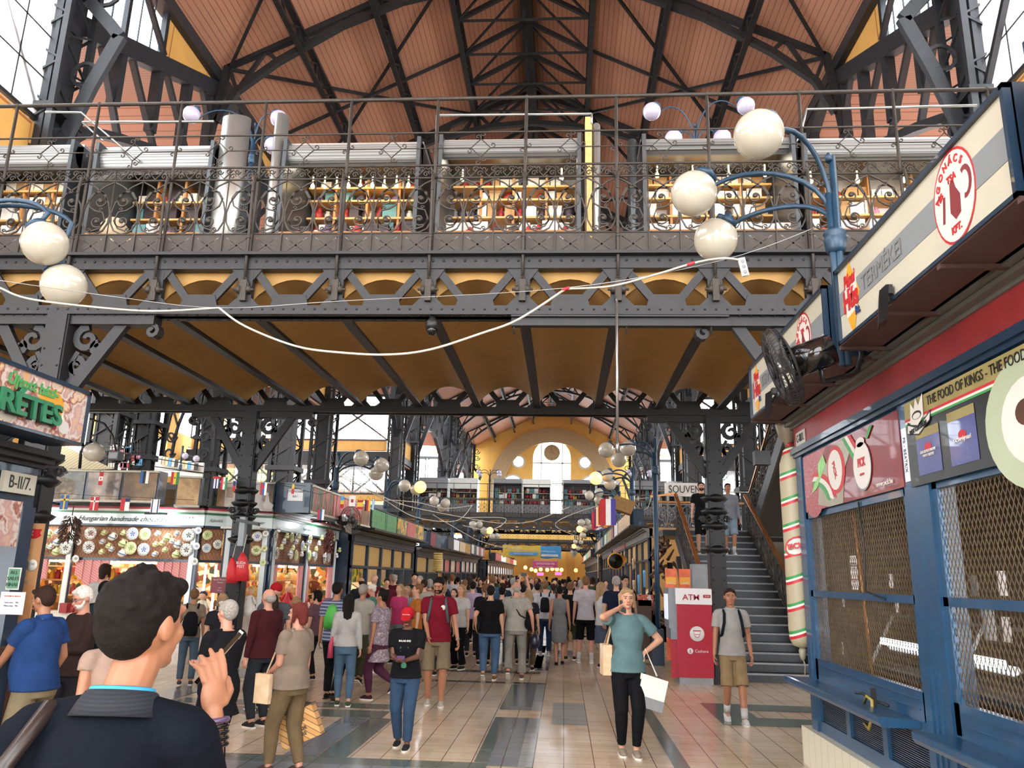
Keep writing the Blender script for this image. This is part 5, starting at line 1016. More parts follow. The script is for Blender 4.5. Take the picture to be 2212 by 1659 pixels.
for i, (yy, zz, r, m) in enumerate(((6.55, 3.26, .1, 'tri_white'), (6.9, 3.2, .1, 'sign_cream'), (7.25, 3.24, .08, 'tri_white'), (7.5, 3.38, .16, 'logo_orange'), (6.2, 3.22, .1, 'sign_cream'), (7.75, 3.2, .07, 'tri_white'), (7.0, 3.35, .04, 'logo_red'), (7.35, 3.3, .03, 'logo_maroon'), (7.6, 3.18, .03, 'logo_red'))):
    b = MB(); b.prism([(r * 1.3 * math.cos(2 * PI * k / 14), r * math.sin(2 * PI * k / 14)) for k in range(14)], (-5.199 + .0006 * i, yy, zz), UY, UZ, (.0005, 0, 0)); ob('printed_pastry', b, m, t)
mat('sign_green', '#2f7a56', .4, 0, .05); mat('sign_green2', '#4f9e58', .4, 0, .05)
text('Újtott házi-', (-5.19, 7.2, 3.5), UY, UZ, .1, 'sign_green2', t, shear=.15, bold=.006, wx=1.15); text('RÉTES', (-5.16, 7.13, 3.26), UY, UZ, .2, 'black', t, th=.02, bold=.012, wx=1.2, shear=-.05); text('RÉTES', (-5.135, 7.15, 3.27), UY, UZ, .2, 'sign_green', t, th=.03, bold=.008, wx=1.2, shear=-.05)
p0, p1 = AX(25, 1010, -5.66), AX(84, 985, -5.66)
b = MB(); b.box(-5.69, -5.65, 7.62, 8.12, 2.52, 2.73); o = tag(ob('stall_number_plate', b, 'sign_cream'), 'cream number plate on the blue pastry stall fascia', 'plate'); text('B-II/7.', (-5.645, 7.87, 2.625), UY, UZ, .13, 'black', o, wx=.8)
a_, c_ = AX(0, 1016, -5.64), AX(75, 1150, -5.64); b = MB(); b.box(-5.66, -5.64, 6.6, 7.95, 1.98, 2.44); o = tag(ob('menu_poster', b, 'pastry_print'), 'pastry poster with cream lettering under the number plate', 'poster')
for k in range(9): text(['Cseresznyés rétes', 'Meggyes', 'Almás-mákos rétes', 'Strudel with cherry', 'Túrós rétes'][k % 5], (-5.635, 7.5, 2.4 - k * .045), UY, UZ, .018, 'sign_cream', o)
b = MB(); b.obox((-5.8, 8.3, 1.72), (.2, 0, -.0), (0, .012, 0), (.0, 0, .52)); 
stripes('menu_orange', ['#c8794f', '#c28a5c', '#bf8f62'], 'Z', 2.4, .6); o = ob('menu_board', b, 'menu_orange'); o = tag(o, 'tall orange price board with a red ribbon heading beside the pastry stall', 'menu board')
b2 = MB(); b2.prism([(-.19, 0), (.14, 0), (.19, .03), (.17, .06), (.19, .1), (-.19, .1)], (-5.8, 8.285, 2.08), UX, UZ, (0, .003, 0)); ob('ribbon', b2, 'logo_red', o)
text('RÉTESEK', (-5.83, 8.28, 2.13), UX, UZ, .05, 'tri_white', o)
for k, s_ in enumerate(('RÉTESEK', 'ALMÁS-TÚRÓS', 'MÁKOS-TÚRÓS', 'MEGGYES-TÚRÓS', 'ALMÁS-MÁKOS', 'MEGGYES-MÁKOS', 'MÁKOS', 'KAPROS', 'ALMÁS', 'ALMÁS-MEGGYES', 'TÖKÖS')[1:]): text(s_, (-5.83, 8.284, 1.98 - k * .08 - (.04 if k > 2 else 0)), UX, UZ, .03, 'text_grey', o, wx=.9)
b = MB(); b.lathe([(.06, 0), (.06, .004)], (-5.66, 8.284, 1.8), (0, -1, 0), 20, sx=1); ob('price_disc', b, 'tri_white', o); text('590', (-5.66, 8.278, 1.81), UX, UZ, .03, 'text_grey', o)
for i, (px, py, w_, h, m) in enumerate(((30, 1250, .14, .22, 'sign_green'), (26, 1303, .26, .22, 'paper'))):
    p = AY(px, py, 7.95); b = MB(); b.box(p.x - w_ / 2, p.x + w_ / 2, 7.945, 7.95, p.z - h / 2, p.z + h / 2); o = ob('paper_notice', b, 'paper' if i else 'tri_white')
    tag(o, 'white paper with small print taped to the blue post, left' if i else 'green notice with a white border taped to the blue post, left', 'notice')
    if not i: b = MB(); b.box(p.x - w_ / 2 + .012, p.x + w_ / 2 - .012, 7.94, 7.945, p.z - h / 2 + .012, p.z + h / 2 - .012); ob('notice_field', b, m, o); text('ALL\nSALES\nFINAL', (p.x, 7.936, p.z), UX, UZ, .035, 'black', o, lsp=1.2)
    else: text('Szezonális és diszkont', (p.x, 7.94, p.z + .07), UX, UZ, .014, 'logo_red', o); text('Túrós rétes    790,-\nMákos rétes   790,-', (p.x, 7.94, p.z - .01), UX, UZ, .014, 'navy', o, lsp=1.6)
b = MB(); b.box(-6.4, -5.62, 8.2, 8.9, 0, 1.05); o = ob('wooden_counter', b, 'wood_dark'); tag(o, 'dark reddish wooden counter under the orange price board', 'counter'); b = MB(); b.box(-6.45, -5.55, 8.18, 8.95, 1.05, 1.09); ob('counter_top', b, 'steel', o)
# ================================================================== CHOCOLATE AND CERAMICS STALL
mat('band_white', '#cfdcdc', .3, 0, .04, 3, coat=.4); mat('stripe_red', '#a02c34', .4, 0, .05); mat('stripe_green', '#2c6a45', .4, 0, .05); mat('weave', '#bd8464', .8, 0, .2, 20); mat('red_cloth', '#b54048', .7, 0, .1, 20); mat('cool_light', '#ffffff', .3, 0, 0, emit=3, ecol='#f2f8ff')
stripes('gingham', ['#c8575c', '#e4cfc8', '#b5424a', '#dca8a4'], (.6, .6, 1), .05, .8)
blotch('stall_goods', ['#7a3a22', '#c98a3a', '#e2c27a', '#a0392c', '#5c3a24', '#d9862c', '#f0e2c0', '#8c5a2c', '#3f4a2c'], 9, .5, .1, 'cell'); blotch('red_stock', ['#7e1f2a', '#b5323a', '#d9cfc4', '#5a1a2a', '#c25a3a'], 11, .5, .1, 'cell')
blotch('photo_herbs', ['#2c3327', '#4f5a45', '#23201f', '#5c5448', '#8c8470'], 5, .4, .3); blotch('photo_mushroom', ['#2a2523', '#3a322f', '#7d6a5a', '#a89072', '#3f3a3a'], 1.7, .4, .3); blotch('photo_basket', ['#5a4432', '#6a5a3c', '#8f6a45', '#4a5a34', '#5f3a40'], 2.2, .4, .3)
blotch('photo_tan', ['#6a4a30', '#9a7448', '#c2a070', '#54402f'], 1.8, .4, .3); blotch('photo_pepper', ['#d1564a', '#b53a38', '#4a6a3f', '#22201f', '#d97a5c'], 3, .4, .3, stretch=(1, 3, .6)); blotch('photo_pink', ['#c25a5c', '#d9786f', '#a84a4c', '#e2a08c'], 3, .4, .3, stretch=(1, 3, .8)); blotch('photo_nuts', ['#8f3f3a', '#b56a55', '#6a2f2c', '#c98a70'], 12, .4, .3)
mat('counter_light', '#d9d4c8', .4)
cs = thing('market_stall', 'brightly lit chocolate and souvenir stall hung with painted plates, left', 'market stall', (-7, 17, 0))
PL = [(-13.5, 15.85), (-7.3, 15.85), (-6.98, 16.12), (-6.14, 16.5), (-6.12, 21.4)]
def seg(i): p, q = V((*PL[i], 0)), V((*PL[i + 1], 0)); u = (q - p).normalized(); return p, (q - p).length, u, V((u.y, -u.x, 0))
def sbox(b, i, t0, t1, d0, d1, z0, z1):
    p, L, u, n = seg(i); a = p + u * t0; c = p + u * t1; vs = [x + n * d + UZ * z for x in (a, c) for d in (d0, d1) for z in (z0, z1)]
    b.add(vs, [(0, 1, 3, 2), (4, 6, 7, 5), (0, 4, 5, 1), (2, 3, 7, 6), (0, 2, 6, 4), (1, 5, 7, 3)], False)
for nm_, m, d0, d1, z0, z1 in (('name_band', 'band_white', -.1, .04, 2.66, 2.88), ('edge_trim', 'blue_paint', -.1, .06, 2.62, 2.66), ('stripe', 'stripe_green', -.1, .07, 2.88, 2.92), ('stripe', 'tri_white', -.1, .1, 2.92, 2.97), ('stripe', 'stripe_red', -.1, .13, 2.97, 3.01), ('edge_trim', 'black', -.5, .14, 3.01, 3.06)):
    b = MB(); [sbox(b, i, 0, seg(i)[1], d0, d1, z0, z1) for i in range(4)]; ob(nm_, b, m, cs)
b = MB(); [sbox(b, i, 0, seg(i)[1], -.12, -.09, 1.98, 2.62) for i in range(4)]; ob('woven_panel', b, 'weave', cs)
b = MB()
for i in range(4):
    p, L, u, n = seg(i); W = L
    for d in (1, -1):
        c = -.34
        while c < W:
            a0, a1 = (c, c + .34) if d > 0 else (c + .34, c); lo, hi = max(0, min(a0, a1)), min(W, max(a0, a1))
            if hi > lo:
                f = lambda a: ((a - a0) / (a1 - a0)) * .64
                A, B_ = (lo, hi); b.bar(p + u * A + n * -.02 + UZ * (1.98 + f(A)), p + u * B_ + n * -.02 + UZ * (1.98 + f(B_)), .006, .004, n)
            c += .07
ob('wire_mesh', b, 'mesh_metal', cs)
b = MB(); [sbox(b, i, 0, seg(i)[1], -.1, .03, 1.93, 1.98) for i in range(4)]
for i, ts in ((0, [3.05 - .45 + .85, 6.1]), (2, [.02, .86]), (3, [.05, 2.25, 4.75])):
    for t_ in ts: sbox(b, i, t_ - .03, t_ + .03, -.08, .04, .9, 2.64)
ob('window_frame', b, 'blue_paint', cs)
for i, ts in ((0, [3.45, 6.02]), (2, [.08, .8]), (3, [.15, 2.35, 4.65])):
    for t_ in ts: b = MB(); sbox(b, i, t_ - .05, t_ + .05, .03, .06, .9, 2.6); ob('white_post', b, 'band_white', cs)
b = MB(); [sbox(b, i, 0, seg(i)[1], -.9, .25, 0, .9) for i in (0, 3)]; [sbox(b, i, 0, seg(i)[1], -.3, .05, 0, .9) for i in (1, 2)]; ob('counter', b, 'counter_light', cs)
b = MB(); b.box(-13.5, -7.4, 17.3, 17.35, 0, 2.6); b.box(-7.45, -7.4, 17.3, 21.4, 0, 2.6); b.box(-7.4, -6.2, 21.35, 21.4, 0, 2.6); ob('back_wall', b, 'stall_goods', cs)
b = MB(); b.box(-13.5, -6.2, 16.0, 21.4, 2.62, 2.66); b.box(-13.5, -6.0, 16.3, 21.4, 3.06, 3.1); ob('roof', b, 'sign_cream', cs)
for i, (a, c) in enumerate(((.2, 3.3), (3.6, 5.95))):
    for z, m in ((1.2, 'stall_goods'), (1.5, 'stall_goods'), (1.78, 'red_cloth')):
        b = MB(); sbox(b, 0, a, c, -.9, -.5, z, z + .03); ob('shelf', b, 'wood_light', cs)
for i, t0, t1 in ((0, 3.6, 4.3), (0, 5.3, 5.95), (0, 2.3, 3.0), (3, .2, .5), (3, 1.95, 2.2), (3, 2.4, 2.7), (3, 4.3, 4.6)):
    b = MB(); p, L, u, n = seg(i); k = 8; 
    for j in range(k): a = t0 + (t1 - t0) * j / k; sbox(b, i, a, a + (t1 - t0) / k, -.03, .0 + .025 * (j % 2), 1.3 + .08 * abs(j - k / 2) if t1 - t0 > .5 else .95, 1.93)
    ob('curtain', b, 'gingham', cs)
for i, t0, t1 in ((0, .3, 3.2), (0, 3.7, 5.9), (3, .3, 2.1), (3, 2.5, 4.5)): b = MB(); sbox(b, i, t0, t1, -.45, -.4, 1.88, 1.92); ob('strip_light', b, 'cool_light', cs)
for t0, t1, i in ((.1, .14, 1), (.3, .34, 1), (.12, .16, 2)): b = MB(); sbox(b, i, t0, t1, -.02, .0, .95, 1.9); ob('strip_light', b, 'cool_light', cs)
for j, (x, y, sx, sy, en) in enumerate(((-9.5, 16.5, 4.5, .8, 38), (-6.8, 18.9, .8, 4.2, 34))):
    L = bpy.data.lights.new('stall_light', 'AREA'); L.shape = 'RECTANGLE'; L.size = sx; L.size_y = sy; L.energy = en; L.color = (1, .93, .82); lo = bpy.data.objects.new('stall_lamp', L); COL.objects.link(lo); lo.location = (x, y, 2.58)
for j, (px, py) in enumerate(((85, 1112), (345, 1113), (690, 1130))):
    p = AY(px, py, 15.6) if j < 2 else AX(px, py, -5.9); b = MB(); b.box(p.x - .22, p.x + .22, p.y - .2, p.y - .12, p.z, p.z + .04); o = tag(ob('sign_lamp', b, 'black'), 'small black lamp shining on the white name band, %s' % ['left end', 'middle', 'right side'][j], 'lamp', None)
    L = bpy.data.lights.new('spot', 'AREA'); L.size = .3; L.energy = 7; L.color = (.9, .97, 1); lo = bpy.data.objects.new('sign_light', L); COL.objects.link(lo); lo.location = (p.x, p.y - .1, p.z - .02) if j < 2 else (p.x + .3, p.y, p.z); lo.rotation_euler = (math.radians(50), 0, 0) if j < 2 else (0, math.radians(60), 0)
text('Hungarian handmade chocolate', AY(265, 1121, 15.8), UX, UZ, .1, 'iron_dark', cs, shear=.45, wx=1.05); text('* * * *', AY(405, 1120, 15.8), UX, UZ, .07, 'text_grey', cs)
p, L, u, n = seg(1); text('Ajándék', p + u * .2 + n * .05 + UZ * 2.77, u, UZ, .06, 'text_grey', cs, shear=.4); p, L, u, n = seg(2); text('Flower', p + u * .62 + n * .05 + UZ * 2.77, u, UZ, .07, 'iron_dark', cs, shear=.4); p, L, u, n = seg(3); text('Ungaria  Handmade', p + u * 2.2 + n * .05 + UZ * 2.77, u, UZ, .06, 'sign_grey', cs, shear=.3)
# picture boxes above
def picture_box(p, q, z0, z1, mats, lab, depth=.35, frame='sign_cream', endm='blue_paint', grp='picture boxes over the left stalls'):
    p = V((*p, 0)); q = V((*q, 0)); u = (q - p).normalized(); n = V((u.y, -u.x, 0)); L = (q - p).length; t = thing('picture_box', lab, 'sign box', (p + q) / 2 + UZ * z0, 0, grp)
    b = MB(); vs = [x + n * d + UZ * z for x in (p, q) for d in (-depth, -.02) for z in (z0, z1)]; F = [(0, 1, 3, 2), (4, 6, 7, 5), (0, 4, 5, 1), (2, 3, 7, 6), (0, 2, 6, 4), (1, 5, 7, 3)]; b.add(vs, F, False); ob('box', b, endm, t)
    for i, m in enumerate(mats):
        a, c = p + u * (L * i / len(mats) + .03), p + u * (L * (i + 1) / len(mats) - .03); b = MB(); b.add([x + n * d + UZ * z for x in (a, c) for d in (-.02, 0) for z in (z0 + .04, z1 - .05)], F, False); ob('picture', b, m, t)
    for z in (z0, z1 - .04): b = MB(); b.add([x + n * d + UZ * (z + e) for x in (p, q) for d in (-.03, .015) for e in (0, .04)], F, False); ob('frame_edge', b, frame, t)
    return t
picture_box((-10.35, 15.3), (-8.1, 15.3), 3.06, 3.7, ['photo_herbs', 'photo_mushroom', 'photo_basket'], 'long dark picture box with mushrooms and herbs above the chocolate stall')
picture_box((-11.6, 15.3), (-10.95, 15.3), 3.06, 3.7, ['photo_nuts'], 'short picture box of red nuts, partly behind the pastry stall')
b = MB(); b.box(-10.92, -10.38, 15.32, 15.7, 3.02, 3.66); tag(ob('blue_box', b, 'blue_paint'), 'plain dark blue box between two picture boxes', 'box')
picture_box((-7.75, 15.35), (-7.3, 15.5), 3.0, 3.62, ['photo_tan'], 'small tan picture box behind the little flags, right of the mushroom box')
picture_box((-7.25, 16.1), (-6.0, 16.1), 3.0, 3.6, ['photo_tan', 'photo_mushroom'], 'brown picture box with a white goose, behind the black bracketed column')
b = MB(); p = AY(577, 1085, 16.0); b.loft([(p.x, 16.06, p.z - .18, .09, .02), (p.x, 16.06, p.z - .05, .12, .02), (p.x - .02, 16.06, p.z + .02, .05, .02), (p.x - .03, 16.06, p.z + .14, .035, .02)], 12); b.ball((p.x - .04, 16.06, p.z + .17), .04, 8, 1, .5, 1); tag(ob('goose_cutout', b, 'tri_white'), 'white goose figure on the brown picture box', 'goose figure')
b = MB(); b.box(-5.98, -5.25, 16.12, 16.5, 2.98, 3.6); o = ob('blue_box', b, 'blue_paint'); tag(o, 'dark blue box end with a small white direction card', 'box'); c = MB(); c.box(-5.72, -5.4, 16.11, 16.12, 3.22, 3.46); ob('direction_card', c, 'paper', o); text('ÉTEKKOSÁR\nR3 /', (-5.56, 16.1, 3.36), UX, UZ, .045, 'black', o, lsp=1.6)
picture_box((-5.2, 16.15), (-5.2, 19.2), 2.98, 3.56, ['photo_pepper', 'photo_pink'], 'picture box of red and green vegetables facing the aisle')
picture_box((-5.2, 19.3), (-5.2, 21.2), 2.98, 3.52, ['photo_pink', 'photo_tan'], 'pink picture box behind the string of national flags')
# striped awning and wire grids of the side gallery beyond
mat('awning', '#d6cfa2', .7); stripes('awning_stripe', ['#d9d2a8', '#a89f70'], 'X', .12, .7, [.8, .2])
b = MB(); a1, a2, a3, a4 = AY(118, 975, 17), AY(235, 1012, 17), AY(150, 1012, 17), AY(112, 1000, 17); b.add([AY(112, 950, 19), AY(245, 1013, 17), AY(100, 1018, 17)], [(0, 1, 2)]); o = tag(ob('awning', b, 'awning_stripe'), 'pale ribbed awning roof behind the pastry stall sign', 'awning')
# ---------------------------------------------------------------- ceramics
def ring_plate(m1, m2, m3):
    t = thing('ceramic_plate', None, None, (0, 0, 0)); b = MB(); b.lathe([(.5, 0), (1, -.16), (1.0, -.2), (.55, -.08), (.0, -.07)], (0, 0, 0), UY, 26); ob('plate_body', b, m1, t, world=False)
    b = MB()
    for k in range(12): a = k * PI / 6; b.obox((.8 * math.cos(a), -.165, .8 * math.sin(a)), (.07 * math.cos(a), 0, .07 * math.sin(a)), (0, .01, 0), (-.05 * math.sin(a), 0, .05 * math.cos(a)))
    b.strip(arc(0, 0, .56, 0, 360, 20), .05, (0, -.1, 0), UX, UZ, (0, -1, 0), .01); b2 = MB()
    for k in range(5): a = k * 2 * PI / 5 + .4; b.ball((.3 * math.cos(a), -.09, .3 * math.sin(a)), .14, 8, 1, .15, 1)
    b.ball((0, -.09, 0), .12, 8, 1, .2, 1); ob('painted_pattern', b, m2, t, world=False); return t
mat('glaze_white', '#e3e4d8', .15, 0, .04, 5, coat=.8); mat('glaze_brown', '#8a5a48', .2, 0, .05, 5, coat=.8); mat('glaze_yellow', '#dfe0a8', .15, 0, .04, 5, coat=.8); mat('pt_blue', '#5470b0', .25); mat('pt_dark', '#3a3f48', .25); mat('pt_green', '#7a9a4c', .25); mat('pt_brown', '#6e3f34', .25)
PK = {'wb': ('glaze_white', 'pt_blue', 0), 'wd': ('glaze_white', 'pt_dark', 0), 'yg': ('glaze_yellow', 'pt_green', 0), 'br': ('glaze_white', 'pt_brown', 0)}
PT = {k: tree(ring_plate(*v)) for k, v in PK.items()}
wds = {'wb': 'white plate painted blue', 'wd': 'white plate painted in dark grey', 'yg': 'yellowish plate with green flowers', 'br': 'white plate painted brown'}
plates = [('br', 197, 1152, 14, 'upper, right of the white post'), ('wd', 193, 1182, 14, 'lower, right of the white post'), ('wb', 287, 1153, 14, 'upper left of the middle four'), ('yg', 314, 1154, 14, 'upper right of the middle four'), ('yg', 283, 1184, 14, 'lower left of the middle four'), ('wb', 311, 1187, 14, 'lower right of the middle four'), ('wd', 142, 1184, 14, 'below the dark chili bunch'), ('yg', 66, 1153, 14, 'far left, upper'), ('wb', 68, 1179, 12, 'far left, lower'), ('br', 170, 1171, 7, 'small one on the white post'), ('wd', 408, 1156, 14, 'upper, beside the corner post'), ('wd', 403, 1188, 14, 'lower, beside the corner post'), ('wb', 429, 1146, 8, 'small, top of the corner post'), ('wb', 425, 1180, 8, 'small, middle of the corner post'), ('wd', 421, 1213, 8, 'small, bottom of the corner post'), ('wd', 164, 1207, 8, 'low on the left white post')]
for k, px, py, r, d in plates: c = AY(px, py, 15.76); dup(PT[k], TM(c, 0, r * c.y / 1740), wds[k] + ' on the stall front, ' + d, 'painted plates on the stall front')
for k, px, py, r, d in [('wb', 557, 1159, 11, 'upper, right of the red bags'), ('yg', 555, 1189, 11, 'lower, right of the red bags'), ('br', 575, 1153, 7, 'small, at the inner corner post'), ('yg', 572, 1185, 7, 'small, middle of the inner corner post'), ('yg', 569, 1215, 7, 'small, bottom of the inner corner post')]: c = AP(px, py, V((-6.5, 16.25, 0)), V((.4, -.9, 0))); dup(PT[k], TM(c - V((0, .03, 0)), .4, r * c.y / 1740), wds[k] + ' on the recessed front, ' + d, 'painted plates on the stall front')
for k, px, py, r, d in [('yg', 448, 1156, 11, 'upper on the slanted corner'), ('wb', 446, 1184, 10, 'lower on the slanted corner'), ('wd', 470, 1176, 10, 'right on the slanted corner')]: c = AP(px, py, V((-7.15, 15.93, 0)), V((.64, -.77, 0))); dup(PT[k], TM(c, .7, r * c.y / 1740), wds[k] + ' on the stall front, ' + d, 'painted plates on the stall front')
side = [(594, 1157), (629, 1160), (640, 1163), (596, 1195), (627, 1196), (638, 1200), (668, 1166), (667, 1200), (709, 1204), (700, 1207), (738, 1172), (736, 1206), (680, 1202), (745, 1190), (652, 1180), (722, 1160)]
for i, (px, py) in enumerate(side): c = AX(px, py, -6.06); dup(PT[['wd', 'yg', 'wb', 'wd', 'wb', 'yg'][i % 6]], TM(c, PI / 2, .125), ['white ceramic plate painted in dark grey', 'yellowish ceramic plate with green flowers', 'white ceramic plate painted blue', 'white ceramic plate painted in dark grey', 'white ceramic plate painted blue', 'yellowish ceramic plate with green flowers'][i % 6] + ' seen edge-on along the aisle side of the stall', 'plates along the aisle side')
for k in PT:
    for c in kids(PT[k][0]): bpy.data.objects.remove(c)
    bpy.data.objects.remove(PT[k][0])
def jug(m):
    t = thing('ceramic_jug', None, None); b = MB(); b.lathe([(.3, 0), (.42, .12), (.5, .4), (.4, .62), (.26, .78), (.28, .92), (.34, 1), (.26, 1.0), (.2, .8)], n=14); ob('jug_body', b, m, t, world=False); b = MB(); b.tube([(.26, 0, .9), (.5, 0, .92), (.62, 0, .72), (.56, 0, .45), (.45, 0, .34)], .05, 6); ob('handle', b, m, t, world=False)
    b = MB(); b.lathe([(.505, .34), (.512, .4), (.505, .46)], n=14); ob('painted_band', b, 'pt_blue' if m == 'glaze_white' else 'pt_green', t, world=False); return t
JT = [tree(jug('glaze_white')), tree(jug('glaze_yellow'))]
jugs = [(87, 1143), (101, 1152), (122, 1148), (84, 1167), (121, 1170), (95, 1181), (107, 1180), (119, 1190), (80, 1186), (222, 1150), (240, 1158), (264, 1150), (219, 1169), (262, 1172), (239, 1185), (217, 1191), (261, 1193), (232, 1178), (338, 1152), (358, 1160), (380, 1152), (333, 1175), (382, 1175), (354, 1187), (332, 1196), (378, 1196), (370, 1168), (348, 1172)]
for i, (px, py) in enumerate(jugs):
    c = AY(px, py, 15.74); s_ = (.16 if i % 3 == 1 else .11); M_ = Matrix.Translation(c - V((0, 0, s_ * .5))) @ Matrix.Rotation(.35, 4, 'Y') @ Matrix.Diagonal((s_, s_, s_, 1))
    dup(JT[i % 2], M_, ('small white jug' if i % 2 == 0 else 'small yellowish jug') + ' on the lit stall front, ' + ('left panel' if px < 180 else 'left half of the main panel' if px < 300 else 'right half of the main panel'), 'jugs on the stall front')
for i in range(22):
    px = 600 + i * 6.3; py = 1150 + (i * 37 % 50) + (px - 600) * .12; c = AX(px, py, -6.04); s_ = .12; dup(JT[i % 2], Matrix.Translation(c) @ Matrix.Rotation(PI / 2, 4, 'Z') @ Matrix.Rotation(.3, 4, 'Y') @ Matrix.Diagonal((s_, s_, s_, 1)), 'small %s jug hung along the aisle side of the lit stall' % ('white' if i % 2 == 0 else 'yellowish'), 'jugs along the aisle side')
for T in JT:
    for c in kids(T[0]): bpy.data.objects.remove(c)
    bpy.data.objects.remove(T[0])
def chili(c, w_, h, lab, m='chili_dark'):
    b = MB(); r = random.Random(3)
    for i in range(170):
        z = r.uniform(-.5, .45); a = r.uniform(0, 2 * PI); rr = w_ * .42 * math.sqrt(max(.1, 1 - (z * 1.5) ** 2 * .8)); p = V((c[0] + rr * math.cos(a) * .7, c[1] + rr * math.sin(a) * .7, c[2] + z * h)); q = p + V((math.cos(a) * w_ * .2, math.sin(a) * w_ * .2, -h * .12 + r.uniform(-.02, .02))); b.tube([p, (p + q) / 2 + V((0, 0, .01)), q], [.012, .014, .003], 5)
    b.tube([V(c) + UZ * h * .45, V(c) + UZ * h * .8], .01, 5); return tag(ob('chili_bunch', b, m), lab, 'chili bunch')
mat('chili_dark', '#4f3a30', .55, 0, .3, 20); mat('chili_red', '#5c2322', .4, 0, .3, 20)
chili(AY(152, 1140, 15.0), .42, .52, 'dark dried pepper bunch hanging in front of the plates, left'); chili(AY(711, 1166, 17.0), .22, .5, 'dark red pepper bunch hanging beside the wall fan', 'chili_red')
# goods on the counters and shelves
for i, (t0, t1) in enumerate(((.2, 3.3), (3.6, 5.95))):
    for z, kn in ((.9, [('box', 'red_goods'), ('bundle', 'red_goods'), ('box', 'pale_goods'), ('box', 'purple_goods')]), (1.23, [('jar', 'yellow_goods'), ('bottle', 'red_goods'), ('jar', 'logo_orange'), ('box', 'carton_white')]), (1.53, [('jar', 'logo_orange'), ('bundle', 'yellow_goods'), ('bottle', 'wood_light'), ('jar', 'red_goods')])):
        fill_shelf(-13.5 + t0, -13.5 + t1, 15.6 if z < 1 else 16.55, z, .24, kn, 'small article on the %s of the lit chocolate stall' % ('counter' if z < 1 else 'shelves'), 'goods inside the lit chocolate stall', (.1, .2), .9, .18)
for z, x, kn in ((.9, -5.95, [('bundle', 'red_goods'), ('box', 'red_goods'), ('bundle', 'pale_goods'), ('box', 'purple_goods'), ('bundle', 'pink_goods')]), (1.25, -6.7, [('jar', 'logo_orange'), ('jar', 'yellow_goods'), ('bottle', 'wood_light')]), (1.6, -6.7, [('jar', 'wood_light'), ('jar', 'logo_orange'), ('bottle', 'gold')])):
    y = 16.7
    if z > 1: b = MB(); b.box(-6.85, -6.5, 16.7, 21.2, z - .03, z); tag(ob('display_shelf', b, 'wood_light'), 'lit shelf of jars on the aisle side of the chocolate stall, %s' % ('lower' if z < 1.5 else 'upper'), 'shelf')
    while y < 21.1: w_ = rnd.uniform(.1, .2); k, m = rnd.choice(kn); goods(k, x, y, z, w_, w_, rnd.uniform(.12, .26), m, 'small article on the aisle side of the lit stall', 'goods on the aisle side of the lit stall', {'box': 'box', 'jar': 'jar', 'bottle': 'bottle', 'bundle': 'cloth bundle'}[k]); y += w_ + .02
def doll(c, lab, hair, dress):
    t = thing('doll', lab, 'doll', c, 0, 'dolls in the souvenir stall'); b = MB(); c = V(c); b.ball(c + UZ * .46, .075, 12); b.cyl(c + UZ * .3, c + UZ * .42, .03); ob('doll_body', b, 'skin_light', t); b = MB(); b.ball(c + UZ * .49 + V((0, .02, 0)), .085, 12, 1, .9, .9); ob('doll_hair', b, hair, t); b = MB(); b.lathe([(.17, 0), (.13, .15), (.06, .3), (.05, .38)], c, UZ, 12); b.tube([c + V((.05, 0, .36)), c + V((.13, -.02, .22))], .03, 6); b.tube([c + V((-.05, 0, .36)), c + V((-.13, -.02, .22))], .03, 6); ob('doll_dress', b, dress, t)
mat('skin_light', '#d9a584', .5, 0, .05, 8); mat('blond', '#c9a96a', .6, 0, .2, 30)
for px, py, h, d, l in ((540, 1290, 'blond', 'tri_white', 'blond doll in a white dress in the lit stall, behind the red bags'), (437, 1300, 'black', 'pale_goods', 'dark-haired doll in the lit stall, left of the red bags'), (622, 1282, 'wood_light', 'red', 'doll with a straw hat in the aisle window of the lit stall'), (490, 1318, 'blond', 'red_goods', 'small blond doll on the corner counter')):
    c = AY(px, py, 15.75 if px < 600 else 17.3); doll(c - UZ * .35, l, h, d)
b = MB(); p, q = AY(458, 1246, 15.6), AY(495, 1282, 15.6); b.box(p.x, q.x, 15.58, 15.6, q.z, p.z); o = tag(ob('sign_card', b, 'logo_maroon'), 'dark red price sign with cream lettering at the stall corner', 'sign'); text('Special Hungarian\nPaprika\n\n500\nPrince', ((p.x + q.x) / 2, 15.575, (p.z + q.z) / 2), UX, UZ, .028, 'sign_cream', o, lsp=1.3)
# red souvenir bags hanging from the column
for i, (px, py, w_, h) in enumerate(((502, 1228, .1, .27), (524, 1220, .125, .3))):
    c = AY(px, py, 14.95); t = thing('red_bag', 'red drawstring cloth bag hanging on the black column, %s' % ('left, darker' if i == 0 else 'right, with white print'), 'bag', c, 0, 'red bags on the column')
    b = MB(); b.loft([(c.x + .02, c.y, c.z - h, w_ * 1.1, .06), (c.x, c.y, c.z - h * .3, w_ * 1.05, .09), (c.x - .01, c.y, c.z + h * .4, w_ * .7, .06), (c.x - .02, c.y, c.z + h * .75, .025, .02)], 14); ob('bag_body', b, mat('bag_red', '#c4252c', .6, 0, .08, 8), t)
    b = MB(); b.tube([(c.x - .02, c.y, c.z + h * .7), (c.x - .01, c.y + .1, c.z + h * 1.9)], .008, 5); ob('cord', b, 'sign_cream', t)
    if i: text('BUDA\nPEST', (c.x, c.y - .09, c.z), UX, UZ, .05, 'tri_white', t, lsp=.9)
b = MB(); c = AY(522, 1145, 15.0); b.box(c.x - .06, c.x + .05, 15.0, 15.12, c.z - .3, c.z + .25); tag(ob('clamp_plate', b, 'sign_grey'), 'pale metal plate strapped to the black column above the red bags', 'metal plate')
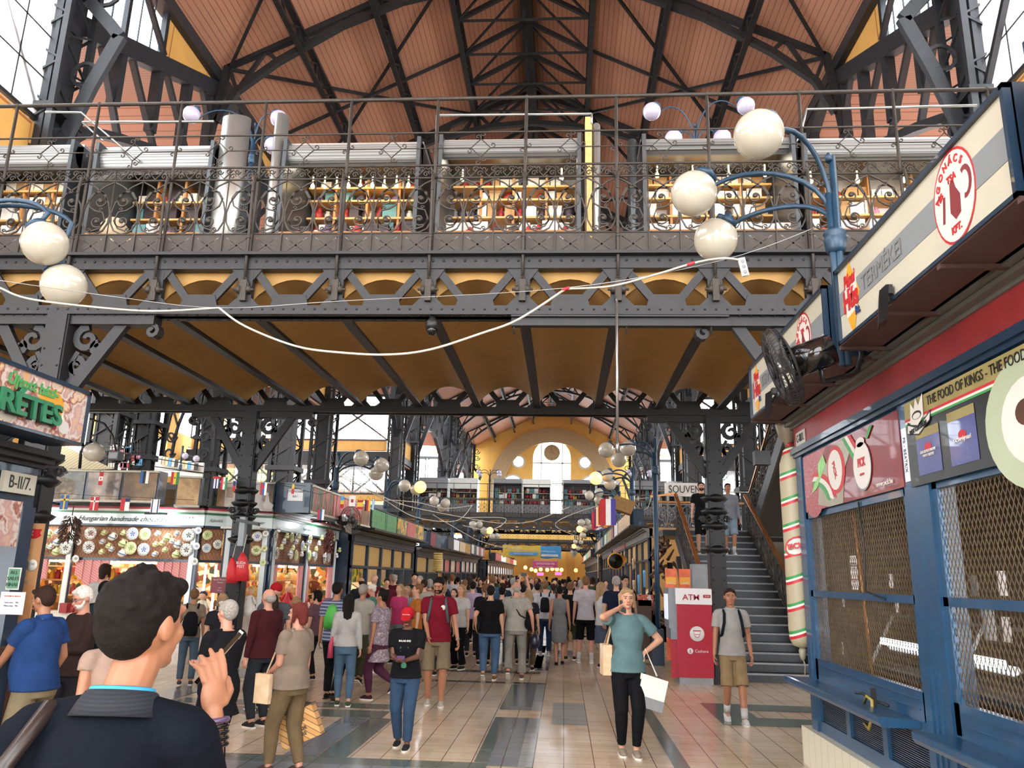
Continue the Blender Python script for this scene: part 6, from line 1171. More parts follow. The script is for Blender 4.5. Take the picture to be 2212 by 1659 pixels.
b = MB(); b.obox(AY(536, 1128, 15.0), (.22, 0, -.04), (0, .06, 0), (0, 0, .03)); b.tube([AY(530, 1122, 15.05), AY(538, 1085, 15.1), AY(522, 1080, 15.2)], .012, 5); tag(ob('clip_lamp', b, 'black'), 'black flat lamp head on a bent arm clipped to the bracketed column', 'lamp')
# ---------------------------------------------------------------- national flags
for nm_, c in (('f_blue', '#2c5f9e'), ('f_yellow', '#e0bd3a'), ('f_red', '#b8282f'), ('f_white', '#e8e8e6'), ('f_navy', '#27306e'), ('f_black', '#1c1c22'), ('f_green', '#2f8048'), ('f_sky', '#5aa0d0'), ('f_purple', '#4a3f98')): mat(nm_, c, .65, 0, .06, 8)
def flag(c, w_, h, spec, lab, u=UX, group='little national flags on a string'):
    """spec: ('h'|'v', colours) plus optional extras (x0,x1,z0,z1,colour)"""
    t = thing('national_flag', lab, 'flag', c, 0, group); c = V(c); u = V(u); n = u.cross(UZ); kind, cols, *ex = spec
    for i, m in enumerate(cols):
        k = len(cols); b = MB(); x0, x1, z0, z1 = (i / k, (i + 1) / k, 0, 1) if kind == 'v' else (0, 1, 1 - (i + 1) / k, 1 - i / k)
        b.obox(c + u * (w_ * ((x0 + x1) / 2 - .5)) + UZ * (h * ((z0 + z1) / 2 - .5)), u * (w_ * (x1 - x0) / 2), n * .004, UZ * (h * (z1 - z0) / 2)); ob('flag_stripe', b, m, t)
    for (x0, x1, z0, z1, m) in ex: b = MB(); b.obox(c + u * (w_ * ((x0 + x1) / 2 - .5)) + UZ * (h * ((z0 + z1) / 2 - .5)), u * (w_ * (x1 - x0) / 2), n * .007, UZ * (h * (z1 - z0) / 2)); ob('flag_emblem', b, m, t)
    b = MB(); b.tube([c + u * (-w_ / 2) + UZ * h / 2, c + UZ * (h / 2 + .07), c + u * (w_ / 2) + UZ * h / 2], .003, 4); ob('flag_cord', b, 'black', t)
FL = [(139, 1085, 19, 32, ('v', ['f_blue'], (.42, .6, 0, 1, 'f_yellow'), (0, 1, .62, .76, 'f_yellow')), 'Swedish'), (204, 1088, 20, 30, ('v', ['f_red'], (.4, .55, 0, 1, 'f_white'), (0, 1, .62, .74, 'f_white')), 'Danish'), (270, 1090, 21, 28, ('v', ['f_red', 'f_white'], (.5, 1, .72, 1, 'f_navy'), (.7, .82, .82, .9, 'f_white')), 'Chilean'), (335, 1093, 20, 30, ('v', ['f_white'], (.1, .22, 0, 1, 'f_navy'), (.78, .9, 0, 1, 'f_navy')), 'Israeli'), (218, 1034, 9, 30, ('h', ['f_red', 'f_white', 'f_red'], (.35, .65, .42, .58, 'f_red')), 'Canadian'), (312, 1031, 20, 28, ('v', ['f_blue', 'f_black', 'f_white']), 'Estonian'), (378, 1033, 19, 28, ('v', ['f_red', 'f_yellow', 'f_green'], (.42, .58, .45, .6, 'f_green')), 'Bolivian'), (467, 1042, 17, 27, ('v', ['f_navy', 'f_white', 'f_navy', 'f_white', 'f_navy'], (0, 1, .8, 1, 'f_red')), 'Cuban'), (484, 1044, 15, 28, ('v', ['f_red', 'f_white', 'f_green'], (.42, .58, .4, .65, 'wood')), 'Mexican'), (506, 1050, 6, 24, ('h', ['f_navy', 'f_red']), 'dark blue and red'), (569, 1056, 15, 28, ('v', ['f_red', 'f_blue', 'f_white'], (.38, .6, .55, .8, 'f_red')), 'Serbian'), (83, 1085, 8, 28, ('v', ['f_red']), 'red'), (633, 1056, 5, 22, ('h', ['f_yellow', 'f_red']), 'yellow and red')]
for px, py, w_, h, sp, n_ in FL: c = AY(px, py, 14.8); s_ = c.y / 1740; flag(c, w_ * s_, h * s_, sp, 'small %s flag hanging on a string before the chocolate stall' % n_)
FR = [(693, 1112, 15, 24, ('v', ['f_red', 'f_blue', 'f_white']), 'Serbian', 'above the pepper bunch'), (739, 1085, 8, 26, ('h', ['f_sky', 'f_yellow', 'f_red']), 'blue, yellow and red', 'left in the aisle'), (761, 1082, 14, 24, ('v', ['f_white'], (.3, .7, .35, .65, 'f_red')), 'Japanese', 'in the aisle'), (778, 1090, 13, 20, ('h', ['f_red', 'f_yellow', 'f_yellow', 'f_red']), 'Spanish', 'in the aisle'), (794, 1092, 13, 24, ('v', ['f_black', 'f_red', 'f_yellow']), 'Belgian-striped', 'in the aisle'), (806, 1090, 6, 24, ('v', ['f_sky', 'f_white', 'f_sky']), 'pale blue and white', 'right in the aisle')]
for px, py, w_, h, sp, n_, wh in FR: c = AY(px, py, 16.0); s_ = c.y / 1740; flag(c, w_ * s_, h * s_, sp, 'small %s flag on the string %s' % (n_, wh), group='flags over the aisle side')
b = MB(); b.tube([AY(x, y, 14.8) for x, y in ((60, 1068), (139, 1066), (204, 1071), (270, 1073), (335, 1076), (420, 1080))], .004, 4); b.tube([AY(x, y, 14.8) for x, y in ((150, 1012), (218, 1016), (312, 1014), (378, 1016), (467, 1026), (569, 1040), (660, 1050))], .004, 4); tag(ob('flag_string', b, 'black'), 'thin strings carrying the little national flags', 'string')
# ================================================================== STALL ROWS ALONG THE AISLE
mat('reed', '#b08c4c', .7, 0, .2, 14); mat('reed_dark', '#8a6b3a', .7, 0, .2, 14); mat('teal_green', '#3f8a70', .5)
stripes('reed_blind', ['#b8924e', '#8f6f3a', '#c29c58'], 'Z', .035, .7)
def row_stall(side, y0, y1, lab, signs, panel='reed_blind', lower='stall_goods', band='iron_blue', dz=0, nb=None, lit=5):
    s = -1 if side == 'left' else 1; xf = XC + s * 4.2; xs_ = XC + s * 3.65; n = V((-s, 0, 0)); t = thing('market_stall', lab, 'market stall', (xf, (y0 + y1) / 2, 0), 0, 'stalls along the %s of the aisle' % side)
    nb = nb or max(2, round((y1 - y0) / 2.2)); X = lambda d: xf - s * d  # d>0 outwards to aisle
    def bx(b, d0, d1, a, c, z0, z1): x0, x1 = X(d0), X(d1); b.box(min(x0, x1), max(x0, x1), a, c, z0 + (dz if z0 > 1.9 else 0), z1 + (dz if z1 > 1.9 else 0))
    b = MB(); bx(b, -2.6, .02, y0, y1, 0, .85); ob('counter', b, 'blue_paint', t); b = MB(); bx(b, -.5, .15, y0, y1, .85, .9); ob('counter_top', b, 'wood', t)
    for i in range(nb + 1): y = y0 + (y1 - y0) * i / nb; b = MB(); bx(b, -.06, .06, max(y0, y - .07), min(y1, y + .07), 0, 2.62); ob('post', b, 'blue_paint', t)
    b = MB(); bx(b, -.05, .05, y0, y1, 1.93, 2.0); bx(b, -.05, .05, y0, y1, 2.58, 2.64); ob('frame_rail', b, 'iron_blue', t)
    for i in range(nb):
        a = y0 + (y1 - y0) * i / nb + .08; c = y0 + (y1 - y0) * (i + 1) / nb - .08; b = MB(); bx(b, -.04, -.02, a, c, 2.0, 2.58); ob('upper_panel', b, panel if not isinstance(panel, list) else panel[i % len(panel)], t)
        b = MB(); bx(b, -1.0, -.96, a, c, .9, 1.93 + dz * .99); ob('goods_display', b, lower if not isinstance(lower, list) else lower[i % len(lower)], t)
        b = MB(); zt_ = 1.3; x0, x1 = X(-.9), X(-.05); b.add([(x0, a, 1.5), (x0, c, 1.5), (x1, c, .95), (x1, a, .95)], [(0, 1, 2, 3)]); ob('display_tray', b, lower if not isinstance(lower, list) else lower[(i + 1) % len(lower)], t)
    b = MB(); bx(b, -.1, .08, y0, y1, 2.64, 2.84); ob('fascia', b, band, t); b = MB(); bx(b, -.1, .14, y0, y1, 2.84, 2.88); bx(b, -.1, .22, y0, y1, 2.88, 2.93); ob('cornice', b, 'shutter_grey', t)
    b = MB(); bx(b, -2.6, .62, y0, y1, 2.95, 3.0); ob('roof', b, 'iron', t); b = MB(); bx(b, -2.6, 0, y0, y0 + .04, 0, 2.95); bx(b, -2.6, -2.55, y0, y1, 0, 2.95); ob('side_wall', b, 'ochre' if s > 0 else 'blue_paint', t)
    b = MB(); bx(b, -.6, -.5, y0 + .3, y1 - .3, 1.86, 1.9); 
    L = bpy.data.lights.new('stall_light', 'AREA'); L.shape = 'RECTANGLE'; L.size = 1.2; L.size_y = y1 - y0 - .5; L.energy = lit * (y1 - y0); L.color = (1, .85, .62); lo = bpy.data.objects.new('stall_lamp', L); COL.objects.link(lo); lo.location = (X(-.9), (y0 + y1) / 2, 2.55 + dz)
    for (a, c, ms, l2) in signs:
        p, q = ((xs_, a), (xs_, c)) if s < 0 else ((xs_, c), (xs_, a)); picture_box(p, q, 2.98 + dz, 3.56 + dz, ms if s < 0 else ms[::-1], l2, .45, 'iron', 'blue_paint', 'sign boxes along the %s stalls' % side)
    return t
blotch('fruit', ['#3f6a2a', '#d9c23a', '#e2a83a', '#7fa83a', '#c2452a', '#2c4a20', '#e8d870'], 7, .4, .2, 'cell'); blotch('tomatoes', ['#b5422a', '#c9563a', '#8f2c20', '#4a6a2a', '#d97a3a'], 9, .4, .2, 'cell'); blotch('poster_mix', ['#c9402f', '#e2b03a', '#3f7f4a', '#7a2c2a', '#d9c8a0'], 3.2, .4); blotch('grass_sign', ['#3c3a38', '#3c3a38', '#4fb05a', '#44404a', '#6fc87a'], 5, .4, 0, 'noise', 5, (1, 6, 1)); blotch('shirts', ['#e0dcd4', '#d8b8a8', '#b8ccd8', '#c2a070', '#e8e8e4', '#9a7a6a'], 4, .7, 0, 'cell', 3, (1, 1, .2)); blotch('linen', ['#d8c2a0', '#c8ac88', '#e0d4c0'], 6, .8)
row_stall('left', 21.5, 30.4, 'fruit and vegetable stall with reed blinds beyond the plate stall', [(21.4, 24.7, ['grass_sign', 'grass_sign'], 'dark sign box with bright green grass letters on the left row'), (24.8, 29.6, ['poster_mix', 'photo_pink', 'poster_mix'], 'red and green painted sign boxes shaped like vegetables, left row')], lower=['fruit', 'tomatoes', 'fruit', 'linen', 'linen'], nb=5)
row_stall('left', 31.2, 36.5, 'narrow blue stall with a big yellow bamboo stack, left row', [(31.2, 34, ['logo_maroon', 'blue_bright'], 'maroon sign box with cream letters on the left row')], lower='wood_light', panel=['reed', 'gold'], dz=-.1)
row_stall('left', 36.6, 45, 'left row stall with pale glazed panels', [(36, 40, ['iron_blue', 'paper'], 'grey and white sign box on the left row'), (40.2, 45, ['linen', 'reed'], 'beige sign boxes on the left row')], panel=['linen', 'photo_pink'], lower='stall_goods', dz=-.05)
row_stall('left', 45.2, 53.5, 'left row stall hung with light cloths near the far gallery', [(45.5, 49.5, ['tri_white', 'iron_blue', 'tri_white'], 'white striped sign boxes, left row near the far gallery'), (49.7, 53.3, ['stripe_red', 'tri_white', 'stripe_red'], 'red and white sign boxes, left row near the far gallery')], panel='shirts', lower='shirts')
row_stall('left', 61, 92, 'last long stall row on the left before the end wall', [(62, 90, ['stripe_red', 'tri_white', 'photo_tan', 'stripe_red', 'linen'], 'distant sign boxes at the end of the left row')], panel='shirts', nb=12)
row_stall('right', 24.9, 33.4, 'right row stall with reed panels and pale wooden front, hung with T-shirts', [(25.5, 33.3, ['linen', 'linen', 'tri_white'], 'cream sign boxes under the hanging flags, right row')], panel=['reed', 'reed_dark', 'wood_light'], lower='shirts', dz=.42, band='shutter_grey')
row_stall('right', 34, 42, 'right row stall with red goose signs and reed slats', [(34, 38.5, ['poster_red', 'gold', 'photo_tan'], 'red framed goose sign box, right row'), (38.6, 42, ['teal_green', 'tri_white', 'teal_green'], 'green and white sign boxes, right row')], panel='reed', lower='wood_dark', dz=.42, band='red_band')
row_stall('right', 43, 53.5, 'far right row stall before the second gallery', [(43, 53, ['blue_bright', 'linen', 'iron_blue'], 'dull sign boxes at the far right row')], lower='stall_goods', dz=.42)
row_stall('right', 61, 92, 'last long stall row on the right before the end wall', [(62, 90, ['photo_tan', 'teal_green', 'linen', 'stripe_red'], 'distant sign boxes at the end of the right row')], nb=12, dz=.42)
# left side: rear rows behind (only their fronts show over the tops)
b = MB(); b.box(-11.2, -8.4, 30, 53, 0, 2.9); tag(ob('stall_block', b, 'blue_paint'), 'dark backs of further stalls behind the left row', 'stall')
b = MB(); b.box(6.7, 8.1, 24, 53, 0, 3.2); tag(ob('stall_block', b, 'blue_paint'), 'dark backs of stalls behind the stairs on the right', 'stall')
# goose sign on the end face, megaphone, hanging flags row, T-shirts
p = AY(1380, 1165, 33.9); b = MB(); b.box(p.x - .25, p.x + .75, 33.9, 34.0, 3.4, 4.0); o = tag(ob('goose_sign', b, 'poster_red'), 'red sign with a white goose figure at the right row', 'sign'); c = MB(); c.ball((p.x + .3, 33.86, 3.65), .16, 12, 1.4, .3, .8); c.tube([(p.x + .48, 33.86, 3.7), (p.x + .55, 33.86, 3.86)], .03, 6); c.ball((p.x + .56, 33.86, 3.88), .04, 6); ob('goose_figure', c, 'tri_white', o)
t = thing('loudspeaker_horn', 'large yellow-brown horn sticking out at the right row', 'horn', AY(1340, 1212, 30)); a, c = AY(1330, 1212, 29), AY(1352, 1208, 30.5); b = MB(); b.lathe([(.3, 0), (.27, .05), (.2, .5), (.14, 1.2)], a, c - a, 18); ob('horn_body', b, 'logo_orange', t); b = MB(); b.lathe([(.26, -.01), (.05, -.005)], a, c - a, 18); ob('horn_mouth', b, 'iron_dark', t)
CF = [['f_red', 'f_white', 'f_purple'], ['f_red', 'f_yellow', 'f_red'], ['f_red', 'f_white', 'f_red'], ['f_yellow', 'f_navy', 'f_red'], ['f_white', 'f_green', 'f_red'], ['f_red', 'f_red', 'f_yellow'], ['f_navy', 'f_white', 'f_red'], ['f_red', 'f_white', 'f_sky']]
for k in range(9):
    Y = 22.2 + k * 1.0; c = AY(1314 - k * 3.0, 1106 + k * 2.6, Y); flag(c, .42, .72 if k < 2 else .62, ('v', CF[k % 8]), 'large hanging flag over the right stalls, %s of the row' % ['nearest, red white and purple', 'second', 'third', 'fourth', 'fifth', 'sixth', 'seventh', 'eighth', 'last'][k], group='hanging flags over the right stalls')
b = MB(); b.tube([AY(1314 - k * 3.0, 1106 + k * 2.6, 22.2 + k) + UZ * .42 for k in range(9)], .01, 4); b.tube([AY(1314, 1106, 22.2) + UZ * .42, (2.1, 18.3, 4.9)], .01, 4); b.tube([AY(1290, 1127, 30.2) + UZ * .42, (2.1, 31, 4.6)], .01, 4); tag(ob('flag_string', b, 'black'), 'cord carrying the row of large flags over the right stalls', 'string')
b = MB(); b.tube([AY(x, y, 16.0) + UZ * .16 for x, y in ((600, 1062), (690, 1085), (739, 1075), (761, 1070), (778, 1080), (806, 1080), (870, 1100))], .004, 4); tag(ob('flag_string', b, 'black'), 'thin string of little flags beside the fan on the left', 'string')
b = MB(); c = AY(1345, 1092, 24); b.obox(c, (.3, 0, -.1), (0, .3, 0), (.08, 0, .18)); tag(ob('wicker_basket', b, 'reed_dark'), 'wicker basket behind the hanging flags', 'basket')
for i, (px, py, w_, h, m) in enumerate(((1368, 1219, .11, .42, 'linen'), (1370, 1240, .16, .4, 'black'), (1369, 1264, .2, .34, 'linen'), (1380, 1262, .14, .6, 'f_sky'), (1392, 1250, .16, .5, 'f_sky'), (1292, 1222, .1, 1.6, 'tri_white'))):
    c = AX(px, py, 2.45) if i < 5 else AX(px, py, 2.3); b = MB(); b.loft([(c.x, c.y, c.z - h / 2, .03, w_), (c.x, c.y, c.z + h * .3, .04, w_), (c.x, c.y, c.z + h * .38, .05, w_ * 1.4), (c.x, c.y, c.z + h / 2, .03, w_ * .4)], 12)
    tag(ob('hanging_garment', b, m), ['beige cloth bag hanging high at the right row', 'black T-shirt hanging at the right row', 'beige tote bag hanging low at the right row', 'sky-blue shirt hanging at the right row', 'pale blue shirt beside the tall lamp post', 'long white banner strip hanging at the right row'][i], 'garment')
# basket stack and lamps of the left row
t = thing('bamboo_steamer_stack', 'tall stack of round yellow tiers hanging at the left row', 'stack', AY(945, 1214, 31)); c = AY(945, 1234, 31); b = MB()
for k in range(8): b.lathe([(.17, 0), (.18, .01), (.18, .07), (.17, .08)], c + UZ * k * .088, UZ, 16)
ob('steamer_tier', b, 'sign_cream' if 0 else mat('bamboo', '#c9b06a', .6), t)
for i, (px, py) in enumerate(((741, 1197), (767, 1196), (797, 1200))):
    c = AX(px, py, -6.3); t = thing('shell_lamp', 'lit pendant lamp with a yellow glass shade behind the left row window, %s' % ['left', 'middle', 'right'][i], 'lamp', c, 0, 'pendant lamps'); b = MB(); b.lathe([(.03, .12), (.1, .08), (.15, -.02), (.17, -.1)], c, UZ, 14); ob('lamp_shade', b, mat('shade_lit', '#ffe9a0', .4, 0, 0, emit=1.8, ecol='#ffe08a'), t); b = MB(); b.tube([c + UZ * .1, c + UZ * .45], .008, 4); ob('lamp_cord', b, 'black', t)
t = fan(AX(757, 1124, -4.9), (.9, -.45, 0), .33, 'black round wall fan beside the little flags, left', [(-5.3, 17.6, 2.9), (-5.7, 17.7, 2.95)], 'iron_dark')
# banners across the aisle
def banner(p, q, z0, z1, Y, parts, lab, sag=.03):
    t = thing('banner', lab, 'banner', ((p + q) / 2, Y, z0)); x = p; tot = sum(w_ for w_, m in parts); k = 10
    for w_, m in parts:
        x2 = x + (q - p) * w_ / tot; b = MB(); vs = []
        for i in range(k + 1): xx_ = x + (x2 - x) * i / k; yy = Y + .06 * math.sin(xx_ * 5); dz_ = sag * math.sin((xx_ - p) * 7); vs += [(xx_, yy, z0 + dz_), (xx_, yy - .04, z1 + dz_ * .5)]
        b.add(vs, [(2 * i, 2 * i + 2, 2 * i + 3, 2 * i + 1) for i in range(k)], True); ob('banner_cloth', b, m, t); x = x2
    return t
mat('ban_yellow', '#cdb04a', .6); mat('ban_blue', '#3f8fc8', .6); mat('ban_pink', '#c4407c', .5)
t = banner(-3.39, -.12, 2.82, 3.5, 45, [(3, 'ban_yellow'), (1.6, 'ban_blue')], 'yellow and blue banner hung across the aisle')
for (cx, cz, w_, h, m) in ((-2.2, 3.05, 1.6, .17, 'ban_blue'), (-1.15 + .4, 2.98, .95, .12, 'tri_white')): b = MB(); b.box(cx - w_ / 2, cx + w_ / 2, 44.88, 44.9, cz - h / 2, cz + h / 2); ob('banner_field', b, m, t)
text('NEMZETI', (-2.6, 44.9, 3.33), UX, UZ, .1, 'tri_white', t); text('Köszöntjük a vásárcsarnokban', (-2.2, 44.86, 3.05), UX, UZ, .07, 'tri_white', t, wx=.9); text('piaconline.hu', (-.75, 44.86, 2.98), UX, UZ, .06, 'ban_blue', t); text('Budapest piac', (-.75, 44.88, 3.2), UX, UZ, .08, 'tri_white', t)
t = banner(-2.06, -.36, 2.41, 2.9, 55, [(1, 'ban_pink')], 'small pink pharmacy banner hung across the aisle', .0); text('GYÓGYSZERTÁR', (-1.21, 54.86, 2.68), UX, UZ, .13, 'tri_white', t, bold=.004, wx=.9); text('PHARMACY  APOTHEKE', (-1.21, 54.86, 2.5), UX, UZ, .07, 'tri_white', t); b = MB(); b.strip([(-2.0, 2.45), (-.42, 2.45), (-.42, 2.86), (-2.0, 2.86)], .02, (0, 54.88, 0), UX, UZ, (0, -1, 0), .005, True); ob('banner_border', b, 'tri_white', t)
for i, px in enumerate((1174, 1207, 1213, 1222, 1234, 1246, 1256, 1270, 1160)):
    py = [1226, 1233, 1230, 1231, 1230, 1231, 1232, 1229, 1230][i]; pxx = [1135, 1157, 1168, 1182, 1203, 1213, 1244, 1193, 1148][i]; c = AY(pxx, py, 92); b = MB(); b.ball(c, .22, 10); tag(ob('round_lamp', b, 'globe_lit'), 'small glowing round lamp under the last gallery at the end of the aisle', 'lamp', 'glowing lamps at the end of the aisle')
for i, (px, py) in enumerate(((1167, 1240), (1206, 1239))): c = AY(px, py, 90); b = MB(); b.box(c.x - .35, c.x + .35, 90, 90.1, c.z - .15, c.z + .15); tag(ob('neon_sign', b, mat('neon', '#ff3aa0', .4, 0, 0, emit=3, ecol='#ff3a9a')), 'tiny pink lit sign at the end of the aisle, %s' % ('left' if i == 0 else 'right'), 'sign')
# ================================================================== CABLES
def cable(pts, r, m, lab, Y=None, sm=6, cat_='cable'):
    P = [AY(*p[:2], p[2] if len(p) > 2 else Y) for p in pts]; out = []
    for i in range(len(P) - 1):
        a, b_, c, d = P[max(i - 1, 0)], P[i], P[i + 1], P[min(i + 2, len(P) - 1)]
        for k in range(sm): t = k / sm; out.append(.5 * ((2 * b_) + (c - a) * t + (2 * a - 5 * b_ + 4 * c - d) * t * t + (3 * b_ - a - 3 * c + d) * t ** 3))
    out.append(P[-1]); b = MB(); b.tube(out, r, 6); return tag(ob('cable', b, m), lab, cat_)
cable([(-40, 605, 5.6), (0, 622, 5.7), (60, 645, 5.8), (190, 662, 6), (330, 672, 6.2), (473, 665, 6.4)], .009, 'cable_white', 'thick white cable sagging in from the left edge below the near gallery')
cable([(473, 665, 6.4), (530, 705, 6.4), (640, 748, 6.4), (740, 762, 6.3), (840, 766, 6.3), (930, 755, 6.2), (1040, 720, 6.2), (1120, 690, 6.1), (1222, 624, 6.1)], .01, 'cable_white', 'thick white cable in a deep sag below the middle of the near gallery')
cable([(1222, 624, 6.1), (1320, 618, 6.1), (1420, 592, 6), (1500, 568, 6), (1560, 558, 5.9), (1600, 562, 5.9)], .009, 'cable_white', 'white cable running from the red tape to the hanging socket strip')
cable([(-40, 600, 5.8), (240, 640, 6), (473, 665, 6.4), (740, 650, 6.3), (1222, 622, 6.1), (1560, 562, 6), (1765, 490, 6.06)], .0035, 'steel', 'thin straight wire carrying the white cable to the right lamp post')
for px, py, Y in ((1222, 624, 6.1), (1492, 570, 6.0)): c = AY(px, py, Y); b = MB(); b.cyl(c - V((.03, 0, .01)), c + V((.03, 0, .01)), .014, 8); tag(ob('red_tape', b, 'red'), 'red tape on the white cable, %s' % ('at its middle joint' if px < 1300 else 'near the socket strip'), 'tape')
c = AY(1606, 577, 5.9); t = thing('socket_strip', 'white three-way socket strip dangling from the cable end near the globe lamp', 'socket strip', c); R0 = Matrix.Rotation(-.2, 3, 'Y'); b = MB(); b.obox(c, R0 @ V((.025, 0, 0)), (0, .015, 0), R0 @ V((0, 0, .075))); ob('socket_body', b, 'white', t)
for k in (-1, 0, 1): b = MB(); b.lathe([(.017, 0), (.014, .003)], c + R0 @ V((0, -.016, k * .045)), (0, -1, 0), 12); ob('socket', b, 'grey', t)
for pts, lab in (([(733, 1028), (800, 1060), (870, 1090), (960, 1110), (1060, 1128), (1100, 1130), (1150, 1126), (1230, 1095)], 'white cable sagging from the nearest left lamp across the aisle'), ([(700, 1065), (735, 1028), (780, 1050), (830, 1080), (900, 1118), (985, 1125), (1020, 1092)], 'white cable looping between the left lamps'), ([(835, 1080), (900, 1085), (960, 1098), (1020, 1092)], 'short upper white cable between two left lamps'), ([(935, 1112), (1000, 1150), (1040, 1170), (1100, 1185), (1180, 1192)], 'white cable along the left stalls further back'), ([(1000, 1135), (1060, 1145), (1092, 1120), (1000, 1118)], 'white cable hooked by the lit globe'), ([(1250, 1160), (1200, 1130), (1300, 1090), (1400, 1075)], 'thin pale wire rising to the right lamps'), ([(1370, 1085), (1385, 1100), (1400, 1095), (1410, 1060)], 'white cable drooping by the blue box at the right')):
    cable([(x, y, 20 + (x - 700) * .02) for x, y in pts], .013, 'cable_white', lab)
# ================================================================== STAIRS AND ATM
st = thing('staircase', 'broad dark iron staircase rising to a landing, right of the ATM', 'staircase', (3.85, 15.6, 0))
mat('tread', '#23262a', .45, .3, .15, 5); NS = 19; SH, SD = .162, .288; Y0s = 15.65; b = MB()
for i in range(NS):
    z = SH * (i + 1); y = Y0s + SD * i; b.box(2.98, 4.72, y, y + SD + .03, z - .035, z); b.box(2.98, 4.72, y + .03, y + .045, z - SH, z - .03)
ob('step', b, 'tread', st); b = MB()
for i in range(NS): z = SH * (i + 1); y = Y0s + SD * i; b.box(2.98, 4.72, y - .006, y + .008, z - .03, z + .003)
ob('step_edge', b, 'grey', st)
zl = SH * NS; yl_ = Y0s + SD * NS; b = MB(); b.box(2.6, 6.4, yl_, yl_ + 2.2, zl - .15, zl); ob('landing', b, 'tread', st)
sc = MB(); cell(sc, 0, .3, 0, .72, False, .02)
def sloped_rail(x, y0, z0, y1, z1, lab, parent):
    n = int(abs(y1 - y0) / .3); b = MB(); sl = (z1 - z0) / (y1 - y0)
    for i in range(n):
        y = y0 + (y1 - y0) * i / n; w_ = abs(y1 - y0) / n; c = MB(); cell(c, 0, w_, 0, .7, i % 2 == 1, .02)
        for v in c.v: b.v.append((x + v[1], y + (v[0] if y1 > y0 else -v[0]), z0 + (y - y0) * sl + v[2] + .12 + (v[0] if y1 > y0 else -v[0]) * sl))
        o_ = len(b.v) - len(c.v); b.f += [tuple(k + o_ for k in f) for f in c.f]; b.m += c.m; b.sm += c.sm
        b.box(x - .01, x + .01, y - .01, y + .01, z0 + (y - y0) * sl, z0 + (y - y0) * sl + .86)
    b.bar((x, y0, z0 + .12), (x, y1, z1 + .12), .03, .03); b.bar((x, y0, z0 + .84), (x, y1, z1 + .84), .03, .03)
    ob('balustrade', b, 'rail_iron', parent); b = MB(); b.bar((x, y0, z0 + .92), (x, y1, z1 + .92), .09, .045); b.bar((x, y0, z0 + .955), (x, y1, z1 + .955), .05, .03); ob('handrail', b, 'brass', parent)
    b = MB(); b.bar((x, y0, z0 - .12), (x, y1, z1 - .12), .06, .34); ob('stringer', b, 'iron_blue', parent)
sloped_rail(2.95, 15.7, .05, yl_, zl, '', st); sloped_rail(4.75, 15.7, .05, yl_, zl, '', st)
b = MB(); b.bar((2.3, yl_ + .1, zl + .86), (2.95, yl_, zl + .95), .07, .05); ob('handrail', b, 'brass', st)
b = MB()
for i in range(7): c = MB(); cell(c, 0, .28, 0, .8, i % 2 == 1, .02); c.xf(Matrix.Translation((2.7 + .3 * i, yl_ + 2.2, zl + .05))); o_ = len(b.v); b.v += c.v; b.f += [tuple(k + o_ for k in f) for f in c.f]; b.m += c.m; b.sm += c.sm
b.box(2.6, 5.0, yl_ + 2.18, yl_ + 2.22, zl + .02, zl + .05); b.box(2.6, 5.0, yl_ + 2.18, yl_ + 2.22, zl + .85, zl + .88); b.tube([(2.6, yl_ + 2.2, zl + 1.25), (6.3, yl_ + 2.2, zl + 1.25)], .02, 6); ob('landing_railing', b, 'grey', st); b = MB(); b.box(2.6, 5.2, yl_ + 2.16, yl_ + 2.24, zl + .9, zl + .95); ob('handrail', b, 'wood', st)
uf = thing('staircase', 'upper flight of dark iron stairs climbing from the landing towards the near gallery', 'staircase', (5.4, 18, zl)); b = MB()
for i in range(17): z = zl + .17 * (i + 1); y = yl_ - .29 * i; b.box(4.95, 6.3, y - .3, y, z - .04, z); b.box(4.95, 6.3, y - .02, y, z - .17, z)
ob('step', b, 'tread', uf); sloped_rail(4.92, yl_ + .1, zl + .1, yl_ - 4.8, zl + 2.95, '', uf); b = MB(); b.bar((5.6, yl_, zl - .1), (5.6, yl_ - 4.8, zl + 2.75), 1.4, .05); ob('flight_underside', b, 'iron_dark', uf)
b = MB()
for dx, z0 in ((2.75, 0), (2.85, 0)): b.bar((2.72, 15.9 + 2.4, 0), (2.72, yl_ - .2, 2.2), .12, .1)
b.bar((2.7, 17.2, .1), (2.7, 19.2, 2.3), .1, .14); tag(ob('stair_prop', b, 'iron_blue'), 'slanting grey prop under the staircase beside the newspaper rack', 'prop')
bn = thing('banner', 'white souvenirs banner with black letters above the stair landing', 'banner', (3.4, 21.4, 3.97)); b = MB(); b.box(2.7, 4.25, 21.38, 21.4, 3.98, 4.34); ob('banner_cloth', b, 'tri_white', bn); text('SOUVENIRS  ↓' if 0 else 'SOUVENIRS', (3.38, 21.37, 4.16), UX, UZ, .2, 'black', bn, wx=.78)
b = MB(); b.prism([(0, -.12), (.08, 0), (.03, 0), (.03, .12), (-.03, .12), (-.03, 0), (-.08, 0)], (4.15, 21.36, 4.16), UX, UZ, (0, .01, 0)); ob('arrow_mark', b, 'black', bn)
at = thing('cash_machine', 'red and white ATM cabinet standing at the foot of the stairs', 'ATM', (2.4, 15.4, 0))
mat('atm_red', '#9c1f33', .3, 0, .03, 3, coat=.3); mat('atm_white', '#cfd0d2', .35, 0, .02); mat('atm_grey', '#7f858c', .35, .2)
b = MB(); b.box(2.07, 2.70, 15.05, 15.8, .12, 1.38); ob('cabinet', b, 'atm_red', at); b = MB(); b.box(2.05, 2.705, 15.04, 15.8, 1.38, 1.66); ob('header', b, 'atm_white', at); b = MB(); b.box(2.09, 2.69, 15.08, 15.78, 0, .12); ob('plinth', b, 'grey', at)
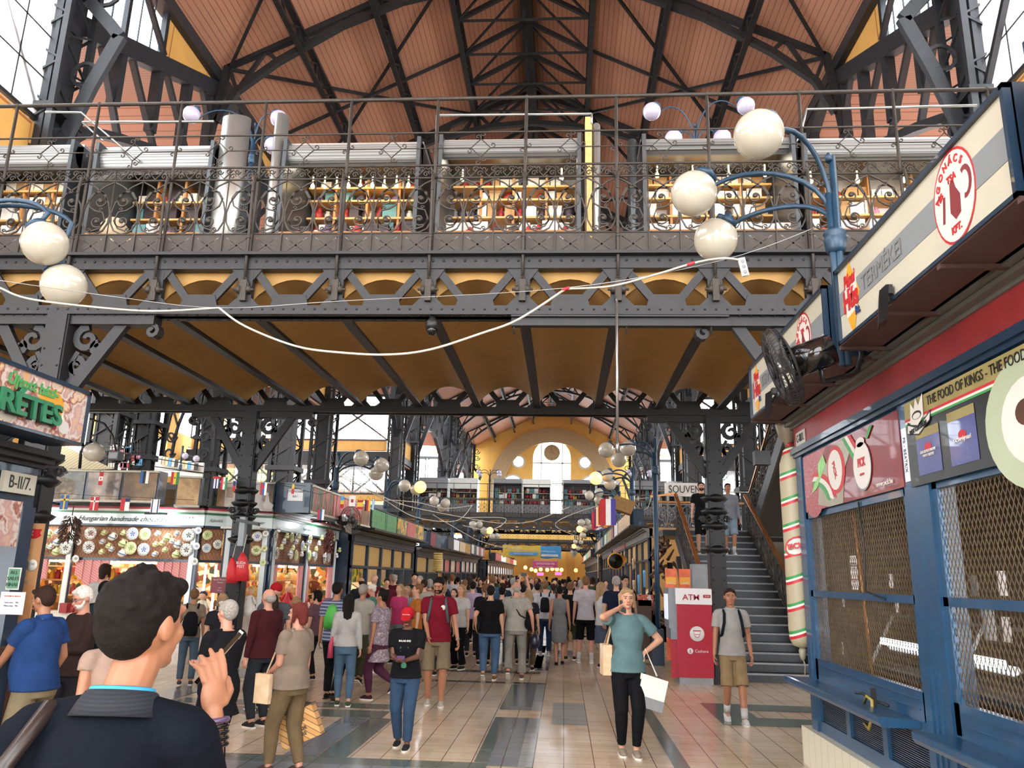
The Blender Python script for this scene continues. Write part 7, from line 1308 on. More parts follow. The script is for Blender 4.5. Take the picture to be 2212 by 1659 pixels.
b = MB(); b.box(1.93, 2.07, 15.1, 15.75, .95, 1.66); b.box(1.96, 2.07, 15.12, 15.72, .76, .95); ob('screen_housing', b, 'atm_grey', at); b = MB(); b.box(1.915, 1.93, 15.2, 15.65, 1.1, 1.55); ob('screen', b, mat('screen_glow', '#cfd8ea', .2, 0, 0, emit=.4), at); b = MB(); b.box(1.95, 2.07, 15.08, 15.1, .1, .76); ob('side_trim', b, 'atm_red', at)
text('ATM', (2.33, 15.03, 1.5), UX, UZ, .1, 'atm_red', at, bold=.001, wx=1.05); b = MB(); b.box(2.55, 2.68, 15.03, 15.04, 1.5, 1.555); ob('hours_plate', b, 'atm_red', at); text('0-24', (2.615, 15.025, 1.528), UX, UZ, .03, 'atm_white', at)
b = MB(); b.lathe([(.13, 0), (.13, .004)], (2.42, 15.05, .87), (0, -1, 0), 32); ob('icon_disc', b, 'atm_white', at); b = MB(); b.strip([(-.07, .03), (.07, .03)], .018, (2.42, 15.043, .89), UX, UZ, UY, .004); b.strip([(-.055, .02), (-.055, -.02), (.055, -.02), (.055, .02)], .009, (2.42, 15.043, .88), UX, UZ, UY, .004); b.strip(arc(0, -.02, .045, 180, 360, 10), .009, (2.42, 15.043, .87), UX, UZ, UY, .004); ob('card_icon', b, 'atm_red', at)
b = MB(); b.lathe([(.052, 0), (.052, .004)], (2.29, 15.05, .57), (0, -1, 0), 24); ob('logo_disc', b, 'atm_white', at); b = MB(); b.box(2.283, 2.297, 15.04, 15.045, .54, .6); ob('logo_bar', b, 'atm_red', at); text('Cashere', (2.37, 15.04, .57), UX, UZ, .05, 'atm_white', at, align='LEFT')
rk = thing('newspaper_rack', 'rack of orange magazines behind the ATM', 'rack', (2.35, 16.3, 0)); b = MB(); b.box(2.55, 2.85, 16.2, 16.5, 0, 2.12); ob('rack_frame', b, 'grey', rk)
for k in range(2): b = MB(); x = 2.02 + k * .27; b.box(x, x + .22, 16.2, 16.25, .3, 2.02); ob('magazine_column', b, mat('mag_orange', '#d9673f', .5, 0, .3, 5), rk); b = MB(); b.box(x + .01, x + .21, 16.19, 16.2, 1.72, 1.86); ob('yellow_header', b, 'logo_orange', rk); text('HVG\n\nTERASZ\n\nMAGYAR', (x + .11, 16.18, 1.6), UX, UZ, .05, 'tri_white', rk)
b = MB(); b.box(1.94, 2.2, 18.1, 18.5, 0, .75); tag(ob('blue_pedestal', b, 'blue_paint'), 'square blue base box around the tall lamp post left of the ATM', 'base')
# dark foliage figure and display left of the ATM
b = MB(); r_ = random.Random(5)
for i in range(60): a = r_.uniform(0, 6.28); z = r_.uniform(.6, 2.9); rr = r_.uniform(.05, .35); p = V((2.55 + rr * math.cos(a), 21.5 + rr * math.sin(a), z)); b.tube([p, p + V((r_.uniform(-.2, .2), r_.uniform(-.2, .2), r_.uniform(-.3, .3)))], [.05, .02], 5)
tag(ob('display_branches', b, 'wood_dark'), 'dark twisted branch display beside the tall blue lamp post', 'branches')
for i, (px, py, w_, h, m) in enumerate(((1380, 1310, .6, .5, 'wood_dark'), (1395, 1290, .35, .3, 'red_stock'))): c = AY(px, py, 19.5); b = MB(); b.box(c.x - w_ / 2, c.x + w_ / 2, 19.5, 20, 0 if i == 0 else c.z - .2, c.z + h / 2 - .1); tag(ob('display_table', b, m), ['dark wooden display table behind the woman on the phone', 'red display box on the dark table by the blue lamp post'][i], 'table')
# side gallery goods seen over the left stalls
b = MB()
for k in range(14): a, c = AY(225 + k * 6, 950, 22), AY(225 + k * 6, 1010, 22); b.tube([a, c], .008, 4)
for k in range(6): b.tube([AY(225, 955 + k * 11, 22), AY(305, 957 + k * 11, 22)], .008, 4)
o = tag(ob('wire_grid', b, 'iron_dark'), 'dark wire grid hung with small goods in the left side gallery', 'grid')
for k in range(26): c = AY(230 + rnd.random() * 70, 962 + rnd.random() * 45, 22.1); b = MB(); s_ = rnd.uniform(.04, .1); b.box(c.x - s_, c.x + s_, 22.1, 22.14, c.z - s_, c.z + s_); tag(ob('small_goods', b, ['tri_white', 'red_goods', 'f_sky', 'pale_goods', 'pink_goods'][k % 5]), 'small packaged article hung on the wire grid of the left side gallery', 'goods', 'articles on the wire grid')
for k in range(12):
    a, c = AY(343 + k * 7, 985 + k * 1.4, 27), AY(349 + k * 7, 1003 + k * 1.2, 27); b = MB(); b.box(a.x, c.x, 27, 27.05, c.z, a.z); tag(ob('hanging_cloth', b, ['tri_white', 'linen', 'awning', 'f_sky', 'pale_goods', 'black'][k % 6]), 'cloth hanging in a row in the left side gallery kiosk', 'cloth', 'cloths in the left side gallery')
b = MB(); a, c = AY(335, 1004, 27.2), AY(436, 1030, 27.2); b.box(a.x, c.x, 27.2, 27.3, c.z, a.z + .1); tag(ob('gallery_counter', b, 'tri_white'), 'white counter front in the left side gallery', 'counter')
b = MB(); b.tube([AY(335, 1008, 26.8), AY(440, 1022, 26.8)], .02, 5); b.tube([AY(335, 990, 26.8), AY(440, 1008, 26.8)], .02, 5); tag(ob('gallery_rail', b, 'iron'), 'thin rails of the left side gallery', 'railing')
globe_lamp((AY(392, 990, 26).x, 26), AY(392, 978, 26).z, [(AY(400, 985, 26), 'globe_cool'), (AY(424, 991, 26), 'globe_cool')], 'two-globe lamp in the left side gallery', .11, .03, zb=5.9, group='gallery globe lamps')
# floodlight and round grey lamp on the left
t = thing('globe_lamp', 'unlit greyish globe lamp on a dark arm beside the pastry stall sign', 'lamp', AY(172, 1000, 14)); c = AY(203, 977, 14); b = MB(); b.ball(c, .19, 20, 1, 1, .9); ob('globe', b, mat('globe_grey', '#bdb6a6', .3, coat=.4), t); b = MB(); b.tube([(AY(172, 1012, 14)), AY(175, 975, 14), AY(188, 958, 14), AY(200, 960, 14)], .03, 6); ob('arm', b, 'iron_dark', t)
t = thing('floodlight', 'black floodlight on a curved pipe, left of the dark lattice column', 'floodlight', AY(250, 985, 14)); c = AY(250, 985, 14); b = MB(); b.obox(c, (.1, 0, 0), (0, .08, 0), (0, 0, .08)); b.tube([c + UZ * .08, AY(243, 940, 14), AY(225, 915, 14), AY(195, 905, 14)], .02, 6); ob('lamp_body', b, 'black', t); b = MB(); b.obox(c - V((0, .085, 0)), (.085, 0, 0), (0, .005, 0), (0, 0, .055)); ob('lens', b, 'grey', t)
t = thing('floodlight', 'dark boxy floodlight on a curved pipe right of the stairs column', 'floodlight', AY(1652, 988, 16)); c = AY(1645, 990, 15); b = MB(); b.obox(c, (.14, 0, 0), (0, .1, 0), (0, 0, .13)); b.tube([c + UZ * .1, AY(1660, 950, 15), AY(1685, 925, 14), AY(1720, 905, 13)], .025, 6); ob('lamp_body', b, 'black', t)
# kiosks on the far gallery
for i, (a, c, sh, m) in enumerate(((612, 690, .5, 'dark_goods'), (905, 966, .75, 'stall_goods'), (972, 1030, .75, 'stall_goods'), (1066, 1127, .3, 'stall_goods'), (1131, 1188, .55, 'stall_goods'), (1217, 1286, .25, 'red_stock'), (1290, 1338, .3, 'stall_goods'), (1372, 1440, .6, 'stall_goods'), (1445, 1500, .6, 'dark_goods'))):
    x0, x1 = AY(a, 1060, 56.5).x, AY(c, 1060, 56.5).x; t = thing('gallery_kiosk', 'small shuttered kiosk of goods on the far gallery, ' + ['left beside the tall columns', 'left with a wide shutter', 'second left, wide shutter', 'left of the arched window', 'under the arched window, left half', 'under the arched window, right half', 'behind the lit globe', 'right of the flags', 'behind the souvenirs banner'][i], 'kiosk', ((x0 + x1) / 2, 56.5, 6), 0, 'kiosks on the far gallery')
    b = MB(); b.box(x0, x1, 56.6, 57.8, 6, 6.8); ob('counter', b, 'grey', t); b = MB(); b.box(x0, x1, 57.7, 57.8, 6.8, 8.6); ob('back_panel', b, 'dark_goods', t); b = MB(); b.box(x0 - .05, x0, 56.5, 57.8, 6, 8.6); b.box(x1, x1 + .05, 56.5, 57.8, 6, 8.6); ob('side_panel', b, 'alu', t); b = MB(); b.box(x0, x1, 56.45, 57.8, 8.6 - sh, 8.62); ob('rolled_shutter', b, 'grey' if i % 2 else 'alu', t)
    for j, z in enumerate((6.82, 7.25, 7.65)):
        b = MB(); b.box(x0 + .05, x1 - .05, 57.2, 57.6, z, z + .04); ob('shelf', b, 'pale_goods', t); fill_shelf(x0 + .05, x1 - .05, 57.15, z + .04, .33, [('box', 'carton_white'), ('bundle', 'red_goods'), ('box', 'teal_goods'), ('bottle', 'yellow_goods'), ('bundle', 'dark_goods')], 'tiny article on a shelf of a far gallery kiosk', 'goods on the far gallery', (.2, .34), .9, .25)
# ================================================================== PEOPLE
SK = {'fair': '#bc8f76', 'pale': '#c49f88', 'tan': '#9c6b50', 'brown': '#5c3a2a', 'pink': '#b9846f'}
for k, c in SK.items(): mat('skin_' + k, c, .5, 0, .06, 14)
HC = {'dark': '#0f0b09', 'brown': '#2c1d16', 'grey': '#8f8a84', 'white': '#d0ccc4', 'blond': '#94795a', 'red': '#5a2620', 'lbrown': '#6b4e36'}
for k, c in HC.items(): mat('hair_' + k, c, .8, 0, .3, 60, bump=.6, spec=.2)
mat('eye_white', '#a39c98', .2, 0, 0); mat('eye_iris', '#3a2a22', .1, 0, 0); mat('lips', '#a8584e', .4, 0, 0); mat('rubber', '#d8d6d0', .5); mat('lens_frame', '#2a2628', .3)
def cm(h, kind=0):
    n = 'cloth_' + h.strip('#') + ('_s' if kind else '')
    if n not in MATS: mat(n, [((max(0, x) ** 2.2 * .58) ** (1 / 2.2)) * 255 for x in [int(h[i:i + 2], 16) / 255 for i in (1, 3, 5)]], .85, 0, .12, 9, bump=.35, spec=.12)
    return n
BAKE = []
def soft(o, vox, it=3, fac=.5):
    m = o.modifiers.new('r', 'REMESH'); m.mode = 'VOXEL'; m.voxel_size = vox; m.use_smooth_shade = True
    s = o.modifiers.new('s', 'SMOOTH'); s.factor = fac; s.iterations = it; BAKE.append(o); return o
def bake_soft():
    bpy.context.view_layer.update(); dg = bpy.context.evaluated_depsgraph_get(); done = {}
    for o in BAKE:
        if o.data.name in done: continue
        done[o.data.name] = bpy.data.meshes.new_from_object(o.evaluated_get(dg))
    for o in BAKE: k = o.data.name; o.modifiers.clear(); o.data = done[k]
    BAKE.clear()
def ik(a, c, l1, l2, pole):
    a, c = V(a), V(c); d = c - a; L = min(d.length, (l1 + l2) * .999); d.normalize(); x = (l1 * l1 - l2 * l2 + L * L) / (2 * L); h = math.sqrt(max(0, l1 * l1 - x * x)); p = V(pole); p = (p - d * p.dot(d)).normalized(); return a + d * x + p * h, a + d * L
def hand(b, w_, d, pn, side, curl=.35, k=1, grip=False):
    """w_ wrist, d direction of the hand, pn palm normal, side: thumb side axis"""
    d = V(d).normalized(); pn = V(pn); pn = (pn - d * pn.dot(d)).normalized(); s = d.cross(pn) * side
    R = Matrix((s, d, pn)).transposed(); b.ball(w_ + d * .045 * k, .045 * k, 12, .85, 1.1, .36, R)
    for i, (off, ln) in enumerate(((.03, .068), (.011, .078), (-.009, .072), (-.028, .056))):
        c_ = curl + (.12 * i if not grip else .05 * i); p = w_ + (d * .082 + s * off) * k; a1 = c_; q = p + (d * math.cos(a1) + pn * math.sin(a1) + s * off * .8) * ln * .52 * k; a2 = c_ * 2.2; r_ = q + (d * math.cos(a2) + pn * math.sin(a2)) * ln * .5 * k
        b.cap(p, q, .0095 * k, .0088 * k, 8); b.cap(q, r_, .0088 * k, .0072 * k, 8)
    p = w_ + (d * .028 + s * .03) * k; q = p + (d * .6 + s * .75 + pn * (.3 + curl * .5)).normalized() * .04 * k; r_ = q + (d * .85 + s * .2 + pn * (.4 + curl)).normalized() * .034 * k; b.cap(p, q, .014 * k, .011 * k, 8); b.cap(q, r_, .011 * k, .0085 * k, 8)
PN = [0]
def person(label, pos, h, rz, top='#222222', bottom='#333344', skin='fair', hair=('short', 'dark'), legs='pants', sleeve='short', w=1.0, belly=0, L=None, R=None, feet=None, yaw=0, pitch=0, lean=(0, 0), shoe='#333333', vox=.014, face=True, glasses=False, hem=.86, group=None, extra=None, sock=None, beard=None, curl=.35, collar=None, fem=False, z0=0, name='person', sym=0):
    PN[0] += 1; k = h / 1.75; t = thing(name, label, 'person', (pos[0], pos[1], z0), math.radians(rz), group); t.scale = (k, k, k); sk = 'skin_' + skin; lx, ly = lean
    T = lambda p: V((p[0] + lx * max(0, p[2] - .95), p[1] + ly * max(0, p[2] - .95), p[2]))
    HR = Matrix.Rotation(math.radians(-yaw), 3, 'Z') @ Matrix.Rotation(math.radians(-pitch), 3, 'X'); hc = V((0, 0, 1.56))
    def Hd(p): return T(hc) + HR @ (V(p) - hc)
    feet = feet or ((-.1, 0, 0), (.1, 0, 0)); sw = .185 * (.92 if fem else 1) * (1 + (w - 1) * .35)
    B = MB(); sh = []; hipz = .9
    tr = [(.82, .13, .1, 0), (.9, .168, .118, 0), (1.0, .155 + (.01 if fem else 0), .11, .0), (1.1, .138 - (.012 if fem else 0), .102, .005), (1.22, .15, .112, .01), (1.33, .162, .112, .0), (1.4, .15, .09, -.005), (1.45, .1, .07, -.01), (1.48, .062, .055, -.008)]
    def ring(z, rx, ry, y, inf=0): 
        bb = belly * math.exp(-((z - 1.05) / .14) ** 2); c = T((0, y + bb * .5, z)); return (c.x, c.y, c.z, rx * w + inf, ry * (w + .1 * (w - 1)) + bb * .6 + inf + (.022 * math.exp(-((z - 1.27) / .07) ** 2) if fem else 0))
    B.loft([ring(*a) for a in tr], 20); B.cap(T((0, -.012, 1.44)), Hd((0, .0, 1.56)), .054 * (1 + (w - 1) * .5), .052, 12)
    B.ball(Hd((0, -.008, 1.655)), .094, 18, .82, 1.02, 1.02, HR); B.ball(Hd((0, .03, 1.6)), .072, 14, .8, .85, .98, HR); B.ball(Hd((0, .066, 1.557)), .028, 10, 1.1, .9, .8, HR)
    B.cap(Hd((0, .085, 1.652)), Hd((0, .112, 1.618)), .009, .015, 8); B.ball(Hd((0, .1, 1.612)), .014, 8, 1.4, .8, .7, HR)
    for s in (-1, 1): B.ball(Hd((s * .079, -.008, 1.632)), .03, 10, .32, .7, 1, HR); B.ball(Hd((s * .036, .06, 1.618)), .03, 8, 1, .7, .9, HR)
    B.cap(Hd((-.035, .08, 1.672)), Hd((.035, .08, 1.672)), .012, .012, 6)
    legs_ = []
    for s, f in ((-1, feet[0]), (1, feet[1])):
        hp = V((s * .088 * w, 0, .89)); an = V((f[0], f[1], .085 + f[2])); kn, an = ik(hp, an, .42, .41, (0.1 * s, 1, .1)); legs_.append((s, hp, kn, an, f)); q = 1 + (w - 1) * .6
        B.cap(hp, kn, .088 * q, .056 * q, 12); B.cap(kn, kn.lerp(an, .35), .054 * q, .057 * q, 10); B.cap(kn.lerp(an, .35), an, .056 * q, .036, 10); B.cap(an, an + V((0, .06, -.05)), .032, .022, 8)
    arms = []
    for s, tg in ((-1, L), (1, R)):
        spt = T((s * sw, -.005, 1.405)); pole = (s * .5, -1, -.35)
        if tg is None: tg = (s * (sw + .07), .03, .83)
        if len(tg) > 3: pole = tg[3]
        tgt = V(tg[:3]); tgt = (tgt if len(tg) > 5 and abs(lx) > .2 else T(tgt)) if tgt.z > 1 else tgt + V((lx * .2, ly * .2, 0)); el, wr = ik(spt, tgt, .285, .255, pole); q = 1 + (w - 1) * .5
        B.cap(spt, el, .05 * q, .037 * q, 12); B.cap(el, wr, .037 * q, .025, 12); d = (wr - el).normalized(); pn = V((-s, .25, 0)) if abs(d.z) > .75 and d.z < 0 else V((0, -.3, 1)) if d.z > -.3 and d.z < .6 else V((0, 1, .2))
        if len(tg) > 4: pn = V(tg[4])
        hand(B, wr, d, pn, s * (1 if d.z < 0 else -1) if len(tg) < 6 else tg[5], curl); arms.append((s, spt, el, wr, d))
    body = soft(ob('body', B, sk, t, world=False), vox * .75 if vox < .012 else vox, 3)
    ct = cm(top) if isinstance(top, str) and top.startswith('#') else top; cb = cm(bottom) if isinstance(bottom, str) and bottom.startswith('#') else bottom
    # top
    S_ = MB(); inf = .02; dz_ = legs == 'dress'
    rs = [a for a in tr if a[0] > hem + .03 and a[0] < 1.44]; h0 = (hem, .172 if hem < .95 else .155, .122 if hem < .95 else .112, 0)
    if dz_: rs = [(.5, .16, .14, 0), (.62, .172, .14, 0), (.75, .18, .135, 0)] + [a for a in tr if .86 < a[0] < 1.44]; rings = [ring(*a, .014) for a in rs]
    else: rings = [ring(*h0, inf + .008)] + [ring(*a, inf) for a in rs]
    rings += [ring(1.445, .115, .08, -.01, .012), ring(1.468, .07, .066, -.01, .01)]; S_.loft(rings, 24)
    for s, spt, el, wr, d in arms:
        q = 1 + (w - 1) * .5
        if sleeve == 'none': continue
        S_.ball(spt + V((-s * .012, 0, -.002)), .071 * q, 12); S_.cap(spt + V((-s * .01, 0, .012)), T((s * .06, -.012, 1.452)), .056 * q, .04, 10)
        if sleeve == 'short': e = spt.lerp(el, .62); S_.lathe([(.066 * q, 0), (.069 * q, (e - spt).length)], spt, e - spt, 14)
        elif sleeve == 'cap': e = spt.lerp(el, .3); S_.lathe([(.065 * q, 0), (.067 * q, (e - spt).length)], spt, e - spt, 14)
        else: S_.cap(spt, el, .06 * q, .052 * q, 12); S_.lathe([(.05 * q, 0), (.036, (wr - el).length * .97)], el, wr - el, 12)
    soft(ob('dress' if dz_ else 'top', S_, ct, t, world=False), vox, 3)
    if collar: c = MB(); p0_ = T((0, -.012, 1.465)); c.lathe([(.078, -.015), (.072, .02), (.066, .04), (.06, .04), (.06, -.02)], p0_, (0, .15, 1), 20, sx=1.05); ob('collar', c, cm(collar), t, world=False)
    if not dz_:
        P_ = MB(); P_.loft([ring(.8, .14, .112, 0, .012), ring(.88, .166, .118, 0, .013), ring(.96, .16, .113, 0, .013), ring(1.02, .15, .108, 0, .012)], 20)
        for s, hp, kn, an, f in legs_:
            q = 1 + (w - 1) * .6
            if legs == 'skirt': continue
            P_.cap(hp, kn if legs != 'shorts' else hp.lerp(kn, .8), .1 * q, .076 * q if legs != 'shorts' else .085 * q, 12)
            if legs == 'pants' or legs == 'wide': e = kn.lerp(an, .94); r1 = .072 * q; P_.lathe([(r1, 0), (.068 * q, (e - kn).length * .4), (.058 if legs == 'pants' else .085, (e - kn).length)], kn, e - kn, 14)
            elif legs == 'slim': e = kn.lerp(an, .93); P_.lathe([(.07 * q, 0), (.068 * q, (e - kn).length * .35), (.046, (e - kn).length)], kn, e - kn, 14)
            elif legs == 'shorts': P_.lathe([(.092 * q, 0), (.095 * q, .13)], hp.lerp(kn, .72), kn - hp, 14)
        if legs == 'skirt': P_.loft([ring(.5, .17, .14, 0, .02), ring(.8, .18, .13, 0, .014)], 20)
        soft(ob('skirt' if legs == 'skirt' else 'shorts' if legs == 'shorts' else 'trousers', P_, cb, t, world=False), vox, 3)
    for s, hp, kn, an, f in legs_:
        fd = V((0, 1, -.1 if f[2] > .03 else 0)).normalized(); F_ = MB(); c = an + V((0, 0, -.042)); R_F = Matrix.Identity(3) if f[2] < .03 else Matrix.Rotation(-.6 if f[1] < 0 else .25, 3, 'X')
        F_.ball(c + R_F @ V((0, -.015, .0)), .047, 12, .85, 1.1, .95, R_F); F_.ball(c + R_F @ V((0, .05, -.002)), .052, 12, .86, 1.6, .78, R_F); F_.ball(c + R_F @ V((0, .115, -.014)), .042, 12, 1, 1.1, .62, R_F)
        soft(ob('shoe', F_, cm(shoe), t, world=False), .01 if vox < .016 else .016, 2)
        so = MB(); so.prism([(-.035, -.065), (.035, -.065), (.044, .06), (.04, .13), (.015, .165), (-.015, .165), (-.04, .13), (-.044, .06)], c + R_F @ V((0, 0, -.043)), (1, 0, 0), R_F @ V((0, 1, 0)), R_F @ V((0, 0, .018)), False); ob('shoe_sole', so, 'rubber' if shoe not in ('#111111', '#1a1a1a') else 'black', t, world=False)
        if sock: K = MB(); K.lathe([(.043, 0), (.047, .13)], an + V((0, 0, -.01)), kn - an, 12); ob('sock', K, cm(sock), t, world=False)
    # hair
    st_, hcn = hair; hm = 'hair_' + hcn; Hh = MB(); noise = .0
    if st_ in ('short', 'long', 'bun', 'pony', 'bob', 'curly', 'fringe'):
        Hh.ball(Hd((0, -.022, 1.67)), .097, 18, .86, 1.0, .97, HR); Hh.ball(Hd((0, -.045, 1.645)), .084, 14, .92, .8, 1.0, HR)
        if st_ in ('short', 'curly', 'fringe', 'bob'): Hh.cap(Hd((-.045, .05, 1.722)), Hd((.045, .05, 1.722)), .024, .024, 8)
        for s in (-1, 1): Hh.cap(Hd((s * .07, .015, 1.69)), Hd((s * .073, .02, 1.655)), .017, .01, 6)
    if st_ == 'curly':
        r_ = random.Random(PN[0])
        for i in range(40): a = r_.uniform(0, 6.28); z = r_.uniform(-.2, 1); q = math.sqrt(1 - z * z); Hh.ball(Hd((.076 * q * math.cos(a), -.02 + .088 * q * math.sin(a), 1.675 + .088 * z)), .017, 6)
    if st_ == 'bob':
        for s in (-1, 1): Hh.cap(Hd((s * .07, -.01, 1.68)), Hd((s * .074, .01, 1.56)), .03, .022, 8)
        Hh.cap(Hd((0, -.07, 1.65)), Hd((0, -.07, 1.56)), .06, .05, 10)
    if st_ == 'long':
        for s in (-1, 1): Hh.cap(Hd((s * .068, -.02, 1.68)), T((s * .075, -.03, 1.42)), .03, .024, 8)
        Hh.cap(Hd((0, -.07, 1.66)), T((0, -.1, 1.3)), .06, .04, 12); Hh.cap(Hd((-.035, -.07, 1.62)), T((-.04, -.1, 1.32)), .045, .03, 10); Hh.cap(Hd((.035, -.07, 1.62)), T((.04, -.1, 1.34)), .045, .03, 10)
    if st_ == 'pony': Hh.cap(Hd((0, -.1, 1.7)), Hd((0, -.13, 1.64)), .028, .03, 8); Hh.cap(Hd((0, -.13, 1.64)), T((0, -.12, 1.42)), .03, .012, 8)
    if st_ == 'bun': Hh.ball(Hd((0, -.1, 1.73)), .04, 10)
    if st_ == 'fringe0' or st_ == 'bald': Hh.ball(Hd((0, -.05, 1.625)), .08, 14, .98, .82, .8, HR); Hh.cap(Hd((-.076, -.02, 1.655)), Hd((-.076, .0, 1.625)), .012, .008, 6); Hh.cap(Hd((.076, -.02, 1.655)), Hd((.076, .0, 1.625)), .012, .008, 6)
    if st_ in ('cap',):
        c = MB(); c.ball(Hd((0, -.005, 1.685)), .104, 18, .9, 1.0, .86, HR); c.add([Hd(p) for p in [(-.07, .07, 1.7), (.07, .07, 1.7), (.055, .16, 1.675), (0, .18, 1.672), (-.055, .16, 1.675), (-.07, .07, 1.69), (.07, .07, 1.69), (.055, .16, 1.665), (0, .18, 1.662), (-.055, .16, 1.665)]], [(0, 1, 2, 3, 4), (9, 8, 7, 6, 5), (0, 5, 6, 1), (1, 6, 7, 2), (2, 7, 8, 3), (3, 8, 9, 4), (4, 9, 5, 0)], False); ob('cap', c, cm(hcn), t, world=False)
    if beard: b_ = MB(); b_.ball(Hd((0, .048, 1.578)), .058, 12, 1.05, .85, .8, HR); b_.cap(Hd((-.055, .03, 1.6)), Hd((-.066, .01, 1.64)), .018, .01, 6); b_.cap(Hd((.055, .03, 1.6)), Hd((.066, .01, 1.64)), .018, .01, 6); b_.cap(Hd((-.02, .1, 1.598)), Hd((.02, .1, 1.598)), .008, .008, 6); soft(ob('beard', b_, 'hair_' + beard, t, world=False), .008, 2)
    if Hh.v: soft(ob('hair', Hh, hm, t, world=False), .007 if vox < .012 else .011, 2)
    if face:
        for s in (-1, 1):
            e = MB(); e.ball(Hd((s * .031, .083, 1.648)), .0105, 10, 1.25, .6, .6, HR); eo = ob('eye', e, 'eye_white', t, world=False); i_ = MB(); i_.ball(Hd((s * .031, .0905, 1.648)), .0068, 8, 1, .5, 1, HR); ob('iris', i_, 'eye_iris', eo, world=False)
            e = MB(); e.cap(Hd((s * .015, .093, 1.668)), Hd((s * .048, .082, 1.67)), .0035, .0025, 6); ob('eyebrow', e, 'hair_brown' if hcn in ('blond', 'white', 'grey', 'brown') or hcn.startswith('#') else 'hair_dark', t, world=False)
        e = MB(); e.cap(Hd((-.02, .098, 1.583)), Hd((.02, .098, 1.583)), .006, .006, 6); e.cap(Hd((-.014, .1, 1.577)), Hd((.014, .1, 1.577)), .006, .006, 6); ob('mouth', e, 'lips', t, world=False)
    if glasses:
        e = MB()
        for s in (-1, 1): e.tube([Hd((s * .033 + .023 * math.cos(a * PI / 6), .098, 1.647 + .018 * math.sin(a * PI / 6))) for a in range(12)], .002, 4, True); e.tube([Hd((s * .056, .096, 1.65)), Hd((s * .078, 0, 1.648))], .002, 4)
        e.tube([Hd((-.01, .1, 1.652)), Hd((.01, .1, 1.652))], .002, 4); ob('glasses', e, 'lens_frame', t, world=False)
    if extra: extra(t, T, Hd, arms, legs_)
    return t
def FP(px, py, hy): p = AZ(px, py); return (p.x, p.y), max(1.4, min(1.92, AY(px, hy, p.y).z))
def HP(px, hy, Y): p = AY(px, hy, Y); return (p.x, p.y), max(1.4, min(1.92, p.z))
def shirt_print(txts, col, y=.13, z=1.25, s=.03):
    def f(t, T, Hd, arms, legs_):
        for i, (tx, m, dz_, sz) in enumerate(txts): p = T((0, y, z + dz_)); text(tx, p, (-1, 0, 0), (0, 0, 1), sz, m, t, world=False, bold=.001)
    return f
def backpack(col, back=True, z=1.2, sz=1.0):
    def f(t, T, Hd, arms, legs_):
        b = MB(); c = T((0, -.19, z)); b.loft([(c.x, c.y, z - .22 * sz, .13 * sz, .07), (c.x, c.y - .01, z - .1, .15 * sz, .09), (c.x, c.y, z + .12, .13 * sz, .075), (c.x, c.y + .02, z + .22 * sz, .07, .03)], 16); bo = soft(ob('backpack', b, cm(col), t, world=False), .014, 3)
        for s in (-1, 1): b = MB(); b.tube([T((s * .1, -.13, 1.4)), T((s * .105, -.02, 1.475)), T((s * .105, .09, 1.42)), T((s * .12, .14, 1.3)), T((s * .15, .1, 1.14)), T((s * .14, -.08, 1.08))], .02, 6); ob('shoulder_strap', b, cm(col), t, world=False)
    return f
def bag_held(idx, col, w_=.16, h=.3, strap=.16, lab=None, m=None):
    def f(t, T, Hd, arms, legs_):
        wr = arms[idx][3] + arms[idx][4] * .08; g_ = thing('carried_bag', lab, 'bag', (0, 0, 0)) if lab else t; W = MWp(t)
        c = wr - V((0, 0, strap + h / 2)); b = MB(); b.loft([(c.x, c.y, c.z - h / 2, .05, w_), (c.x, c.y, c.z, .06, w_ * 1.02), (c.x, c.y, c.z + h / 2, .03, w_)], 14)
        b.xf(W); o = ob('bag_body', b, m or cm(col), g_); b = MB()
        for dy in (-.5, .5): b.tube([c + V((0, dy * w_ * 1.4, h / 2)), wr + V((0, dy * .05, -.02)), wr], .006, 5)
        b.xf(W); ob('bag_strap', b, m or cm(col), g_)
    return f
def MWp(t): return MW[t.name] @ Matrix.Diagonal((*t.scale, 1))
def strap_bag(col, side=1, z=.95, y=-.05):
    def f(t, T, Hd, arms, legs_):
        b = MB(); b.tube([T((-side * .1, -.06, 1.46)), T((-side * .05, -.13, 1.35)), T((side * .08, -.14, 1.15)), T((side * .17, -.06, z + .1))], .012, 5); b.tube([T((-side * .1, -.06, 1.46)), T((-side * .06, .1, 1.38)), T((side * .1, .14, 1.15)), T((side * .18, .02, z + .1))], .012, 5); ob('bag_strap', b, cm(col), t, world=False)
        b = MB(); c = T((side * .21, y, z)); b.ball(c, .11, 12, .45, 1, .9); soft(ob('shoulder_bag', b, cm(col), t, world=False), .012, 2)
    return f
def both(*fs):
    def f(*a): [g(*a) for g in fs]
    return f
def phone_in(idx, m='black', lab='mobile phone held in the hand', off=(0, .03, .03), up=(0, 0, 1)):
    def f(t, T, Hd, arms, legs_):
        wr = arms[idx][3] + arms[idx][4] * .07; W = MWp(t); b = MB(); b.obox(wr + V(off), (.036, 0, 0), (0, .006, .0), (0, .0, .07)); b.xf(W); o = ob('mobile_phone', b, m); tag(o, lab, 'phone')
    return f
WK = lambda a, s=1: ((-.09, a * s, 0 if s > 0 else .06), (.09, -a * s, .06 if s > 0 else 0))
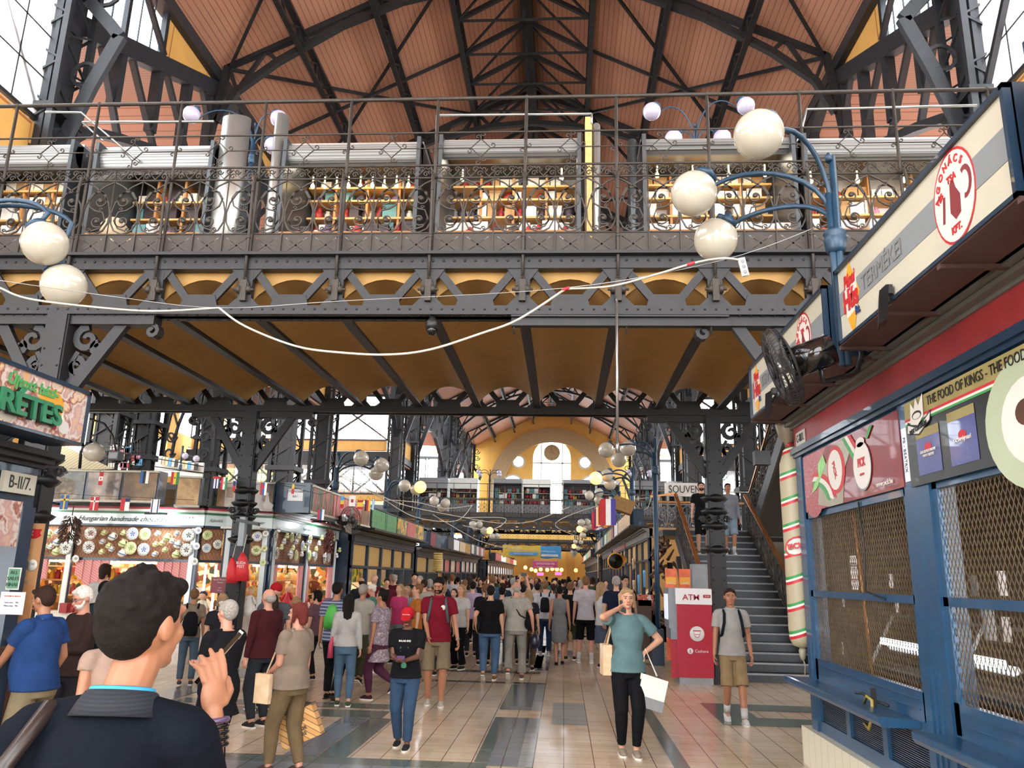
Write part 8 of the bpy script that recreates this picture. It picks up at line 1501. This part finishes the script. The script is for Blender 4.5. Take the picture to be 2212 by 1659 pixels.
# --- foreground walkers
def teal_extra(t, T, Hd, arms, legs_):
    phone_in(1, 'black', 'dark phone held to her ear by the woman in teal', (-.02, -.01, .0))(t, T, Hd, arms, legs_)
    e = MB(); e.tube([T((-.05, .07, 1.45)), T((-.02, .135, 1.3)), T((0, .14, 1.2)), T((.02, .135, 1.3)), T((.05, .07, 1.45))], .0022, 4); ob('necklace', e, 'copper', t, world=False)
    wr = arms[0][3]; W = MWp(t); g_ = thing('carried_bag', 'white and grey translucent carrier bag hanging from the arm of the woman in teal', 'bag', W @ V((-.24, .05, .7)))
    b = MB(); c = V((-.24, .12, .66)); b.obox(c, (.14, 0, .04), (0, .025, 0), (-.04, 0, .16)); b.xf(W); ob('bag_body', b, 'glaze_white', g_); b = MB(); b.obox(c + V((.025, 0, -.11)), (.142, 0, .04), (0, .027, 0), (-.013, 0, .055)); b.xf(W); ob('bag_print', b, 'grey', g_); b = MB(); b.tube([c + V((-.06, 0, .17)), (wr.x - .02, wr.y, wr.z + .05), c + V((.12, 0, .14))], .01, 5); b.xf(W); ob('bag_handle', b, 'white', g_)
    b = MB(); c = V((.23, -.08, .98)); b.obox(c, (.05, 0, 0), (0, .12, 0), (0, 0, .16)); b.tube([c + V((0, .08, .16)), T((.15, 0, 1.46)), c + V((0, -.08, .16))], .012, 5); b.xf(W); tag(ob('shoulder_bag', b, 'linen'), 'patterned cloth shoulder bag behind the arm of the woman in teal', 'bag')
p, h = FP(1358, 1632, 1272); person('woman in a teal top and black trousers on the phone, hand on hip', p, h, 186, '#6f9499', '#15161a', 'fair', ('bob', 'blond'), 'slim', 'short', 1.06, .03, R=(.125, .09, 1.53, (1, .2, -.9), (-1, 0, 0), 1), L=(-.17, .05, 1.06, (-1, -.3, .3)), feet=((-.07, .08, 0), (.07, -.02, 0)), shoe='#a89c8a', vox=.009, fem=True, yaw=0, extra=teal_extra)
p, h = FP(1588, 1560, 1272); person('young man in a light grey polo and beige shorts with backpack straps, near the ATM', p, h, 180, '#b9b9b6', '#a8906c', 'tan', ('short', 'brown'), 'shorts', w=.98, L=None, R=None, feet=((-.09, .2, 0), (.08, -.12, .03)), shoe='#e6e6e6', sock='#e8e8e8', vox=.009, collar='#c2c2be', beard=None, yaw=6, extra=backpack('#1a222c', z=1.15))
def capboy(t, T, Hd, arms, legs_):
    text('BALAD BYE', T((0, .148, 1.33)), (-1, 0, 0), (0, 0, 1), .022, 'tri_white', t, world=False, bold=.001)
    b = MB(); b.ball(T((0, .135, 1.02)), .045, 10, 1, .3, 1.1); [b.cap(T((x, .14, 1.2)), T((x, .142, 1.25)), .009, .009, 6) for x in (-.045, -.015, .02, .05)]; ob('shirt_print', b, 'teal_green', t, world=False)
    W = MWp(t); b = MB(); b.obox(V((0, .34, 1.13)), (.05, 0, 0), (0, .03, -.02), (0, .006, .01)); b.xf(W); tag(ob('mobile_phone', b, 'purple_goods'), 'purple phone held in both hands by the person in the red cap', 'phone')
    text('Coca-Cola', Hd((0, .1, 1.72)), (-1, 0, 0), (0, .2, 1), .016, 'tri_white', t, world=False)
p, h = FP(868, 1615, 1312); person('person in a red cap and black T-shirt looking down at a phone', p, h, 178, '#15161a', '#3d5878', 'brown', ('cap', '#c4202c'), 'pants', w=1.12, L=(-.05, .3, 1.1), R=(.05, .3, 1.1), feet=((-.09, .12, 0), (.08, -.1, 0)), pitch=24, shoe='#2a2a2e', vox=.009, extra=capboy)
def polo_red(t, T, Hd, arms, legs_):
    backpack('#5f6a70', z=1.2)(t, T, Hd, arms, legs_); b = MB(); b.lathe([(.035, 0), (.035, .004)], T((-.07, .13, 1.33)), (0, 1, 0), 16); ob('chest_badge', b, 'tri_white', t, world=False); b = MB(); b.lathe([(.034, 0), (.034, .012)], arms[0][3] - arms[0][4] * .02, arms[0][4], 12); ob('wrist_watch', b, 'steel', t, world=False)
p, h = FP(938, 1523, 1247); person('tall bearded man in a dark red polo and beige shorts looking down', p, h, 188, '#83182c', '#8f7f66', 'tan', ('short', 'dark'), 'shorts', w=1.08, L=(-.3, .08, .86), R=(.12, .22, .93), feet=((-.09, .1, 0), (.1, -.05, 0)), pitch=20, yaw=14, beard='dark', shoe='#c9c4bc', vox=.009, collar='#9a2436', extra=polo_red)
def liquor(t, T, Hd, arms, legs_):
    W = MWp(t); s, spt, el, wr, d = arms[1]; c = W @ (wr + V((0, .02, -.42))); g_ = thing('shopping_bag', 'brown plank-patterned liquor store bag carried by the woman in beige', 'bag', c); R_ = Matrix.Rotation(-.42, 3, 'Y'); u, v = R_ @ UX, R_ @ UZ
    stripes('plank_bag', ['#b98a50', '#4a3420', '#c79a60', '#4a3420'], (.4, 0, .92), .09, .6, [.44, .06, .44, .06]); b = MB(); b.obox(c, u * .19, UY * .06, v * .145); ob('bag_body', b, 'plank_bag', g_); b = MB(); b.obox(c + v * .146, u * .192, UY * .062, v * .006); ob('bag_rim', b, 'black', g_)
    for q in (-.1, .1): b = MB(); b.tube([c + u * (q - .03) + v * .14 - UY * .05, W @ (wr + d * .08), c + u * (q + .03) + v * .14 - UY * .05], .009, 5); ob('bag_handle', b, cm('#5a2f42'), g_)
    b = MB(); b.obox(c - UY * .062 + v * .04, u * .02, UY * .002, v * .035); b.obox(c - UY * .062 + v * .085, u * .007, UY * .002, v * .018); ob('bottle_print', b, 'black', g_); text('LIQUOR\nSTORE', c - UY * .064 - v * .055, u, v, .032, 'black', g_, bold=.001); text('WINE', c - UY * .064 + v * .06 - u * .07, v, -u, .025, 'black', g_); text('BEER', c - UY * .064 + v * .06 + u * .07, -v, u, .025, 'black', g_)
    b = MB(); b.lathe([(.033, 0), (.033, .015)], wr - d * .03, d, 12); ob('wrist_watch', b, 'black', t, world=False); b = MB(); b.obox(T((-.2, .22, .86)), (.03, 0, 0), (0, .1, 0), (0, 0, .15)); b.tube([T((-.2, .2, 1.0)), T((-.13, .06, 1.45)), T((-.12, -.05, 1.46))], .01, 5); b.xf(W); tag(ob('shoulder_bag', b, 'linen'), 'cream cloth bag held before her by the woman in beige', 'bag')
p, h = FP(615, 1672, 1302); person('older woman in a beige T-shirt and khaki trousers walking left', (p[0], p[1]), h, 68, '#988879', '#7d6a4e', 'pink', ('bob', 'red'), 'pants', w=1.2, belly=.05, R=(.2, .0, .84), L=(-.1, .25, 1.0), feet=((-.08, .16, 0), (.08, -.12, 0)), glasses=True, fem=True, shoe='#4a4038', vox=.009, extra=liquor, yaw=-8)
p, h = HP(494, 1297, 6.9); person('grey-haired woman in a black tunic and trousers with glasses', p, h, 62, '#15161b', '#14151a', 'pink', ('short', 'grey'), 'pants', w=1.15, belly=.03, R=(.05, .32, 1.12), L=(-.05, .3, 1.12), hem=.7, glasses=True, fem=True, shoe='#26262a', vox=.01)
p, h = HP(112, 1268, 6.7); person('man in a blue polo and khaki trousers leaning at the pastry counter', p, h, 82, '#284a86', '#9c8e72', 'tan', ('short', 'brown'), 'pants', w=1.2, belly=.1, L=(-.1, .38, .98), R=(.2, .06, .9), lean=(0, .08), shoe='#4a3a2c', vox=.011, collar='#2c5090', pitch=14)
p, h = HP(188, 1268, 7.7); person('white-haired bearded man with glasses in a dark brown sweater', p, h, 150, '#3d2d2a', '#2a2a30', 'pink', ('curly', 'white'), 'pants', 'long', 1.15, .05, L=(-.08, .3, 1.12), R=(.1, .3, 1.1), glasses=True, beard='white', pitch=22, vox=.012)
p, h = HP(232, 1256, 9.6); person('black-haired person seen from behind with a dark backpack at the lit stall', p, h, -6, '#1c1f26', '#22252c', 'fair', ('short', 'dark'), 'pants', 'long', vox=.014, face=False, extra=backpack('#1f3a40'))
p, h = HP(268, 1300, 5.4); person('person in a pale beige top with a brown strap, bending behind the man in navy', (p[0] + .03, p[1]), 1.5, 60, '#b59a8a', '#40444c', 'tan', ('long', 'brown'), 'pants', 'cap', 1.1, .04, lean=(0, .25), vox=.014, face=False, extra=strap_bag('#4a2f24', -1))
p, h = FP(398, 1480, 1272); person('woman in jeans and a beige T-shirt with a black backpack, facing the stall', p, h, 20, '#a0907e', '#5c7288', 'tan', ('bun', 'lbrown'), 'pants', w=.98, fem=True, vox=.013, face=False, extra=backpack('#17191f', z=1.12), shoe='#555555')
p, h = HP(582, 1272, 9.8); person('bald man in a maroon shirt behind the women at the left', p, h, 60, '#4a1c22', '#2c3038', 'pink', ('bald', 'grey'), 'pants', 'long', 1.1, vox=.014)
p, h = HP(598, 1261, 11.2); person('person in a bright red cap at the souvenir stall', p, h, 10, '#5a5f66', '#33363c', 'fair', ('cap', '#b81f2a'), vox=.016, face=False)
p, h = FP(565, 1535, 1283); person('woman with long dark hair and a black top, walking left', p, h, 62, '#15151a', '#3a4a66', 'tan', ('long', 'brown'), 'pants', 'short', fem=True, vox=.012, feet=((-.08, .14, 0), (.08, -.14, .02)), shoe='#6a5a4a')
stripes('stripe_shirt', ['#3c4560', '#8f97ac'], 'Z', .05, .8, [.65, .35])
def greenpack(t, T, Hd, arms, legs_): b = MB(); b.loft([(0, -.15, 1.05, .12, .04), (0, -.17, 1.2, .12, .06), (0, -.15, 1.36, .08, .03), (0, -.13, 1.42, .03, .02)], 14); ob('drawstring_bag', b, mat('bag_green', '#3f9a3c', .6), t, world=False)
p, h = FP(712, 1512, 1257); person('man in a striped shirt with a bright green drawstring bag on his back', p, h, -8, 'stripe_shirt', '#17181d', 'tan', ('short', 'dark'), 'pants', w=1.05, vox=.013, face=False, extra=greenpack, shoe='#1a1a1a', feet=((-.1, .1, 0), (.1, -.1, .03)))
def pinkbag(t, T, Hd, arms, legs_): b = MB(); b.loft([(-.24, 0, .74, .05, .1), (-.24, 0, .95, .04, .09), (-.22, 0, 1.08, .02, .04)], 12); b.xf(MWp(t)); tag(ob('shopping_bag', b, mat('bag_pink', '#b03a58', .6)), 'pinkish red bag at the side of the woman in the white blouse', 'bag')
p, h = FP(738, 1525, 1283); person('woman in a white blouse and blue jeans with long dark hair, seen from behind', p, h, 12, '#c9c9c6', '#5c7c98', 'fair', ('long', 'dark'), 'slim', 'long', fem=True, hem=.92, vox=.012, face=False, shoe='#4a5a3a', feet=((-.08, .05, 0), (.1, -.06, 0)), extra=pinkbag)
p, h = FP(772, 1478, 1262); person('grey-haired man in a white T-shirt and camouflage trousers', p, h, -15, '#c2c0b4', '#4f5240', 'tan', ('short', 'grey'), 'pants', vox=.014, face=False, shoe='#2a2a2a', feet=((-.1, .16, 0), (.1, -.16, .05)))
p, h = HP(789, 1264, 15.5); person('man in a light blue shirt and grey cap leaning at the fruit stall', p, h, 60, '#8faed0', '#2a2c38', 'pink', ('cap', '#8a929a'), 'shorts', lean=(0, .1), vox=.016, shoe='#2a2a2a')
p, h = HP(806, 1262, 16.5); person('grey-haired man with glasses in a teal shirt', p, h, 90, '#5fa595', '#8f8a6a', 'pink', ('short', 'white'), 'pants', glasses=True, pitch=20, vox=.016)
p, h = HP(825, 1272, 15.5); person('woman with a pink scarf over a white top', p, h, 100, '#d8b0b4', '#8a8f74', 'tan', ('pony', 'dark'), 'pants', fem=True, vox=.016, shoe='#e6e6e6')
blotch('floral', ['#5a5560', '#8a8490', '#6a4f5c', '#b0a8b0', '#4a4650'], 22, .8, 0, 'noise', 4)
p, h = FP(812, 1512, 1275); person('woman in a grey patterned dress and purple leggings striding left', p, h, 75, 'floral', '#5c3048', 'tan', ('bun', 'dark'), 'slim', 'short', 1.15, .03, hem=.6, fem=True, vox=.013, feet=((-.07, .1, 0), (.07, -.3, .18)), shoe='#4a2a38', R=(.15, .15, .95))
for lab, px, hy, Y, rz, tp, bt, hr, lg, kw in [
    ('blond woman in a pink top behind the patterned dress', 864, 1262, 17, 150, '#d8457c', '#8a8a90', ('long', 'blond'), 'pants', dict(fem=True)), ('grey-blond person in glasses and a pale grey top', 880, 1266, 17.5, 170, '#a8a8b4', '#6a6a70', ('bob', 'blond'), 'pants', dict(fem=True, glasses=True)),
    ('man in an orange T-shirt with brown hair tied back', 902, 1262, 14.6, 110, '#cf7f35', '#23252c', ('bun', 'lbrown'), 'shorts', {}), ('young woman with long red-blond hair in a white T-shirt and black trousers', 997, 1263, 16.3, 150, '#dcdcd8', '#141519', ('long', 'blond'), 'wide', dict(fem=True)),
    ('person with light curly hair behind the man in red', 957, 1262, 15.2, 0, '#3a4048', '#2a2c34', ('curly', 'blond'), 'pants', dict(face=False)), ('man in a lilac shirt with dark hair, seen from behind', 1022, 1256, 19, 5, '#c3adc9', '#3a3c44', ('short', 'dark'), 'pants', dict(face=False, sleeve='long')),
    ('short woman with a pale face beside the blond woman in white', 981, 1272, 17.6, 170, '#1c1d22', '#1c1d22', ('long', 'brown'), 'pants', dict(fem=True, sleeve='long')), ('woman with a blond ponytail in dark clothes', 1048, 1262, 17.2, 15, '#1d2029', '#20232a', ('pony', 'lbrown'), 'pants', dict(fem=True, face=False)),
    ('woman with dark hair in a navy top, left of the man in grey', 1085, 1267, 16.8, 0, '#3c404c', '#5a5f6a', ('bun', 'dark'), 'pants', dict(fem=True, face=False)), ('man in a white shirt with short dark hair in mid-aisle', 1161, 1260, 20.5, 0, '#d6d6d8', '#2d3f5e', ('short', 'dark'), 'pants', dict(face=False)),
    ('blond long-haired woman right of the man in grey', 1143, 1275, 16.5, -10, '#26282e', '#6a5a44', ('long', 'blond'), 'pants', dict(fem=True, face=False)), ('man in a black T-shirt with brownish grey hair', 1232, 1258, 18.8, -6, '#17181c', '#4a5240', ('short', 'lbrown'), 'shorts', dict(face=False, w=1.1)),
    ('blond woman in a white top turning right', 1300, 1258, 17.3, -70, '#dededc', '#56647c', ('long', 'blond'), 'skirt', dict(fem=True)), ('dark-haired man with glasses at the right stalls', 1350, 1244, 18.8, 200, '#23262e', '#23262e', ('curly', 'dark'), 'pants', dict(glasses=True)),
    ('grey-haired man in a navy T-shirt, back turned, at the right stalls', 1331, 1245, 17.0, 0, '#1d2740', '#2a2f3c', ('short', 'grey'), 'shorts', dict(face=False, w=1.08)), ('teal-shirted person far down the middle of the aisle', 1195, 1250, 34, 0, '#3fa5b5', '#3a4454', ('short', 'brown'), 'pants', dict(face=False)),
    ('blond small woman in a brown top at the aisle side of the lit stall', 641, 1290, 13, 20, '#6a4f40', '#33343c', ('bob', 'blond'), 'pants', dict(fem=True, face=False)), ('dark-haired woman beside the man with the green bag', 685, 1275, 14, 80, '#7a5a68', '#2a2c34', ('bob', 'dark'), 'pants', dict(fem=True)), ('woman with a blond hood-like bob at the stall corner', 482, 1283, 11.5, 30, '#2a2c34', '#2a2c34', ('bob', 'blond'), 'pants', dict(fem=True, face=False))]:
    p, h = HP(px, hy, Y); person(lab, p, h, rz, tp, bt, 'fair', hr, lg, vox=.017, **kw)
p, h = FP(1055, 1470, 1265); person('broad woman in a black T-shirt and blue jeans seen from behind', p, h, 0, '#131318', '#54769c', 'fair', ('short', 'dark'), 'pants', w=1.22, belly=.03, fem=True, vox=.012, face=False, shoe='#8a6a48', feet=((-.1, -.1, .06), (.1, .08, 0)), L=(-.26, -.02, .95), extra=strap_bag('#22252a', -1, .98))
def navybag(t, T, Hd, arms, legs_): strap_bag('#17181c', 1, 1.0)(t, T, Hd, arms, legs_); W = MWp(t); b = MB(); b.ball((.36, .0, .68), .13, 14, .75, .8, 1.15); b.xf(W); tag(soft(ob('plastic_bag', b, mat('navy_bag', '#15152e', .3, bump=.6)), .015, 1), 'crumpled navy plastic bag carried by the man in grey', 'bag')
p, h = FP(1112, 1468, 1257); person('man in a pale grey T-shirt and light trousers with a cross-body strap', p, h, 0, '#b9b7ae', '#a3a19a', 'pink', ('bald', 'grey'), 'wide', w=1.15, belly=.03, vox=.012, face=False, shoe='#5a5a58', feet=((-.12, -.14, .08), (.12, .1, 0)), R=(.32, .03, .92), extra=navybag)
p, h = FP(1208, 1438, 1265); person('woman in a fitted grey sleeveless dress and black sandals', p, h, 0, '#85878a', '#85878a', 'tan', ('bun', 'dark'), 'dress', 'none', .95, fem=True, vox=.012, face=False, shoe='#1a1a1a', feet=((-.07, -.02, 0), (.07, .06, .02)), extra=bag_held(1, '#a88a5c', .09, .2, .05, 'small brown paper bag held by the woman in the grey dress'))
p, h = FP(1265, 1432, 1245); person('tall man in a white T-shirt and short black shorts, white socks', p, h, 0, '#d3ced6', '#101014', 'pink', ('short', 'lbrown'), 'shorts', w=1.02, vox=.012, face=False, shoe='#ececec', sock='#ececec', feet=((-.14, .04, 0), (.12, -.04, 0)))
p, h = HP(1178, 1256, 19.5); person('man in a white polo and jeans with a black backpack on one side', p, h, 0, '#d9dade', '#2c3f60', 'fair', ('short', 'lbrown'), 'pants', vox=.015, face=False, shoe='#e2e2e2', extra=backpack('#1b1d24', z=1.2, sz=.8))
def cam_up(t, T, Hd, arms, legs_): b = MB(); b.obox(V((0, .22, 1.97)), (.07, 0, 0), (0, .03, 0), (0, 0, .04)); b.lathe([(.03, 0), (.03, .05)], V((0, .25, 1.97)), (0, 1, 0), 10); b.xf(MWp(t)); tag(ob('camera', b, 'black'), 'small camera held high above the crowd', 'camera')
p, h = HP(1130, 1262, 17.6); person('person holding a small camera high overhead with both arms', p, h, 0, '#1e2740', '#2a2c38', 'fair', ('short', 'dark'), 'pants', vox=.014, face=False, L=(-.07, .2, 1.9, (-1, .2, .2)), R=(.07, .2, 1.9, (1, .2, .2)), extra=cam_up)
# on the stairs
def SP(px, py, Yb=None):
    d = ray(px, py); sl = SH / SD; t_ = (sl * (C0.y - Y0s) - CAMH) / (d.z - sl * d.y); q = C0 + d * t_; return q
q = SP(1527, 1207); z_ = SH * (math.floor((q.y - Y0s) / SD) + 1); h = 1.74; person('bearded man in black T-shirt and black shorts coming down the stairs', (q.x - .08, q.y), h, 176, '#131519', '#14161c', 'fair', ('curly', 'brown'), 'shorts', vox=.013, beard='brown', z0=z_, shoe='#8a7a68', feet=((-.1, .02, .0), (.1, -.06, 0)), hem=.8)
q = SP(1584, 1210); z_ = SH * (math.floor((q.y - Y0s) / SD) + 1); person('man in a blue-grey shirt and pale shorts on the stairs, head behind the column', (q.x - .06, q.y), 1.72, 178, '#8f96a4', '#8fa6bc', 'tan', ('short', 'dark'), 'shorts', 'long', vox=.013, z0=z_, shoe='#dedad0', sock='#dedede', feet=((-.09, .02, 0), (.09, -.12, 0)))
q = AZ(1592, 1166, zl); pw = person('balding man in a black printed T-shirt and beige shorts at the top of the stairs', (q.x + .06, yl_ + .35), 1.82, 180, '#14161a', '#a89a80', 'pink', ('bald', 'grey'), 'shorts', w=1.15, belly=.04, vox=.013, z0=zl, shoe='#1a1a1a', sock='#22242a', pitch=25, beard='grey', extra=lambda t, T, Hd, arms, legs_: ob('shirt_print', MB().ball(T((0, .145, 1.27)), .09, 10, 1.1, .12, .5), 'grey', t, world=False))
q = AY(1637, 1040, yl_ + 1.2); person('grey-haired woman in a black sleeveless top by the stair landing rail', (q.x, q.y), 1.62, 110, '#14151a', '#1a1c22', 'pink', ('bob', 'white'), 'pants', 'none', 1.1, fem=True, vox=.013, z0=zl)
# --- the man in navy, closest to the camera
def navy_extra(t, T, Hd, arms, legs_):
    c = MB(); p0_ = T((0, -.012, 1.47)); c.lathe([(.1, -.03), (.088, .0), (.076, .022), (.07, .025), (.066, .015), (.066, -.03)], p0_, (0, .2, 1), 32, sx=1.0); ob('collar', c, stripes('rib_navy', ['#0d121c', '#161d2a'], 'Z', .008, .8), t, world=False)
    c = MB(); c.lathe([(.07, .01), (.069, .03), (.064, .033), (.06, .02)], p0_, (0, .2, 1), 32, sx=1.0); ob('collar_edge', c, mat('edge_blue', '#2f93bf', .6), t, world=False)
    c = MB(); c.tube([T((-.13, -.1, 1.05)), T((-.145, -.135, 1.2)), T((-.15, -.11, 1.36)), T((-.14, -.04, 1.462)), T((-.13, .06, 1.44))], .019, 8); ob('shoulder_strap', c, mat('strap_leather', '#2a2220', .35), t, world=False)
    s, spt, el, wr, d = arms[1]
    for i in range(5): c = MB(); R_ = .033 + .0005 * i; q = wr - d * (.02 + .013 * i); a = d.orthogonal().normalized(); b_ = d.cross(a)
    for i in range(5):
        q = wr - d * (.012 + .014 * i); c = MB(); c.tube([q + (a * math.cos(g) + b_ * math.sin(g)) * .034 for g in [2 * PI * j / 20 for j in range(20)]], .0055 if i else .007, 6, True); ob('bracelet', c, 'gloss_black' if i else mat('beads', '#4a3a5c', .3), t, world=False)
nav = AY(328, 1330, 1.86); nav.x -= .18; NH = AY(330, 1222, 1.86).z; NK = NH / 1.77
_m = (Matrix.Translation((nav.x, 1.86, 0)) @ Matrix.Rotation(math.radians(4), 4, 'Z')).inverted(); _w = _m @ AY(478, 1545, 2.05) / NK; _w.z -= 0
t = person('man in a navy polo with a light blue collar edge, close in front, back turned', (nav.x, 1.86), NK * 1.75, 4, '#0b1320', '#22252e', 'tan', ('curly', 'dark'), 'pants', 'short', .86, .0, lean=(.25, 0), R=(_w.x - .02, _w.y, _w.z, (.12, -.4, -1), (-.75, .5, .1), -1), L=(-.3, .1, .95), yaw=20, vox=.0065, face=False, extra=navy_extra, curl=.16)
# his phone
W = MWp(t); hp_ = None
c = AY(470, 1424, 2.16); u = (AY(518, 1372, 2.2) - AY(424, 1478, 2.12)).normalized(); v = V((.75, -.1, .65)); v = (v - u * v.dot(u)).normalized(); n_ = u.cross(v); t2 = thing('mobile_phone', 'large dark phone held up diagonally by the man in navy', 'phone', c); b = MB(); b.obox(c, u * .083, (v * .25 + n_ * .97).normalized() * .005, (v * .97 - n_ * .25).normalized() * .03); ob('phone_body', b, 'gloss_black', t2); b = MB(); b.obox(c + u * .082, u * .003, (v * .25 + n_ * .97).normalized() * .0065, (v * .97 - n_ * .25).normalized() * .031); ob('phone_edge', b, 'steel', t2)
# --- far crowd: prototypes copied with their own clothes and hair colours
bake_soft()
protos = []
for i, (hr, lg, slv, fm, wd) in enumerate([(('short', 'dark'), 'pants', 'short', False, 1.0), (('long', 'brown'), 'pants', 'short', True, 1.0), (('short', 'brown'), 'shorts', 'short', False, 1.1), (('bob', 'blond'), 'pants', 'long', True, 1.05), (('bald', 'grey'), 'pants', 'short', False, 1.15), (('pony', 'lbrown'), 'slim', 'none', True, .95)]):
    t = person('far', (0, -60), 1.75, 0 if i % 3 else 180, '#777777', '#333840', 'fair', hr, lg, slv, wd, fem=fm, vox=.03, face=False, feet=((-.1, .1, 0), (.1, -.1, 0))); protos.append(t)
bake_soft()
cl = ['#d4d2ce', '#1b1d22', '#2a3448', '#8a8f96', '#b9b2a2', '#6a2430', '#3f5f7c', '#d0b8a8', '#4a5a44', '#c9c9d0', '#22252a', '#a8705a']; hl = ['dark', 'brown', 'blond', 'grey', 'lbrown', 'dark', 'brown']
CH = {}
PTs = [tree(t) for t in protos]; rc = random.Random(21)
spots = []
for k in range(96):
    Y = 20.5 + (k / 96) ** 1.25 * 48; x = rc.uniform(-4.7, 1.3 if Y > 24 else .9)
    for _ in range(12):
        if all((x - a) ** 2 + (Y - b_) ** 2 > .36 for a, b_ in spots) and not (Y < 23 and -1.2 < x < .6 and False): break
        x = rc.uniform(-4.7, 1.3)
    spots.append((x, Y))
spots += [(-7.6 + .5 * i, 13.0 + (i % 3) * .5) for i in range(2)] + [(-4.9, 19.5), (-4.6, 21.0), (-4.9, 23.0), (-4.3, 18.3), (-3.6, 20.2), (-3.2, 18.6), (-2.6, 21.4)]
for i, (x, y) in enumerate(spots):
    pt = PTs[rc.randrange(6)]; s = rc.uniform(1.6, 1.86) / 1.75; rz = rc.uniform(-.5, .5) + (PI if rc.random() < .25 else 0)
    o = dup(pt, Matrix.Translation((x, y, 0)) @ Matrix.Rotation(rz, 4, 'Z') @ Matrix.Diagonal((s, s, s, 1)), 'person among the dense crowd far down the aisle', 'far crowd in the aisle')
    o['category'] = 'person'; ci = rc.randrange(len(cl)); col_ = cm(cl[ci]); o['label'] = 'person in a ' + ['white', 'black', 'navy', 'grey', 'beige', 'dark red', 'blue', 'pale pink', 'green', 'light grey', 'black', 'brown'][ci] + ' top among the dense crowd far down the aisle'; cb = cm(rc.choice(['#22252c', '#2f3f5a', '#55606a', '#8a8270', '#17181c'])); hh = 'hair_' + rc.choice(hl); CH[o.name] = (col_, cb, hh)
BYP = {}
for o in bpy.data.objects:
    if o.parent is not None and o.parent.name in CH:
        a, b_, h_ = CH[o.parent.name]; n_ = o.name.split('.')[0]; m = {'top': a, 'dress': a, 'trousers': b_, 'shorts': b_, 'hair': h_}.get(n_)
        if m: o.material_slots[0].link = 'OBJECT'; o.material_slots[0].material = MATS[m]
for t in protos:
    for c in kids(t): bpy.data.objects.remove(c)
    bpy.data.objects.remove(t)
bake_text()
S.cycles.max_bounces = 6; S.cycles.diffuse_bounces = 4; S.cycles.glossy_bounces = 3; S.cycles.transparent_max_bounces = 12; S.cycles.transmission_bounces = 3
S.cycles.sample_clamp_indirect = 6; S.cycles.caustics_reflective = False; S.cycles.caustics_refractive = False
